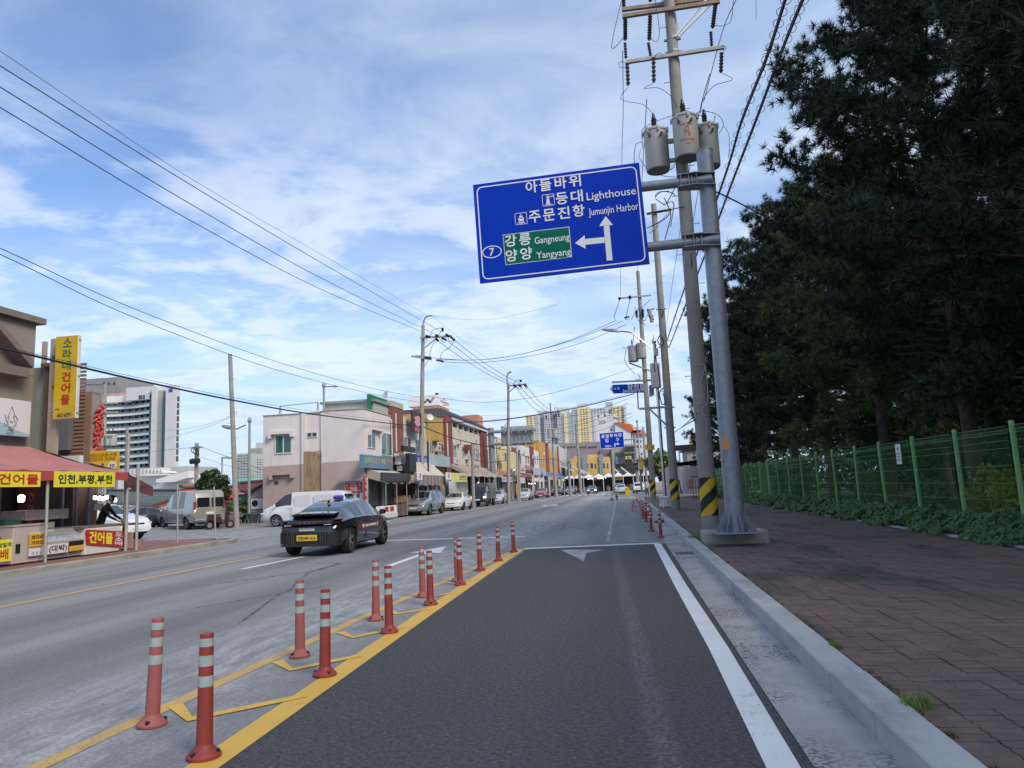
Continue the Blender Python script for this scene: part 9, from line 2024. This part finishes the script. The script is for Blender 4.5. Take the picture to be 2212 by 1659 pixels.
def stool(label,x,y,z,m,s=1.0,rot=0):
    t=thing('plastic_stool',label,'stool',(x,y,z));mb=MB();mb.box(x-.16*s,x+.16*s,y-.16*s,y+.16*s,z+.40*s,z+.44*s);mb.build('seat',m,t,bevel=.01)
    for a_ in (-1,1):
        for b_ in (-1,1):mb=MB();mb.beam((x+a_*.19*s,y+b_*.19*s,z),(x+a_*.13*s,y+b_*.13*s,z+.40*s),.07*s,.05*s);mb.build('leg',m,t)
    for b_ in (-1,1):mb=MB();mb.box(x-.17*s,x+.17*s,y+b_*.165*s-.01,y+b_*.165*s+.01,z+.16*s,z+.20*s);mb.build('rail',m,t)
    return t
g_=gd(*K10(740,768));stool('pink plastic stool standing in the road by the far bollards',g_.x,g_.y,0,M('stool_pink',(.50,.22,.25),.5),1.35)
g_=gd(*K10(1320,700),.15);stool('white plastic stool on the pavement beside the second concrete pole',g_.x,g_.y,.15,pw,1.1)
g_=gd(*K10(1190,1030));mb=MB();mb.tube([(g_.x-.16,g_.y+1.2,.06),(g_.x+.30,g_.y+1.5,.08)],[.05,.07],8);tag(mb.build('fallen_bollard',con_r),'broken red bollard lying against the kerb','bollard')
# drain grate near the gantry pole
mb=MB();
dg_=thing('drain_grate','rusty gutter drain grate just beyond the end of the concrete gutter','drain',(1.2,17.2,0));bbox_part(dg_,'frame',M('grate_rust',(.07,.05,.04),.8,var=.4,scale=8),1.0,1.38,16.9,17.5,0,.012)
for k in range(7):bbox_part(dg_,'bar',M('grate_bar',(.12,.10,.09),.7),1.03+k*.048,1.05+k*.048,16.93,17.47,.012,.02)

# ================================================================== overhead cables
WB_='overhead power lines'
def px_wire(pts,r,label,group=WB_,n=8):return cable(smooth([aY(x,y,Y) for x,y,Y in pts],n),r,label,group)
def along(pts,X,r,label,n=8):
    """a line running beside the road in the plane x = X, carried on past the picture edge"""
    P_=[aX(x,y,X) for x,y in pts];e=P_[0]+(P_[0]-P_[1]).normalized()*8;return cable(smooth([e]+P_,n),r,label,WB_)
along([(0,142),(400,392),(700,571),(952,716)],-15.2,.016,'topmost of the three thick lines falling from the upper left')
along([(0,188),(400,434),(700,604),(940,722)],-15.4,.016,'middle one of the three thick lines from the upper left')
along([(0,232),(400,470),(700,628),(915,718)],-15.8,.016,'lowest of the three thick lines from the upper left')
along([(0,110),(400,378),(700,553),(926,683)],-15.3,.008,'thin earth wire above the three lines to the bent pole top')
along([(0,536),(300,671),(600,782),(800,838),(906,858)],-15.9,.012,'upper one of the pair of lines crossing above the bare pole')
along([(0,549),(300,690),(600,800),(800,850),(906,869)],-15.9,.012,'lower one of the pair of lines crossing above the bare pole')
along([(0,751),(120,780),(300,822),(521,868),(700,898),(910,922)],-15.7,.035,'thick black bundled cable passing in front of the yellow sign')
along([(0,747),(120,775),(300,816),(521,862),(700,892),(910,917)],-15.7,.008,'thin messenger wire just above the thick bundled cable')
for i,(a,b,nm) in enumerate((((455,335),(1128,765),'right'),((375,328),(1070,770),'middle'),((300,340),(1025,770),'left'))):
    A,B=on(K9,*a,56),on(K9,*b,75);cable(sag(A,B,.35),.02,nm+' line of three from the tall left pole down to the grey-sign pole',WB_)
for i,(a,b,nm) in enumerate((((1128,765),(1440,1005),'right'),((1070,770),(1400,1010),'middle'),((1025,770),(1305,1005),'left'))):
    A,B=on(K9,*a,75),on(K9,*b,112);cable(sag(A,B,.8),.025,nm+' line of three running on from the grey-sign pole to the slim pole',WB_)
px_wire([(*K9(240,104),56),(*K9(520,330),64),(*K9(760,500),70),(*K9(980,625),75)],.01,'thin earth wire between the two bent pole tops')
px_wire([(*K9(240,104),56),(*K9(600,140),57),(*K9(900,120),58),(*K9(1410,0),59)],.008,'hair-thin wire from the bent pole top across the sky to the right')
for a_,r_,nm in (([(235,495),(600,516),(1000,475),(1500,340),(1960,145)],.018,'upper'),([(300,510),(650,515),(1050,465),(1550,330),(2020,150)],.018,'middle'),([(350,532),(700,540),(1200,470),(1650,350),(2050,185)],.018,'lower')):
    px_wire([(*K9(*p),56+3*i/4) for i,p in enumerate(a_)],r_,nm+' one of three lines swinging across the street to the right-hand pole')
px_wire([(*K9(180,850),56),(*K9(700,910),57),(*K9(1200,860),58),(*K9(1700,730),58.5),(*K9(2133,585),59)],.014,'single line sagging low from the tall pole to the right-hand poles')
px_wire([(*K9(170,1100),56),(*K9(720,1090),58),(*K9(1110,1045),58),(*K9(1600,960),59),(*K9(2133,830),59)],.035,'thick cable crossing the street before the apartment blocks')
px_wire([(*K9(720,1085),58),(*K9(1110,1040),58),(*K9(1600,950),59),(*K9(2133,815),59)],.012,'thin wire just above the thick street crossing cable')
px_wire([(*K9(160,1140),56),(*K9(420,1240),62),(*K9(700,1310),68),(*K9(1000,1370),80)],.04,'thick cable running along the terrace fronts above the signs')
px_wire([(*K9(1000,1370),80),(*K9(1200,1440),95),(*K9(1385,1440),112),(*K9(1480,1490),125)],.045,'cable continuing along the terrace to the slim pole')
px_wire([(*K9(400,965),56),(*K9(660,1030),70),(*K9(940,1030),75)],.01,'faint line in front of the orange-brown tower')
px_wire([(*K9(620,1440),66),(*K9(760,1470),75),(*K9(960,1450),80)],.03,'loose grey cable sagging before the pale yellow house')
for k,(p0_,p1_,Ya,Yb) in enumerate((((1105,1045),(2060,880),112,59),((1110,1150),(2060,960),112,59),((1112,1185),(2100,1010),112,62),((1440,1180),(2110,1040),112,62),((1400,1320),(1800,1285),112,130),((1185,1100),(2060,920),112,60))):
    A,B=on(K9,*p0_,Ya),on(K9,*p1_,Yb);cable(sag(A,B,.9),.018,['highest','second','third','fourth','short lowest','fifth'][k]+' of the thin lines crossing before the apartment towers',WB_)
# right-hand bundles running beside the pines
for nm,pts,dx in (('left',[(1697,0),(1655,130),(1600,270),(1560,400),(1480,620),(1438,745)],0),('right',[(1735,0),(1690,110),(1632,265),(1580,400),(1520,560),(1445,752)],.35)):
    X_=3.0+dx;P_=[aX(x,y,X_-.008*max(0,0)) for x,y in pts];P_=[p for p in P_];e=P_[0]+(P_[0]-P_[1])*.8;full=smooth([e]+P_,6)
    cable(full,.022,nm+' bundle of twisted cables descending past the transformers','ringed cable bundles by the pines');cable([p+Vector((.0,0,.07)) for p in full],.010,'thin messenger wire of the '+nm+' ringed bundle','ringed cable bundles by the pines')
    mb=MB();full2=smooth([e]+P_,5)
    for p,q in zip(full2[:-1],full2[1:]):
        d=(q-p).normalized();u_=d.cross(Vector((1,0,0))).normalized();v_=d.cross(u_)
        mb.tube([p+(u_*math.cos(k*PI/5)+v_*math.sin(k*PI/5))*.085 for k in range(11)],.007,3,caps=False)
    tag(mb.build('cable_rings',black),'wire rings along the '+nm+' cable bundle by the pines','cable rings',kind='stuff')
px_wire([(1520,402,17.5),(1600,440,20),(1680,485,24),(1760,540,30)],.02,'black cable leading from the galvanised pole into the pine boughs')
px_wire([(1345,110,21.3),(1346,250,30),(1343,360,40),(1340,640,59)],.014,'left one of the lines from the top crossarm down the street')
px_wire([(1397,215,21.3),(1385,420,35),(1376,600,59)],.014,'line left of the concrete pole behind the big sign')
px_wire([(1533,160,21.3),(1500,300,28),(1460,560,45),(1440,700,59)],.014,'line right of the concrete pole from the lower crossarm')
px_wire([(1545,250,21.3),(1510,400,26),(1480,600,39)],.012,'second line right of the concrete pole')
px_wire([(1590,0,18),(1560,70,21.0),(1520,220,22)],.012,'curved line from the top edge to the crossarm right end')
px_wire([(1505,893,21),(1470,925,40),(1440,945,55)],.015,'line slanting from the nearest pole down to the farther poles')
px_wire([(1500,907,21),(1478,920,40),(1455,935,55)],.02,'doubled dark line slanting behind the concrete pole')
px_wire([(512,888,41.5),(470,910,48),(389,928,70),(300,931,90)],.012,'line from the leaning bare pole across the hotel, upper one')
px_wire([(512,893,41.5),(440,925,55),(330,955,90)],.012,'line from the leaning bare pole across the hotel, lower one')
px_wire([(425,962,70),(500,990,60),(575,1018,55)],.022,'cable from the small tangled pole to the pink building')
px_wire([(425,985,70),(500,1008,62),(560,1020,60)],.015,'thinner cable below it beside the roadside tree')
px_wire([(423,966,70),(360,972,85),(300,980,110)],.02,'cable from the small tangled pole leftwards past the hotel')
